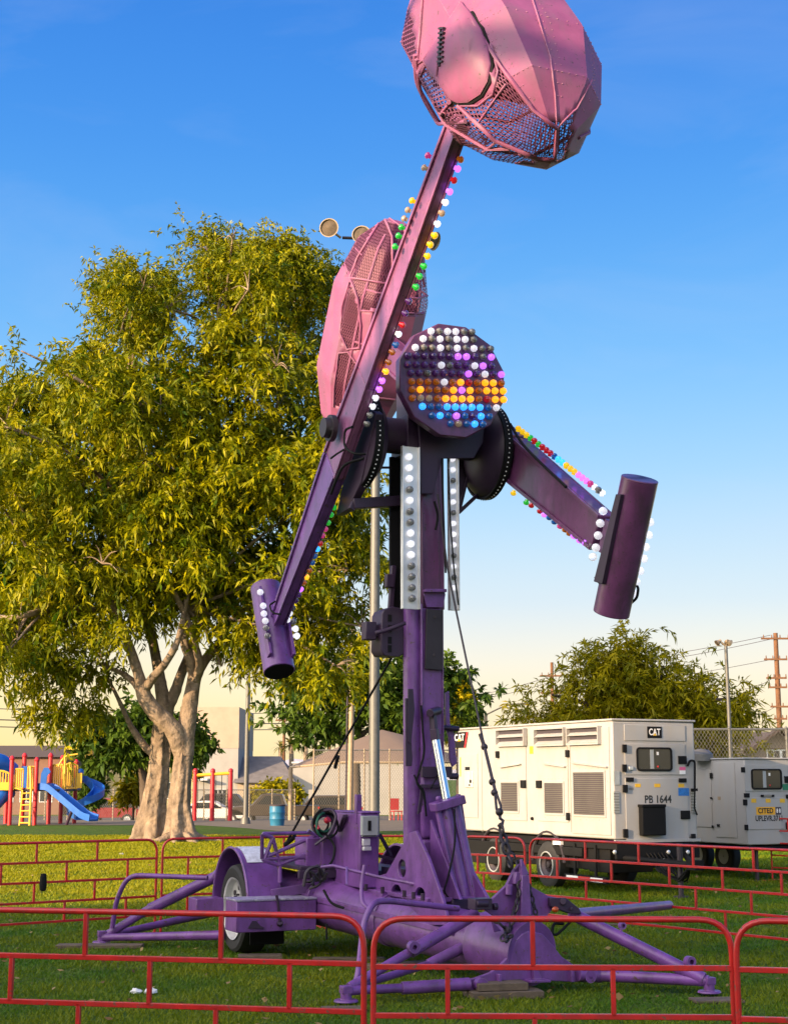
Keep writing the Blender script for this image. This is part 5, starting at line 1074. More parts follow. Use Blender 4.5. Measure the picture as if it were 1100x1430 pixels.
def ep(px, py, rx, ry, n=16): return [LX(px + rx * math.cos(2 * math.pi * k / n), py + ry * math.sin(2 * math.pi * k / n), xG) for k in range(n)]
gp = [LX(*q, xG) for q in ((571, 1163), (580, 1160), (598, 1200), (618, 1258), (626, 1292), (604, 1292), (560, 1284), (540, 1270), (529, 1252), (522, 1232), (531, 1222), (539, 1220))]
B('gusset_plate', 'purple', lambda m: m.prism(gp, (.03, 0, 0), [ep(561, 1213, 5.5, 13), ep(553, 1248, 7, 13), ep(586, 1252, 7.5, 13)]), bevel=.004)
B('gusset_back', 'dkpurple', lambda m: m.beam((-.12, -.35, .66), (-.12, .7, .66), .05, .5))
B('gusset_plate', 'purple', lambda m: m.prism([Vector((MX + .03, -0.235, 1.38)), Vector((MX + .03, -0.85, 0.70)), Vector((MX + .03, -0.235, 0.70))], (0.03, 0, 0)), bevel=0.004)
B('gusset_plate', 'purple', lambda m: m.prism([Vector((0.2, -0.2, 1.2)), Vector((0.2, -0.95, 0.66)), Vector((0.2, 0.8, 0.66)), Vector((0.2, 0.3, 1.2))], (0.03, 0, 0)), bevel=0.004)
B('saddle', 'purple', lambda m: (m.bb((-0.30, -0.70, bz + 0.17), (0.18, 1.0, bz + 0.21)), m.beam((-0.33, 0.2, bz + .1), (-0.33, 0.95, bz + .1), .05, .22)), bevel=0.008)
for k, (y, z) in enumerate(((-.8, .70), (-.6, .70), (-.4, .70), (.1, .70), (.5, .70))): B('bolt', 'dkpurple', lambda m: m.cyl((-0.39, y, z), (-0.39, y, z + 0.06), 0.018, 0.018, 6))
# ---- mast: telescoping sections
B('mast_column', 'purple', lambda m: (m.cyl((MX - 0.07, -0.06, 1.0), (MX - 0.07, -0.06, 3.36), 0.085, 0.085, 20), m.beam((MX + 0.085, -0.02, 1.803), (MX + 0.085, -0.02, 3.36), 0.215, 0.30, up=(0, 1, 0)), m.bb((MX - 0.03, -0.19, 1.803), (MX - 0.012, -0.165, 3.4)), m.bb((MX + 0.19, -0.19, 1.803), (MX + 0.205, -0.15, 3.35))), bevel=0.01, angle=50)
B('mast_column', 'plum', lambda m: (m.cyl((MX - 0.07, -0.06, 3.362), (MX - 0.07, -0.06, 4.95), 0.08, 0.08, 20), m.beam((MX + 0.08, -0.02, 3.362), (MX + 0.08, -0.02, 4.95), 0.20, 0.28, up=(0, 1, 0)), m.bb((MX + 0.188, -0.10, 3.362), (MX + 0.26, .02, 4.9)), m.bb((MX - .02, -.185, 3.4), (MX - .005, -.155, 4.9))), bevel=0.01, angle=50)  # upper mast darker than the lower: its shading is put into the colour
B('mast_plate', 'iron', lambda m: (m.prism([LY(*q, -0.215) for q in ((596, 850), (619, 852), (618, 936), (594, 934))], (0, 0.025, 0)), m.cyl(LY(607, 862, -.222), LY(607, 862, -.21), .018, .018, 10), m.cyl(LY(606, 915, -.222), LY(606, 915, -.21), .018, .018, 10)), bevel=0.003)
B('mast_sleeve', 'purple', lambda m: (m.prism([LY(*q, -0.20) for q in ((591, 828), (596, 824), (620, 824), (622, 830), (619, 848), (596, 848))], (0, 0.02, 0)), m.beam(LY(592, 825, -.23), LY(622, 825, -.23), .06, .03)), bevel=0.004)
B('hinge_plate', 'dkpurple', lambda m: (m.prism([LY(*q, -0.235) for q in ((570, 962), (577, 962), (579, 990), (574, 1040), (570, 1036))], (0, 0.02, 0)), m.prism([LY(*q, -0.225) for q in ((566, 975), (571, 975), (576, 1060), (575, 1070), (567, 1070))], (0, 0.02, 0))), bevel=0.004)
B('hinge_plate', 'purple', lambda m: m.prism([LY(*q, 0.02) for q in ((622, 968), (627, 965), (628, 1010), (634, 1025), (638, 1066), (632, 1071), (628, 1060), (627, 1030), (623, 1015))], (0, 0.03, 0)), bevel=0.004)
B('hinge_pin', 'dkpurple', lambda m: (m.cyl(LY(628, 1084, -.05), LY(639, 1084, -.05), .03, .03, 12), m.beam(LY(588, 1078, -.23), LY(630, 1078, -.23), .05, .10), m.beam(LY(586, 1098, -.225), LY(620, 1098, -.225), .04, .035)), bevel=0.004)
B('hinge_pin', 'dkpurple', lambda m: m.cyl(LY(618, 1016, -.02), LY(640, 1018, -.02), .025, .025, 12))
B('strut_plate', 'dkpurple', lambda m: m.prism([LY(*q, -0.23) for q in ((588, 1100), (591, 1096), (592, 1108), (588, 1134), (583, 1137))], (0, 0.012, 0)))
for pp, r in ((((588, 985), (590, 1020), (593, 1050), (586, 1075), (580, 1092), (592, 1108), (595, 1140)), .010), (((578, 1082), (584, 1096), (592, 1104), (594, 1122)), .008), (((612, 1082), (603, 1098), (601, 1102)), .006), (((626, 655), (628, 720), (634, 800), (640, 845)), .008), (((606, 700), (612, 720), (608, 740)), .012), (((617, 640), (619, 720), (622, 800)), .010)):
    B('hose', 'black', lambda m: m.tube(bend([LY(*q, -0.27) for q in pp], 0.1), r, 6))
# ---- hydraulic ram
B('ram_rod', 'chrome', lambda m: m.cyl(LY(608, 1034, -.30), LY(623, 1116, -.42), .041, .041, 20))
B('rod_eye', 'dkpurple', lambda m: (m.beam(LY(603, 990, -.27), LY(606, 1022, -.29), .05, .06), m.beam(LY(606, 1018, -.29), LY(608, 1034, -.30), .07, .07), m.cyl(LY(600, 996, -.32), LY(612, 992, -.2), .04, .04, 12)), bevel=0.006)
def cylset(m):
    a0, a1 = LY(620, 1122, -.44), LY(648, 1254, -.60)
    for dx, r in ((-0.075, .032), (0.0, .062), (0.10, .055)): m.cyl(a0 + Vector((dx, 0, 0)), a1 + Vector((dx, 0, 0)), r, r, 18)
    for dx in (-.11, .055): m.tube([a0 + Vector((dx, -.05, 0)), a1 + Vector((dx + .02, -.05, 0))], .012, 8)
B('ram_cylinder', 'purple', cylset, angle=50)
B('ram_collar', 'purple', lambda m: (m.beam(LY(604, 1128, -.47), LY(645, 1116, -.47), .16, .08), m.cyl(LY(612, 1118, -.5), LY(612, 1112, -.5), .025, .025, 8), m.cyl(LY(640, 1114, -.5), LY(640, 1109, -.5), .025, .025, 8)), bevel=0.01)
B('ram_shroud', 'purple', lambda m: m.prism([LY(*q, -.36) for q in ((628, 1118), (645, 1115), (664, 1253), (630, 1255))], (0, .03, 0)), bevel=.006)
B('ram_foot', 'dkpurple', lambda m: (m.box(LY(645, 1262, -.62), (0.30, 0.2, 0.10)), m.cyl(LY(628, 1256, -.62), LY(664, 1256, -.62), .03, .03, 10)), bevel=0.01)
B('hose', 'black', lambda m: m.tube(bend([LY(634, 1130, -.55), LY(636, 1180, -.62), LY(624, 1230, -.66), LY(619, 1245, -.66), LY(628, 1256, -.66), LY(634, 1248, -.66)], .15), .009, 6))

# ---- mast head
HZ = 5.06
B('head_tube', 'dkpurple', lambda m: (m.cyl((-0.70, 0, HZ), (0.74, 0, HZ), .175, .175, 28), m.cyl((-0.58, 0, HZ), (-0.54, 0, HZ), .2, .2, 28)), angle=50)
B('head_bracket', 'dkpurple', lambda m: (m.prism([LY(*q, -0.24) for q in ((584, 585), (690, 590), (662, 640), (618, 640), (604, 690), (588, 690))], (0, 0.03, 0)), m.bb((-0.26, -0.2, 4.86), (0.12, 0.2, 5.25))), bevel=0.008)
B('panel_support', 'dkpurple', lambda m: m.bb((-0.25, -0.52, 5.2), (0.3, 0.1, 5.8)), bevel=0.01)
def hub(name, x, s):
    def f(m):
        m.lathe((x, 0, 4.98), (s, 0, 0), [(-0.14, .02), (-0.14, 0.20), (-0.09, .36), (0.0, 0.44), (0.05, 0.47), (0.09, .47), (0.09, 0.02)], 40)
    h_ = B(name, 'dkpurple', f, angle=40)
    def g(m):
        for k in range(64):
            a = 2 * math.pi * k / 64; m.sph((x + s * 0.045, 0.478 * math.cos(a), 4.98 + 0.478 * math.sin(a)), 0.0075, 5, 4)
    B('hub_stud', 'lettwhite', g, h_)
    B('hub_rim', 'black', lambda m: m.lathe((x, 0, 4.98), (s, 0, 0), [(0.0, .455), (0.0, .476), (.085, .476), (.085, .455)], 40), h_)
hub('hub_disc', -0.62, -1); hub('hub_disc', 0.66, 1)
# dotted collector bar, brackets under the head
B('outer_column', 'black', lambda m: m.bb(LY(545, 852, 0.12), LY(558, 640, 0.16)), bevel=0.004)
B('side_arm', 'dkpurple', lambda m: (m.beam(LY(492, 704, .1), LY(556, 700, .1), .10, .10), m.beam(LY(490, 712, .1), LY(500, 690, .1), .06, .06)), bevel=0.006)
B('side_arm', 'dkpurple', lambda m: m.beam(LY(525, 653, .1), LY(546, 653, .1), .03, .02), bevel=.003)
B('rear_strut', 'dkpurple', lambda m: (m.beam(LY(640, 716, .15), LY(691, 668, .15), .03, .035), m.beam(LY(641, 714, .15), LY(668, 600, .15), .025, .03), m.beam(LY(639, 636, .15), LY(640, 714, .15), .02, .02), m.prism([LY(*q, .17) for q in ((640, 638), (658, 640), (643, 706), (640, 706))], (0, .01, 0))), bevel=0.003)
def sidebr(m):
    m.prism([LY(*q, -.05) for q in ((536, 852), (548, 847), (565, 850), (566, 912), (558, 917), (536, 915), (532, 908), (533, 858))], (0, .25, 0))
    m.bb(LY(511, 893, .0), LY(519, 870, .12)); m.bb(LY(520, 890, .03), LY(534, 874, .12)); m.tube(bend([LY(524, 884, -.1), LY(540, 880, -.12), LY(566, 870, -.15)], .1), .022, 8)
    m.beam(LY(545, 852, .1), LY(549, 790, .1), .05, .05); m.bb(LY(540, 820, .05), LY(547, 803, .12))
sb_ = B('side_bracket', 'dkpurple', sidebr, bevel=0.01)
B('slot_cover', 'black', lambda m: [m.bb(LY(542, y, -.058), LY(546.5, y + 10, -.0515)) for y in (858, 873, 889, 901)], sb_)
# ---- light strips
bulbm = {'w': (0.75, 0.75, 0.80, .38), 'g': (0.30, 0.29, 0.28, 0), 'p': (0.13, 0.03, 0.24, 0.03), 'v': (0.42, 0.12, 0.75, .9), 'o': (0.50, 0.13, 0.008, .12), 'a': (0.80, 0.30, 0.01, .95), 'y': (0.75, 0.50, 0.01, .30), 'b': (0.01, 0.12, 0.40, .12), 'c': (0.03, 0.30, 0.85, .95), 'r': (0.50, 0.01, 0.02, .18), 'G': (0.02, 0.42, 0.04, .30), 'm': (0.60, 0.05, 0.25, .2), 't': (0.5, 0.36, 0.24, .1)}
BK = list(bulbm)
for k, v in bulbm.items():
    mt, t_, b_ = newmat('bulb_' + {'w': 'white', 'g': 'unlit_grey', 'p': 'unlit_purple', 'v': 'violet', 'o': 'orange', 'a': 'amber', 'y': 'yellow', 'b': 'blue', 'c': 'bright_blue', 'r': 'red', 'G': 'green', 'm': 'magenta', 't': 'tan'}[k])
    b_.inputs['Base Color'].default_value = v[:3] + (1,); b_.inputs['Roughness'].default_value = 0.10; b_.inputs['Coat Weight'].default_value = 1.0; b_.inputs['Coat Roughness'].default_value = 0.05; b_.inputs['Transmission Weight'].default_value = 0.45
    b_.inputs['Subsurface Weight'].default_value = 0.0
    b_.inputs['Emission Color'].default_value = v[:3] + (1,); b_.inputs['Emission Strength'].default_value = v[3]
    M['bulb' + k] = mt
bulb_cache = {}
def bulb(p, d, r, k, parent=None):
    """one cap bulb: short collar and faceted dome, pointing along d"""
    key = (round(r, 4), k)
    if key not in bulb_cache:
        m = MB(); m.lathe((0, 0, 0), (0, 0, 1), [(-0.6 * r, 0.62 * r), (0.1 * r, .66 * r), (.15 * r, .98 * r), (.5 * r, 1.0 * r), (.95 * r, .82 * r), (1.2 * r, .5 * r), (1.3 * r, 0)], 10)
        o = m.build('bulb', M['bulb' + k], None, angle=24); bulb_cache[key] = o.data; bpy.data.objects.remove(o)
    o = bpy.data.objects.new('bulb', bulb_cache[key]); COL.objects.link(o); o.parent = parent or ride
    o.location = p; o.rotation_euler = Vector(d).to_track_quat('Z', 'Y').to_euler(); return o
def bulbmesh(m, p, d, r, k):
    m.lathe(p, d, [(-0.6 * r, 0.62 * r), (0.1 * r, .66 * r), (.15 * r, .98 * r), (.5 * r, 1.0 * r), (.95 * r, .82 * r), (1.2 * r, .5 * r), (1.3 * r, 0)], 9, BK.index(k))
def strip(pxl, pxr, yt, yb, y):
    a = LY(pxl, yb, y); b = LY(pxr, yt, y); o = B('light_strip', 'alu', lambda m: (m.bb((a.x, y, a.z), (b.x, y + .03, b.z)), m.bb((a.x, y - .025, a.z), (a.x + .012, y - .0005, b.z)), m.bb((b.x - .012, y - .025, a.z), (b.x, y - .0005, b.z))), bevel=.002); return o
s1 = strip(561, 585, 625, 850, -0.27); s2 = strip(627, 639, 628, 852, -0.16)
seq = 'wwwgwggwwwgggg'; facing = (0, -1, 0.0)
for k in range(14): bulb(LY(570.5 + k * .35, 638 + k * 15.2, -0.275), (-.1, -1, -.1), .036, seq[k], s1)
seq = 'wwgwwgwwwgwgww'
for k in range(13): bulb(LY(631.5 + k * .15, 641 + k * 15.0, -0.165), (.05, -1, -.1), .028, seq[k], s2)

# ---- bulb panel
PC = LY(632, 531, -0.60); pr = 0.575
pp = [PC + Vector((pr * math.cos(R(15 + 30 * k)), 0, pr * .985 * math.sin(R(15 + 30 * k)))) for k in range(12)]
panel = B('light_panel', 'plum', lambda m: m.prism(pp, (0, 0.10, 0)), bevel=0.01)
B('back_box', 'dkpurple', lambda m: m.cyl(PC + Vector((0, .103, 0)), PC + Vector((0, .4, -.1)), .35, .25, 12), panel)
rows = [(463.3, 601, 658, 6), (474, 590, 660, 7), (486.4, 579, 684, 10), (498, 569, 685, 11), (510.4, 569, 685, 11), (522, 573, 699, 12), (534, 574, 699, 12), (545, 574.5, 701.5, 12), (557, 575, 702, 12), (568.5, 589, 692, 10), (580.8, 602, 682, 8), (591.7, 628, 673, 5)]
cols = ['wgwwgg', 'wgwgwwg', 'gggwgwgwgg', 'pppppwvvpgv', 'ppppgpvvwvp', 'ppgppppvvwvp', 'oooogoarooao', 'oaoooavaoaaa', 'ottooaaaoaaa', 'cccbcccbccw'[:10], 'bcbvbpcb', 'btbcb']
cols = ['wgwwgg', 'wgwgwwg', 'wggwgwgwgg', 'ppppppvvpgv', 'ppppwgppwvp', 'ppgppppvpwpv', 'oooowoaroaao', 'oaoooavaoaaa', 'ottoaaaaoraa', 'cbbcccccbw', 'bcbvbpcb', 'btbcb']
pm = MB()
for (y, x0, x1, n), cs in zip(rows, cols):
    for k in range(n):
        p = LY(x0 + (x1 - x0) * k / (n - 1), y + (x0 + (x1 - x0) * k / (n - 1) - 632) * .018, -0.602); bulbmesh(pm, p, (0, -1, -.12), .0355, cs[min(k, len(cs) - 1)])
tag(pm.build('bulb', [M['bulb' + k] for k in BK], panel, angle=24), kind='stuff')

# ---- arms
AL = R(40.5); AR = R(31.5)
cL = Vector((-0.85, 0.05, 4.93)); cR = Vector((0.85, 0, 5.06))
uL = Vector((0, -math.cos(AL), math.sin(AL))); uR = Vector((0, math.cos(AR), math.sin(AR)))
tL = Vector((0, math.sin(AL), math.cos(AL))); tR = Vector((0, -math.sin(AR), math.cos(AR)))
def arm(name, c, u, t, segs, w, mat):
    def f(m):
        for (s0, h0, s1, h1) in segs: m.beam(c + u * s0, c + u * s1, w, h0, w, h1, up=t)
    a_ = B(name, mat, f, bevel=.012)
    def g(m):
        for sg in (-1, 1):
            for (s0, h0, s1, h1) in segs:
                for x in (-1, 1): m.beam(c + u * s0 + t * (sg * h0 / 2 * .9) + Vector((x * (w / 2 + .012), 0, 0)), c + u * s1 + t * (sg * h1 / 2 * .9) + Vector((x * (w / 2 + .012), 0, 0)), .02, .035, up=t)
    B('edge_rail', mat, g, a_, bevel=.004)
    return a_
armL = arm('arm', cL, uL, tL, [(-0.25, .46, 0.8, .38), (0.802, .38, 3.5, .24)], .075, 'mauve')
armLc = arm('arm', cL, uL, tL, [(-2.35, .17, -0.252, .42)], .085, 'purple')  # same arm's lower half, bluer: its shade is put into the colour
armR = arm('arm', cR, uR, tR, [(-2.25, .33, -0.35, .44)], .15, 'plum')
armRg = arm('arm', cR, uR, tR, [(-0.345, .47, 0.8, .42), (0.802, .42, 3.6, .32)], .15, 'plum')
B('pivot_boss', 'iron', lambda m: (m.lathe(LX(463, 598, -.96), (-1, 0, 0), [(-.02, .13), (.03, .13), (.03, .10), (.09, .095), (.09, .0)], 24), m.cyl(LX(463, 598, -1.05), LX(463, 598, -1.058), .02, .02, 8)), armL)
B('hub_cover', 'dkpurple', lambda m: m.prism([Vector((-.72, 0, 0)) + cL + uL * a + tL * b - Vector((-.85, 0, 0)) for a, b in ((.55, -.20), (-.1, -.42), (-.5, -.36), (-.75, -.16), (-.4, -.05), (.5, -.05))], (.08, 0, 0)), armL, bevel=.01)
B('cable', 'black', lambda m: (m.tube(bend([LX(492, 596, -.98), LX(481, 600, -1.0), LX(480, 625, -1.0), LX(495, 634, -.95), LX(511, 634, -.85)], .1), .012, 6), m.tube(bend([LX(508, 640, -.8), LX(480, 648, -.95), LX(470, 668, -.98), LX(462, 690, -.98)], .15), .014, 6), m.tube(bend([LX(462, 640, -.99), LX(470, 634, -1), LX(480, 628, -1)], .05), .01, 6)), armL)
B('cable', 'black', lambda m: (m.tube(bend([LX(712, 592, .72), LX(728, 620, .70), LX(760, 652, .72), LX(790, 680, .73)], .2), .014, 6)), armR)
# bulbs along the arms
nind = 0
up_row = [(635, 222, 'o'), (631, 235, 'v'), (626, 251, 'r'), (620, 267, 'v'), (614, 282, 'w'), (609, 297, 't'), (603, 312, 'w'), (599, 328, 'y'), (593, 341, 'y'), (589, 357, 'y'), (584, 371, 'G'), (578, 385, 'G'), (573, 400, 'G'), (563, 420, 'p'), (558, 437, 'p'), (554, 453, 'r'), (549, 466, 'w'), (545, 481, 'b'), (540, 491, 'o'), (535, 505, 'o'), (531, 518, 'a'), (526, 531, 'v'), (522, 543, 'v'), (517, 555, 'w'), (513, 567, 'w'), (509, 579, 'g'), (505, 591, 'g')]
for x, y, k in up_row: p = LX(x + 6, y, -.80); bulb(p, (.8, -.45, -.5), .032, k, armL)
lo_row = [(464, 697, 'y'), (461, 708, 'G'), (457, 718, 'G'), (453, 729, 'G'), (449, 738, 'm'), (445, 747, 'm'), (442, 758, 'r'), (438, 766, 'c'), (434, 776, 'b'), (431, 785, 'b'), (427, 796, 'o'), (423, 805, 'a'), (419, 813, 'o'), (415, 822, 'v'), (412, 830, 'p'), (408, 838, 'p'), (404, 848, 'g'), (400, 856, 'w'), (397, 865, 'w')]
for x, y, k in lo_row: bulb(LX(x + 4, y, -.78), (.9, -.1, -.5), .030, k, armLc)
un = 22; cols_u = 'yyyGrGrrrbccyyyvvvmwgw'
for k in range(un): bulb(LX(723 + 117 * k / (un - 1), 600 + 90 * k / (un - 1), .85 + (.06 if k % 2 else -.04)), (0, -.5, .85), .032, cols_u[k], armR)
lowr = [(717, 687, 'y'), (735, 700, 'G'), (742, 704, 'r'), (754, 712, 'r'), (760, 717, 'v'), (767, 721, 'b'), (774, 727, 'b'), (782, 733, 'm'), (789, 738, 'o'), (795, 743, 'o'), (801, 747, 'v'), (809, 753, 'v'), (817, 757, 'v'), (824, 762, 'g'), (831, 764, 'g')]
for x, y, k in lowr: bulb(LX(x, y, .78), (-.2, .3, -.9), .030, k, armR)
bm_ = MB()
for x, y, k in [(599, 218, 'm'), (594, 235, 't'), (577, 281, 'y'), (571, 294, 't'), (566, 306, 't'), (562, 318, 'G'), (558, 330, 'G'), (553, 345, 'G')]: bulbmesh(bm_, LX(x, y, -.97), (-.9, .3, .4), .030, k)
tag(bm_.build('bulb', [M['bulb' + k] for k in BK], armL, angle=50), kind='stuff')
# ---- counterweights
def cw(ct, cb, x, r, arm_, mat, c, u, t):
    a = LX(*ct, x); b = LX(*cb, x); d = (b - a).normalized()
    w_ = B('counterweight', mat, lambda m: (m.cyl(a, b, r, r, 36), m.cyl(a + d * .0, a + d * .02, r * 1.006, r * 1.006, 36)), arm_, angle=50, bevel=.006)
    return a, b, w_
a, b, w_ = cw((371, 820), (390, 938), -.85, .165, armLc, 'purple', cL, uL, tL)
B('tube_end', 'black', lambda m: m.cyl(b + (b - a).normalized() * .001, b + (b - a).normalized() * .004, .155, .155, 36), w_)  # black disc stands for the dark hollow of the tube
d = (b - a).normalized(); mid = (a + b) / 2; ox = Vector((1, 0, 0)); fw = d.cross(ox).normalized()
if fw.dot(uL) < 0: fw = -fw
for sx_ in (-1, 1): B('angle_bar', 'purple', lambda m: (m.beam(mid - d * .42 + ox * (sx_ * .13) + fw * .13, mid + d * .42 + ox * (sx_ * .13) + fw * .13, .03, .10, up=fw)), w_, bevel=.004)
for x, y, k in ((364, 827, 'w'), (368, 846, 'w'), (369, 857, 'w'), (371, 867, 'w'), (372, 877, 'g'), (374, 888, 'g')): bulb(LX(x, y, -1.0), (-.5, -.8, -.1), .036, k, w_)
for x, y, k in ((402, 858, 'g'), (408, 868, 'g'), (411, 878, 'w'), (413, 888, 'w'), (398, 866, 'w')): bulb(LX(x, y, -.68), (.6, -.7, -.1), .036, k, w_)
B('cable', 'black', lambda m: m.tube(bend([LX(384, 840, -1.02), LX(376, 845, -1.03), LX(380, 856, -1.02), LX(392, 858, -.95)], .05), .010, 6), w_)
a, b, w_ = cw((893, 668), (853, 857), .85, .158, armR, 'plum', cR, uR, tR)
d = (b - a).normalized(); mid = (a + b) / 2; fw = d.cross(ox).normalized()
if fw.dot(uR) < 0: fw = -fw
B('angle_bar', 'dkpurple', lambda m: (m.prism([LX(*q, .66) for q in ((859, 690), (866, 690), (840, 816), (828, 812))], (.04, 0, 0)), m.prism([LX(*q, .70) for q in ((828, 806), (834, 804), (840, 812), (836, 817))], (.06, 0, 0))), w_, bevel=.006)
B('angle_bar', 'plum', lambda m: (m.beam(LX(901, 712, .95), LX(876, 836, .95), .05, .07, up=fw),), w_, bevel=.006)
B('end_stay', 'plum', lambda m: (m.beam(cR - uR * 2.35 + Vector((0, 0, .02)), mid, .14, .30, up=tR)), w_, bevel=.006)
for x, y, k in ((905, 729, 'w'), (903, 747, 'w'), (899, 764, 'w'), (896, 780, 'w'), (891, 797, 'w'), (886, 812, 'w'), (882, 829, 'w')): bulb(LX(x, y, 1.0), (.9, -.4, 0), .038, k, w_)
for x, y, k in ((842, 714, 'w'), (838, 731, 'w'), (835, 748, 'w'), (832, 765, 'w'), (828, 778, 'w')): bulb(LX(x, y, .74), (-.7, -.7, 0), .038, k, w_)
B('cable', 'black', lambda m: m.tube(bend([LX(884, 814, 1.0), LX(891, 820, 1.02), LX(889, 835, 1.02), LX(881, 842, 1.0)], .05), .012, 6), w_)

# ---- the two cages
from mathutils.bvhtree import BVHTree
HV, HA, HT = 0.66, 0.60, 1.32
def shell_pt(th, t):
    prof = [(-1.0, .24), (-.80, .69), (-.38, .985), (.38, .985), (.80, .69), (1.0, .24)]
    for (t0, s0), (t1, s1) in zip(prof[:-1], prof[1:]):
        if t <= t1 + 1e-9: s = s0 + (s1 - s0) * (t - t0) / (t1 - t0); break
    n = 8; a = th / (2 * math.pi) * n; i = math.floor(a); f = a - i
    P = lambda k: Vector((math.copysign(abs(math.cos(2 * math.pi * (k + .5) / n)) ** .72, math.cos(2 * math.pi * (k + .5) / n)), math.copysign(abs(math.sin(2 * math.pi * (k + .5) / n)) ** .72, math.sin(2 * math.pi * (k + .5) / n)), 0))
    p = P(i) * (1 - f) + P(i + 1) * f
    return Vector((p.x * HV * s, p.y * HA * s, t * HT))
def inpoly(x, y, pg):
    r = False; k = len(pg) - 1
    for i in range(len(pg)):
        (xi, yi), (xk, yk) = pg[i], pg[k]
        if (yi > y) != (yk > y) and x < (xk - xi) * (y - yi) / (yk - yi) + xi: r = not r
        k = i
    return r
def cage(c, u, t, nets, frames, dome=None, sv=1.0, sz=1.0):
    """c: centre; u: outward along the arm; t: along the cage. nets: openings covered with expanded metal; frames: rods over the shell"""
    mat4 = lambda q: c + Vector((1, 0, 0)) * (q.x * sv) + u * q.y + t * (q.z * sz)
    NT, NR = 56, 80
    tv = [-1 + 2 * i / NT for i in range(NT + 1)]
    root = empty('cage', (0, 0, 0)); root.parent = ride
    grid = {(i, j): mat4(shell_pt(2 * math.pi * j / NR, tv[i])) for i in range(NT + 1) for j in range(NR)}
    vs = [grid[i, j] for i in range(NT + 1) for j in range(NR)]
    fs = [(i * NR + j, i * NR + (j + 1) % NR, (i + 1) * NR + (j + 1) % NR, (i + 1) * NR + j) for i in range(NT) for j in range(NR)]
    caps = [tuple(range(NR)), tuple(range(NT * NR, NT * NR + NR))]
    bv = BVHTree.FromPolygons(vs, fs + caps)
    def hit(px, py, off=0.0):
        d = lray(px, py).normalized(); h = bv.ray_cast(LO, d)
        if h[0] is None:
            h = bv.find_nearest(LO + d * (c - LO).dot(d)); 
        n = h[1]; n = -n if n.dot(h[0] - c) < 0 else n
        return h[0] + n * off, n
    def is_net(p, th, tt):
        d = (p - LO).normalized(); h = bv.ray_cast(LO, d)
        if h[0] is not None and (h[0] - p).length < .04:
            px, py = project(p); return any(inpoly(px, py, g) for g in nets)
        a = math.degrees(th) % 360
        return 205 < a < 335 and abs(tt) < .9
    plate = MB(); net = MB(); c1, c2 = {}, {}
    def put(mb, cache, key):
        if key not in cache: cache[key] = mb.add([grid[key]])
        return cache[key]
    for i in range(NT):
        for j in range(NR):
            k = (j + 1) % NR; ks = [(i, j), (i, k), (i + 1, k), (i + 1, j)]
            ctr = (grid[ks[0]] + grid[ks[1]] + grid[ks[2]] + grid[ks[3]]) / 4
            if is_net(ctr, 2 * math.pi * (j + .5) / NR, (tv[i] + tv[i + 1]) / 2):
                net.face([put(net, c2, q) for q in ks], 0, True); net.uv[len(net.f) - 1] = [((q[1] if not (q[1] == 0 and j == NR - 1) else NR) / NR * 3.9, tv[q[0]] * HT) for q in ks]
            else: plate.face([put(plate, c1, q) for q in ks], 0, True)
    for i in (0, NT):
        cc = sum((grid[i, j] for j in range(NR)), Vector()) / NR; px, py = project(cc); vis = bv.ray_cast(LO, (cc - LO).normalized())[0]
        tgt, ch = (net, c2) if (vis is not None and (vis - cc).length < .05 and any(inpoly(px, py, g) for g in nets)) else (plate, c1)
        tgt.face([put(tgt, ch, (i, j)) for j in range(NR)], 0)
        if tgt is net: net.uv[len(net.f) - 1] = [(grid[i, j].x, grid[i, j].z) for j in range(NR)]
    sh = plate.build('shell', M['pink'], root, angle=14); sd = sh.modifiers.new('solid', 'SOLIDIFY'); sd.thickness = 0.012; sd.offset = -1
    net.build('mesh_screen', M['pinkmesh'], root, angle=60)
    for pts, r, cl in frames:
        q = []
        for (x0, y0), (x1, y1) in zip(pts[:-1], pts[1:]):
            n = max(2, int(math.hypot(x1 - x0, y1 - y0) / 6)); q += [hit(x0 + (x1 - x0) * k / n, y0 + (y1 - y0) * k / n, r * .5)[0] for k in range(n)]
        q.append(hit(*pts[-1], r * .5)[0])
        B('frame_rod', 'pink', lambda m: m.tube(q, r, 6), root, angle=60)
    def lower(m):
        for tt in (.0, .45, -.45): m.tube([mat4(shell_pt(R(a), tt)) for a in range(205, 336, 5)], .013, 6)
        for a in (205, 335): m.tube([mat4(shell_pt(R(a), x / 20)) for x in range(-18, 19)], .016, 6)
    B('rib', 'pink', lower, root)
    def rivets(m):
        for a in (22.5, 67.5, 112.5, 157.5):
            for k in range(-17, 18):
                for da in (-2.2, 2.2): m.sph(mat4(shell_pt(R(a + da), k / 19.0)), .0055, 5, 3)
        for tt in (-.80, -.38, .38, .80):
            for a in range(0, 181, 6): m.sph(mat4(shell_pt(R(a), tt + .012)), .0055, 5, 3)
    tag(B('rivet', 'pink', rivets, root, fix=False), kind='stuff')
    def seats(m):
        for sg in (-1, 1):
            m.beam(mat4(Vector((-.34, .05, sg * .38))), mat4(Vector((.34, .05, sg * .38))), .34, .10, up=t); m.beam(mat4(Vector((-.34, .30, sg * .42))), mat4(Vector((.34, .30, sg * .42))), .08, .55, up=t)
        m.beam(mat4(Vector((0, -.38, 0))), mat4(Vector((0, .4, 0))), .9, .03, up=t)
    B('seat', 'interior', seats, root, bevel=.02)
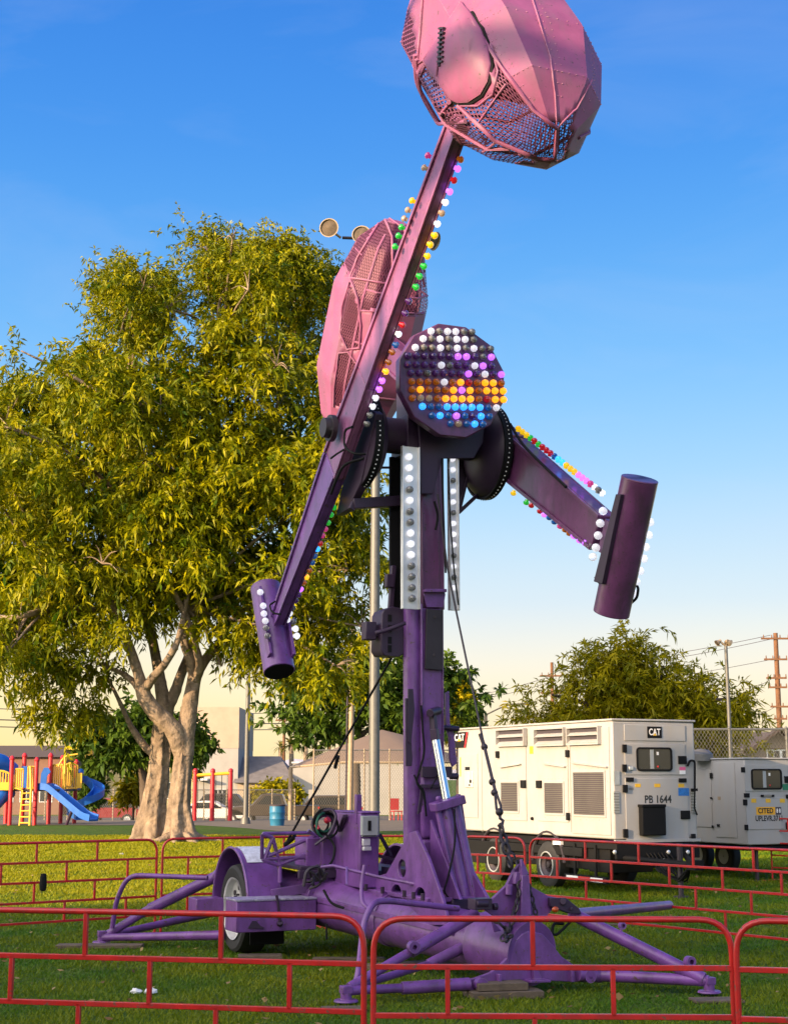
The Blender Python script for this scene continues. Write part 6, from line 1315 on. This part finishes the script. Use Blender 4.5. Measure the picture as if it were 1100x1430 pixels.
    if dome:
        cx = sum(p[0] for p in dome) / len(dome); cy = sum(p[1] for p in dome) / len(dome); m = MB(); rg = []
        for f_, off in ((1.0, -.02), (1.0, .022), (.95, .030), (.75, .042), (.5, .050), (.25, .055)):
            rg.append(m.add([hit(cx + (x - cx) * f_, cy + (y - cy) * f_, off)[0] for x, y in dome]))
        ce = m.add([hit(cx, cy, .057)[0]]); n = len(dome)
        for a_, b_ in zip(rg[:-1], rg[1:]):
            for j in range(n): m.face((a_ + j, a_ + (j + 1) % n, b_ + (j + 1) % n, b_ + j), 0, True)
        for j in range(n): m.face((rg[-1] + j, rg[-1] + (j + 1) % n, ce), 0, True)
        do = m.build('door', M['pink'], root, angle=60)
        B('door_gap', 'black', lambda m: m.tube([hit(x + (x - cx) * .035, y + (y - cy) * .035, .0)[0] for x, y in dome[1:10]], .017, 6), do)
        B('door_seam', 'interior', lambda m: m.tube([hit(x, y, .050)[0] for x, y in ((624, 42), (621, 70), (619, 95), (617, 108))], .006, 6), do)
        def latch(m):
            for k in range(8):
                p, nn = hit(622 - .3 * k, 42 + 6.6 * k, .054); q, _ = hit(629 - .3 * k, 41 + 6.6 * k, .054); m.beam(p, q, .014, .022, up=nn)
            m.beam(hit(624, 40, .054)[0], hit(622, 94, .054)[0], .014, .016)
        B('latch', 'iron', latch, do)
        B('hoop_bar', 'pink', lambda m: m.tube(bend([hit(584, 78, .03)[0], hit(577, 120, .05)[0], hit(571, 165, .05)[0], hit(592, 190, .05)[0], hit(618, 170, .05)[0], hit(632, 143, .04)[0]], .12, 5), .017, 8), root)
        B('hoop_bar', 'pink', lambda m: m.tube(bend([hit(586, 84, .03)[0], hit(580, 135, .06)[0], hit(580, 178, .06)[0], hit(612, 188, .06)[0], hit(655, 170, .04)[0]], .12, 5), .015, 8), root)
    return root
uC = Vector((0, -math.cos(R(37.5)), math.sin(R(37.5)))); tC = Vector((0, math.sin(R(37.5)), math.cos(R(37.5))))
GL = Vector((-0.85, 0, 4.90)) + uC * 4.16; GR = Vector((0.90, 0, 5.12)) + Vector((0, math.cos(R(32.5)), math.sin(R(32.5)))) * 4.12
near_nets = [[(684, 62), (694, 100), (688, 130), (667, 148), (640, 149), (690, 196), (752, 222), (774, 224), (777, 179), (745, 156), (700, 96)], [(777, 179), (774, 226), (788, 222), (800, 165), (806, 150)],
             [(560, 150), (575, 178), (600, 197), (690, 230), (752, 226), (690, 196), (636, 146), (630, 150), (612, 166), (596, 160), (585, 135), (580, 95), (566, 95)], [(584, 95), (594, 92), (612, 116), (629, 141), (612, 165), (596, 160), (586, 130)], [(556, 100), (554, 20), (566, -5), (577, 40), (582, 88), (574, 96)]]
near_frames = [([(643, 5), (700, 95), (745, 155), (777, 179)], .016, 0), ([(777, 179), (774, 222)], .014, 0), ([(640, 148), (690, 195), (752, 221), (774, 222)], .016, 0), ([(643, 5), (618, 42), (592, 84), (583, 90)], .010, 0), ([(592, 84), (612, 113), (631, 141)], .012, 0),
               ([(594, 92), (586, 112), (588, 142), (600, 162), (612, 165), (629, 143)], .012, 0), ([(664, 178), (690, 140), (706, 118)], .009, 0), ([(660, 224), (690, 200)], .010, 0), ([(583, 90), (588, 40), (592, -20)], .012, 0), ([(740, -10), (768, 80), (774, 130), (777, 178)], .006, 0), ([(777, 179), (804, 152), (826, 112)], .008, 0), ([(640, 148), (668, 148), (688, 132), (695, 100), (685, 62)], .010, 0)]
near_dome = [(644, 6), (658, 20), (672, 42), (682, 68), (686, 92), (683, 114), (673, 132), (656, 143), (642, 144), (631, 140), (622, 127), (612, 112), (603, 98), (594, 85), (605, 66), (616, 48), (630, 26)]
far_nets = [[(536, 300), (515, 335), (500, 360), (490, 388), (502, 432), (545, 434), (604, 438), (600, 395), (576, 340), (556, 312)], [(477, 357), (499, 322), (534, 296), (516, 328), (498, 360), (489, 385), (479, 370)],
            [(488, 394), (497, 415), (503, 450), (503, 486), (485, 488), (475, 470), (478, 430)], [(473, 493), (486, 492), (500, 510), (497, 545), (470, 568), (467, 540)]]
far_frames = [([(536, 302), (515, 335), (500, 360), (489, 388), (500, 418), (504, 455), (502, 486)], .016, 0), ([(489, 388), (540, 396)], .014, 0), ([(536, 302), (547, 330), (548, 380)], .016, 0), ([(477, 357), (489, 386)], .012, 0), ([(488, 394), (478, 430), (475, 465), (485, 488), (503, 486)], .014, 0), ([(473, 493), (486, 492), (498, 508)], .012, 0), ([(473, 493), (467, 540), (466, 568)], .012, 0), ([(538, 302), (562, 318), (580, 352), (592, 400)], .014, 0), ([(497, 347), (506, 357)], .010, 0), ([(502, 434), (590, 438)], .010, 0)]
cgL = cage(GL, uC, tC, near_nets, near_frames, near_dome); cgR = cage(GR - tR * .14 + Vector((.03, 0, 0)), uR, tR, far_nets, far_frames, None, .86, 1.09)

# ---- front plate, tow post and outriggers
yB = -1.76
fpl = [LY(*q, yB) for q in ((739, 1300), (757, 1304), (770, 1318), (784, 1336), (800, 1347), (822, 1354), (823, 1372), (790, 1371), (758, 1369), (725, 1372), (694, 1378), (645, 1385), (640, 1372), (663, 1366), (685, 1358), (698, 1348), (709, 1336), (716, 1322), (722, 1311), (729, 1304))]
fpn = B('front_plate', 'purple', lambda m: m.prism(fpl, (0, .035, 0)), bevel=.006)
for x, y0, y1 in ((696, 1360, 1376), (797, 1353, 1371)): B('plate_rib', 'purple', lambda m: m.beam(LY(x, y1, yB - .02), LY(x, y0, yB - .02), .03, .06, up=(0, 1, 0)), fpn, bevel=.004)
def rib2(m):
    m.prism([LY(*q, yB - .05) for q in ((744, 1346), (748, 1346), (757, 1369), (746, 1369))], (0, .046, 0)); m.beam(LY(736, 1370, yB - .08), LY(764, 1369, yB - .08), .12, .02)
B('plate_rib', 'purple', rib2, fpn, bevel=.004)
yT = -1.60
tpl = [LY(*q, yT) for q in ((664, 1262), (668, 1258), (684, 1258), (707, 1236), (717, 1215), (726, 1206), (735, 1216), (738, 1236), (765, 1251), (789, 1256), (795, 1262), (770, 1272), (757, 1286), (757, 1304), (720, 1306), (712, 1290), (690, 1280))]
tw = B('tow_plate', 'purple', lambda m: m.prism(tpl, (0, .035, 0)), bevel=.005)
B('tow_post', 'purple', lambda m: (m.beam(LY(731, 1312, yT - .06), LY(731, 1222, yT - .06), .12, .10, .07, .07, up=(0, 1, 0)), m.beam(LY(731, 1222, yT - .06), LY(727, 1200, yT - .06), .07, .07, .02, .02, up=(0, 1, 0)), m.beam(LY(720, 1235, yT - .03), LY(722, 1218, yT - .03), .06, .05), m.cyl(LY(710, 1250, yT - .03), LY(711, 1235, yT - .03), .03, .03, 10), m.prism([LY(*q, yT - .04) for q in ((686, 1284), (700, 1300), (690, 1302))], (.0, .02, 0))), bevel=.006)
B('lug', 'dkpurple', lambda m: (m.box(LY(670, 1262, yT - .05), (.16, .14, .09)), m.cyl(LY(664, 1262, yT - .1), LY(680, 1262, yT - .1), .035, .035, 10), m.cyl(LY(688, 1266, yT - .06), LY(694, 1266, yT - .06), .03, .03, 10)), bevel=.006)
B('lug', 'dkpurple', lambda m: (m.prism([LY(*q, yT - .07) for q in ((768, 1254), (790, 1254), (808, 1268), (812, 1276), (795, 1276), (768, 1266))], (0, .05, 0)), m.cyl(LY(786, 1259, yT - .09), LY(786, 1259, yT - .02), .03, .03, 10), m.cyl(LY(797, 1269, yT - .09), LY(797, 1269, yT - .02), .015, .015, 8)), bevel=.006)
M['amberlens'] = glass('amber_lens', (.5, .08, .01), .2)
B('side_marker', 'amberlens', lambda m: m.sph(LY(775, 1270, yT - .09), .035, 10, 6, sc=(1, .5, .7)))
def outrigger(tubes, foot, eyes=()):
    o = empty('outrigger', (0, 0, 0)); o.parent = ride
    for (p, q, r0, r1) in tubes: B('strut', 'purple', lambda m: m.cyl(p, q, r0, r1, 18), o, angle=50)
    f = Vector(foot) if foot is not None else None
    if f is not None: B('foot_plate', 'purple', lambda m: (m.cyl(Vector((f.x, f.y, .026)), Vector((f.x, f.y, .12)), .045, .045, 12), m.cyl(Vector((f.x, f.y, .026)), Vector((f.x, f.y, .045)), .10, .09, 16), m.box(Vector((f.x, f.y, .12)), (.085, .085, .06))), o, bevel=.006)
    for (p, r) in eyes: B('eye_lug', 'purple', lambda m: (m.lathe(p, (0, 1, 0), [(-.03, .02), (-.03, r), (.03, r), (.03, .02)], 14)), o)
    return o
fnl = w2l(gd(483, 1404)); fnl.z = 0
hL = fnl + Vector((.04, .03, .13)); upL = LY(664, 1276, -1.45); md = LX(567, 1327, (hL.x * .42 + upL.x * .58)); t_ = 0.47
mdp = hL.lerp(upL, t_)
outrigger([(hL, mdp, .038, .038), (mdp, upL, .052, .052), (fnl + Vector((.03, 0, .11)), LY(560, 1380, yB + .05), .036, .036), (LY(561, 1380, yB + .05), LY(655, 1374, yB - .02), .05, .05), (fnl + Vector((.05, .05, .12)), LY(600, 1346, -1.1), .032, .032), (LY(598, 1347, -1.1), LY(648, 1322, -1.1), .045, .05)], fnl, [(LY(671, 1375, yB - .05), .055), (mdp + Vector((0, -.05, .04)), .05)])
fnr = w2l(gd(990, 1391)); fnr.z = 0
hR = fnr + Vector((-.03, .03, .13)); upR = LY(798, 1276, -1.55); mr = hR.lerp(upR, .12)
outrigger([(hR, upR, .055, .055), (fnr + Vector((.0, 0, .12)), LY(835, 1362, yB - .02), .045, .05), (LY(838, 1362, yB - .02), LY(806, 1360, yB - .02), .06, .06)], fnr, [(LY(822, 1363, yB - .05), .055), (mr + Vector((0, -.04, .08)), .045)])
B('hook_loop', 'purple', lambda m: (m.lathe(hR.lerp(upR, .62) + Vector((.02, 0, .10)), (0, 1, 0), [(-.02, .015), (-.02, .03), (.02, .03), (.02, .015)], 12), m.cyl(hR.lerp(upR, .62), hR.lerp(upR, .62) + Vector((.01, 0, .09)), .012, .012, 6)))
fbl = w2l(gd(142, 1320)); fbl.z = 0
outrigger([(fbl + Vector((.05, 0, .10)), fbl.lerp(LX(300, 1225, -1.15), .45) + Vector((0, 0, .08)), .045, .045), (fbl.lerp(LX(300, 1225, -1.15), .42) + Vector((0, 0, .075)), LX(300, 1225, -1.15), .06, .06), (fbl + Vector((.0, 0, .08)), LX(312, 1306, -1.25), .038, .05), (fbl + Vector((.06, .05, .09)), LX(300, 1274, -0.95), .036, .045)], fbl, [(LX(305, 1222, -1.15), .06)])
B('guard_rail', 'purple', lambda m: m.tube(bend([LA(157, 1296, 16.6), LA(163, 1255, 16.55), LA(180, 1222, 16.5), LA(290, 1226, 16.2)], .22, 6), .026, 10))
B('guard_rail', 'purple', lambda m: m.tube(bend([LY(494, 1380, -1.55), LY(500, 1362, -1.5), LY(508, 1287, -1.45), LY(521, 1259, -1.4), LY(545, 1258, -1.35), LY(640, 1269, -1.3)], .12, 6), .026, 10))
B('guard_rail', 'purple', lambda m: (m.tube([LY(448, 1211, .35), LY(465, 1209, .3), LY(530, 1225, -.1), LY(622, 1243, -.55)], .016, 8), m.tube([LY(484, 1236, -.2), LY(484, 1211, .15)], .010, 6), m.tube(bend([LY(509, 1208, -.1), LY(504, 1240, -.1), LY(506, 1262, -.2), LY(519, 1272, -.3)], .1), .018, 8)))
frb = LA(934, 1264, 16.2)
outrigger([(LY(800, 1277, -1.4), frb, .05, .045)], None)
B('hose', 'black', lambda m: (m.tube(bend([LY(765, 1300, -1.6), LY(775, 1307, -1.6), LY(785, 1298, -1.6), LY(799, 1284, -1.6)], .1), .012, 6), m.tube(bend([LY(770, 1306, -1.6), LY(772, 1289, -1.55), LY(786, 1290, -1.5)], .05), .014, 6)))
# chains hanging at the tow post
def chain(name, pts, link=0.05, r=0.008, mat='iron'):
    P = [Vector(p) for p in pts]; L_ = []; 
    for a_, b_ in zip(P[:-1], P[1:]):
        n = max(1, int((b_ - a_).length / (link * .78)))
        for k in range(n): L_.append((a_.lerp(b_, k / n), (b_ - a_).normalized()))
    def f(m):
        for i, (p, dd) in enumerate(L_):
            s1_, s2_ = perp(dd); s_ = s1_ if i % 2 else s2_
            m.tube([p + dd * (link * .5 * math.cos(q)) + s_ * (link * .3 * math.sin(q)) for q in [2 * math.pi * k / 10 for k in range(10)]], r, 5, closed=True)
    return B(name, mat, f)
chain('chain', [LY(700, 1158, -1.5), LY(706, 1185, -1.58), LY(716, 1222, -1.62)], .10, .013)
chain('chain', [LY(704, 1172, -1.45), LY(714, 1195, -1.5), LY(724, 1206, -1.55), LY(727, 1225, -1.66), LY(722, 1260, -1.68), LY(712, 1296, -1.72), LY(702, 1310, -1.85), LY(699, 1322, -1.9)], .07, .010)
chain('chain', [LY(738, 1238, -1.68), LY(745, 1265, -1.68), LY(752, 1290, -1.7)], .06, .008)
chain('chain', [LY(692, 1285, -1.75), LY(706, 1298, -1.78), LY(712, 1308, -1.85), LY(703, 1316, -1.9)], .06, .011)
top_ = LY(632, 845, -.3); 
B('stay_rod', 'iron', lambda m: (m.tube([LY(611, 690, -.32), LY(624, 790, -.33), LY(636, 850, -.34), LY(676, 1042, -.98)], .010, 8), m.cyl(LY(670, 1025, -.94), LY(677, 1045, -.99), .018, .018, 8)))
B('turnbuckle', 'iron', lambda m: (m.tube([LY(676, 1042, -.98), LY(688, 1092, -1.2), LY(692, 1108, -1.3)], .016, 8), m.sph(LY(676, 1043, -.98), .032, 10, 6), m.sph(LY(687, 1092, -1.2), .032, 10, 6), m.sph(LY(690, 1107, -1.28), .032, 10, 6), m.tube([LY(691, 1110, -1.3), LY(693, 1130, -1.36), LY(698, 1142, -1.42)], .012, 6), m.tube([LY(693, 1108, -1.3), LY(699, 1126, -1.36), LY(698, 1142, -1.42)], .012, 6), m.sph(LY(697, 1134, -1.40), .035, 10, 6), m.tube([LY(697, 1142, -1.42), LY(702, 1146, -1.44), LY(700, 1156, -1.48), LY(695, 1152, -1.46)], .014, 6)))
B('stay_cable', 'black', lambda m: (m.tube([LY(563, 890, .0), LA(398, 1180, 16.2)], .012, 8), m.tube([LA(412, 1168, 16.1), LA(398, 1180, 16.2)], .026, 8), m.tube([LA(468, 1072, 15.7), LA(472, 1056, 15.6)], .02, 8)))

# ---- axle, wheels, fenders, toolbox
WX, WY, WR = -1.10, 2.05, 0.445
B('axle', 'dkpurple', lambda m: (m.cyl((-1.0, WY, WR), (0.9, WY, WR), .07, .07, 14), m.bb((-.9, WY - .5, .52), (-.8, WY + .8, .68)), m.bb((.68, WY - .5, .52), (.78, WY + .8, .68)), m.bb((-.95, WY + .45, .55), (.85, WY + .6, .66))), bevel=.006)
def wheel(x, s):
    def f(m): m.lathe((x, WY, WR), (s, 0, 0), [(-.30, .22), (-.30, .40), (-.27, WR - .01), (-.20, WR), (-.08, WR), (-.02, WR - .015), (0, .40), (-.01, .325), (-.03, .295)], 44)
    w_ = B('wheel', 'tyre', f, angle=40)
    B('rim', 'rim', lambda m: (m.lathe((x, WY, WR), (s, 0, 0), [(-.02, .305), (-.0, .312), (-.01, .295), (-.07, .28), (-.09, .22), (-.075, .165), (-.08, .12), (-.02, .11), (.0, .054), (.005, .0)], 40)), w_, angle=40)
    def holes(m):
        for k in range(8): a_ = 2 * math.pi * k / 8; m.lathe((x - s * .078, WY + .205 * math.cos(a_), WR + .205 * math.sin(a_)), (s, 0, 0), [(0, .03), (.0, .028), (.012, .026), (.012, 0)], 10)
        for k in range(10): a_ = 2 * math.pi * (k + .5) / 10; m.cyl((x - s * .075, WY + .135 * math.cos(a_), WR + .135 * math.sin(a_)), (x - s * .045, WY + .135 * math.cos(a_), WR + .135 * math.sin(a_)), .012, .012, 6)
    B('lug_nut', 'iron', holes, w_)
wheel(WX - .13, -1); wheel(1.0, 1)
def fender(x0, x1):
    ro, ri = .59, .575; a0, a1 = R(-8), R(190); n = 22
    def f(m):
        pr = [(math.cos(a0 + (a1 - a0) * k / n), math.sin(a0 + (a1 - a0) * k / n)) for k in range(n + 1)]
        out = [Vector((x0, WY - ro * c_, WR + ro * s_ + .02)) for c_, s_ in pr] + [Vector((x0, WY - ri * c_, WR + ri * s_ + .02)) for c_, s_ in reversed(pr)]
        m.prism(out, (x1 - x0, 0, 0))
        lip = [Vector((x0 - .001, WY - ro * c_, WR + ro * s_ + .02)) for c_, s_ in pr]; m.tube(lip, .014, 6)
    fe = B('fender', 'purple', f, angle=30)
    B('tread_plate', 'tread', lambda m: m.prism([Vector((x0 + .05, WY - (ro + .004) * math.cos(q), WR + .02 + (ro + .004) * math.sin(q))) for q in [R(50 + 44 * k / 8) for k in range(9)]] + [Vector((x0 + .05, WY - (ro + .008) * math.cos(q), WR + .02 + (ro + .008) * math.sin(q))) for q in [R(94 - 44 * k / 8) for k in range(9)]], (x1 - x0 - .09, 0, 0)), fe)
    return fe
fender(-1.25, -.90); fender(.62, 1.07)
bxy = 1.12; a = LY(330, 1303, bxy); b = LY(442, 1256, bxy)
tb = B('toolbox', 'purple', lambda m: m.bb((a.x, bxy, a.z), (b.x, bxy + .36, b.z)), bevel=.008)
B('lid', 'wornlid', lambda m: m.bb((a.x - .005, bxy - .008, b.z + .001), (b.x + .005, bxy + .37, b.z + .022)), tb, bevel=.004)
B('latch', 'dkpurple', lambda m: (m.tube([LY(386, 1250, bxy - .03), LY(388, 1258, bxy - .03), LY(391, 1288, bxy - .03)], .014, 8), m.cyl(LY(391, 1288, bxy - .04), LY(391, 1291, bxy - .02), .03, .03, 8), m.prism([LY(*q, bxy - .02) for q in ((347, 1296), (353, 1286), (358, 1286), (364, 1293), (369, 1295), (368, 1297))], (0, .016, 0))), tb)
B('mud_flap', 'black', lambda m: m.bb((-1.18, WY - .45, .12), (-.82, WY - .43, .45)), bevel=.004)
B('bracket_box', 'purple', lambda m: m.bb((-1.52, WY + .30, .36), (-1.22, WY + .60, .53)), bevel=.01)
# deck, cage rack, cabinet
B('deck', 'dkpurple', lambda m: (m.bb((-.80, 1.2, .86), (-.35, 3.0, .90)), m.bb((-.36, 1.0, .80), (.5, 3.0, .85)), m.bb((-.82, 1.18, .78), (-.34, 1.24, .86))), bevel=.006)
def rack(m):
    for p_, q_ in (((366, 1200), (366, 1165)), ((366, 1165), (381, 1170)), ((381, 1170), (390, 1205)), ((369, 1200), (381, 1170)), ((366, 1200), (388, 1208)), ((388, 1208), (450, 1185)), ((374, 1196), (438, 1168)), ((366, 1200), (430, 1197)), ((391, 1205), (391, 1232)), ((366, 1165), (366, 1200))):
        m.tube([LY(*p_, 1.3), LY(*q_, 1.3)], .020, 8)
    m.tube([LY(366, 1168, 1.3), LY(368, 1164, 1.9), LY(440, 1163, 1.9)], .018, 8); m.tube([LY(430, 1160, 1.3), LY(452, 1175, 1.3)], .02, 8)
B('rack', 'purple', rack)
B('junction_box', 'purple', lambda m: (m.bb(LY(428, 1215, 1.25), LY(444, 1168, 1.6)), m.bb(LY(450, 1210, 1.2), LY(469, 1166, 1.45))), bevel=.01)
cx0, cx1 = LY(503, 1200, .55).x, LY(529, 1200, .55).x; zt = LY(515, 1136, .55).z; zb = LY(515, 1240, .55).z
cab = B('control_cabinet', 'purple', lambda m: (m.bb((cx0, .55, zb), (cx1, 1.28, zt)), m.bb((cx0 - .0, .53, zt + .001), (cx1 + .01, 1.30, zt + .02))), bevel=.012)
B('post', 'purple', lambda m: m.beam(Vector((cx0 + .02, .66, zt - .1)), Vector((cx0 + .02, .66, zt + .18)), .055, .055), cab, bevel=.004)
B('meter_box', 'grey', lambda m: (m.bb(LY(506, 1169, .50), LY(525, 1139, .527)), m.bb(LY(506, 1167, .44), LY(525, 1139, .4995))), cab, bevel=.006)
B('meter_window', 'black', lambda m: m.bb(LY(514, 1160, .432), LY(518, 1146, .4385)), cab)
B('socket', 'alu', lambda m: (m.bb(LY(507, 1181, .49), LY(515, 1171, .527)), m.bb(LY(508, 1188, .48), LY(516, 1182, .527))), cab, bevel=.004)
B('hinge_bar', 'dkpurple', lambda m: (m.tube([LY(481, 1140, .9), LY(474, 1160, 1.1)], .02, 6), m.tube([LY(484, 1139, .85), LY(477, 1160, 1.05)], .015, 6), m.beam(LY(530, 1165, .7), LY(546, 1195, .7), .03, .03), m.beam(LY(528, 1195, .6), LY(555, 1202, .6), .03, .03)), cab)
def coil(m):
    c_ = LY(453, 1150, 1.05)
    for k in range(9):
        r_ = .105 + .02 * math.sin(k * 2.1); tl_ = .5 * math.sin(k * 1.7); of = Vector((.03 * math.sin(k * 3.1), .03 * math.cos(k * 2.3), .02 * math.sin(k * 5.1)))
        m.tube([c_ + of + Vector((r_ * math.cos(q), .25 * r_ * math.sin(q + k) + tl_ * .1 * math.cos(q), r_ * math.sin(q))) for q in [2 * math.pi * j / 20 for j in range(20)]], .012, 5, closed=True, mi=k % 4 if k % 4 < 3 else 0)
M['cablegreen'] = paint('green_cable', (.02, .13, .07), .5); M['cablered'] = paint('red_plug', (.45, .02, .04), .4)
B('cable_coil', ['black', 'cablegreen', 'dkpurple'], coil)
B('plug', 'cablered', lambda m: (m.cyl(LY(455, 1147, .98), LY(459, 1144, .95), .03, .03, 10), m.cyl(LY(441, 1152, .98), LY(445, 1158, .95), .02, .02, 8)))
B('reel_guard', 'dkpurple', lambda m: m.tube(bend([LY(440, 1180, .95), LY(462, 1164, .9), LY(470, 1140, .9), LY(464, 1130, .95), LY(452, 1132, 1.0)], .1), .016, 6))
def knot(m):
    c_ = LY(440, 1222, .55)
    g = random.Random(4)
    for k in range(6):
        pts = [c_ + Vector((g.uniform(-.10, .12), g.uniform(-.1, .1), g.uniform(-.14, .13))) for _ in range(4)]; m.tube(bend(pts, .1, 5), .012, 6)
    m.tube(bend([LY(424, 1238, .5), LY(428, 1214, .5), LY(445, 1209, .5), LY(452, 1222, .5)], .08), .016, 6)
B('valve_hoses', 'iron', knot)
B('hose', 'black', lambda m: m.tube(bend([LY(452, 1243, .3), LY(462, 1262, .2), LY(480, 1268, .1)], .1), .012, 6))
B('hose', 'black', lambda m: (m.tube(bend([LY(455, 1165, .85), LY(468, 1180, .8), LY(466, 1200, .7), LY(455, 1214, .6)], .1), .012, 6)))
B('cross_strut', 'purple', lambda m: (m.beam((-.30, 1.35, .72), (-1.0, 1.5, .62), .09, .09), m.beam((-.3, 1.9, .62), (-.85, 1.9, .62), .08, .08), m.prism([Vector((-.78, 1.25, .45)), Vector((-.30, 1.25, .45)), Vector((-.30, 1.25, .80)), Vector((-.62, 1.25, .80))], (0, .03, 0)), m.tube(bend([LX(380, 1210, -.7), LX(396, 1225, -.7), LX(402, 1250, -.7)], .1), .03, 8)), bevel=.004)
B('drop_pin', 'black', lambda m: m.cyl(LY(456, 1290, .2), LY(456, 1312, .2), .01, .01, 6))
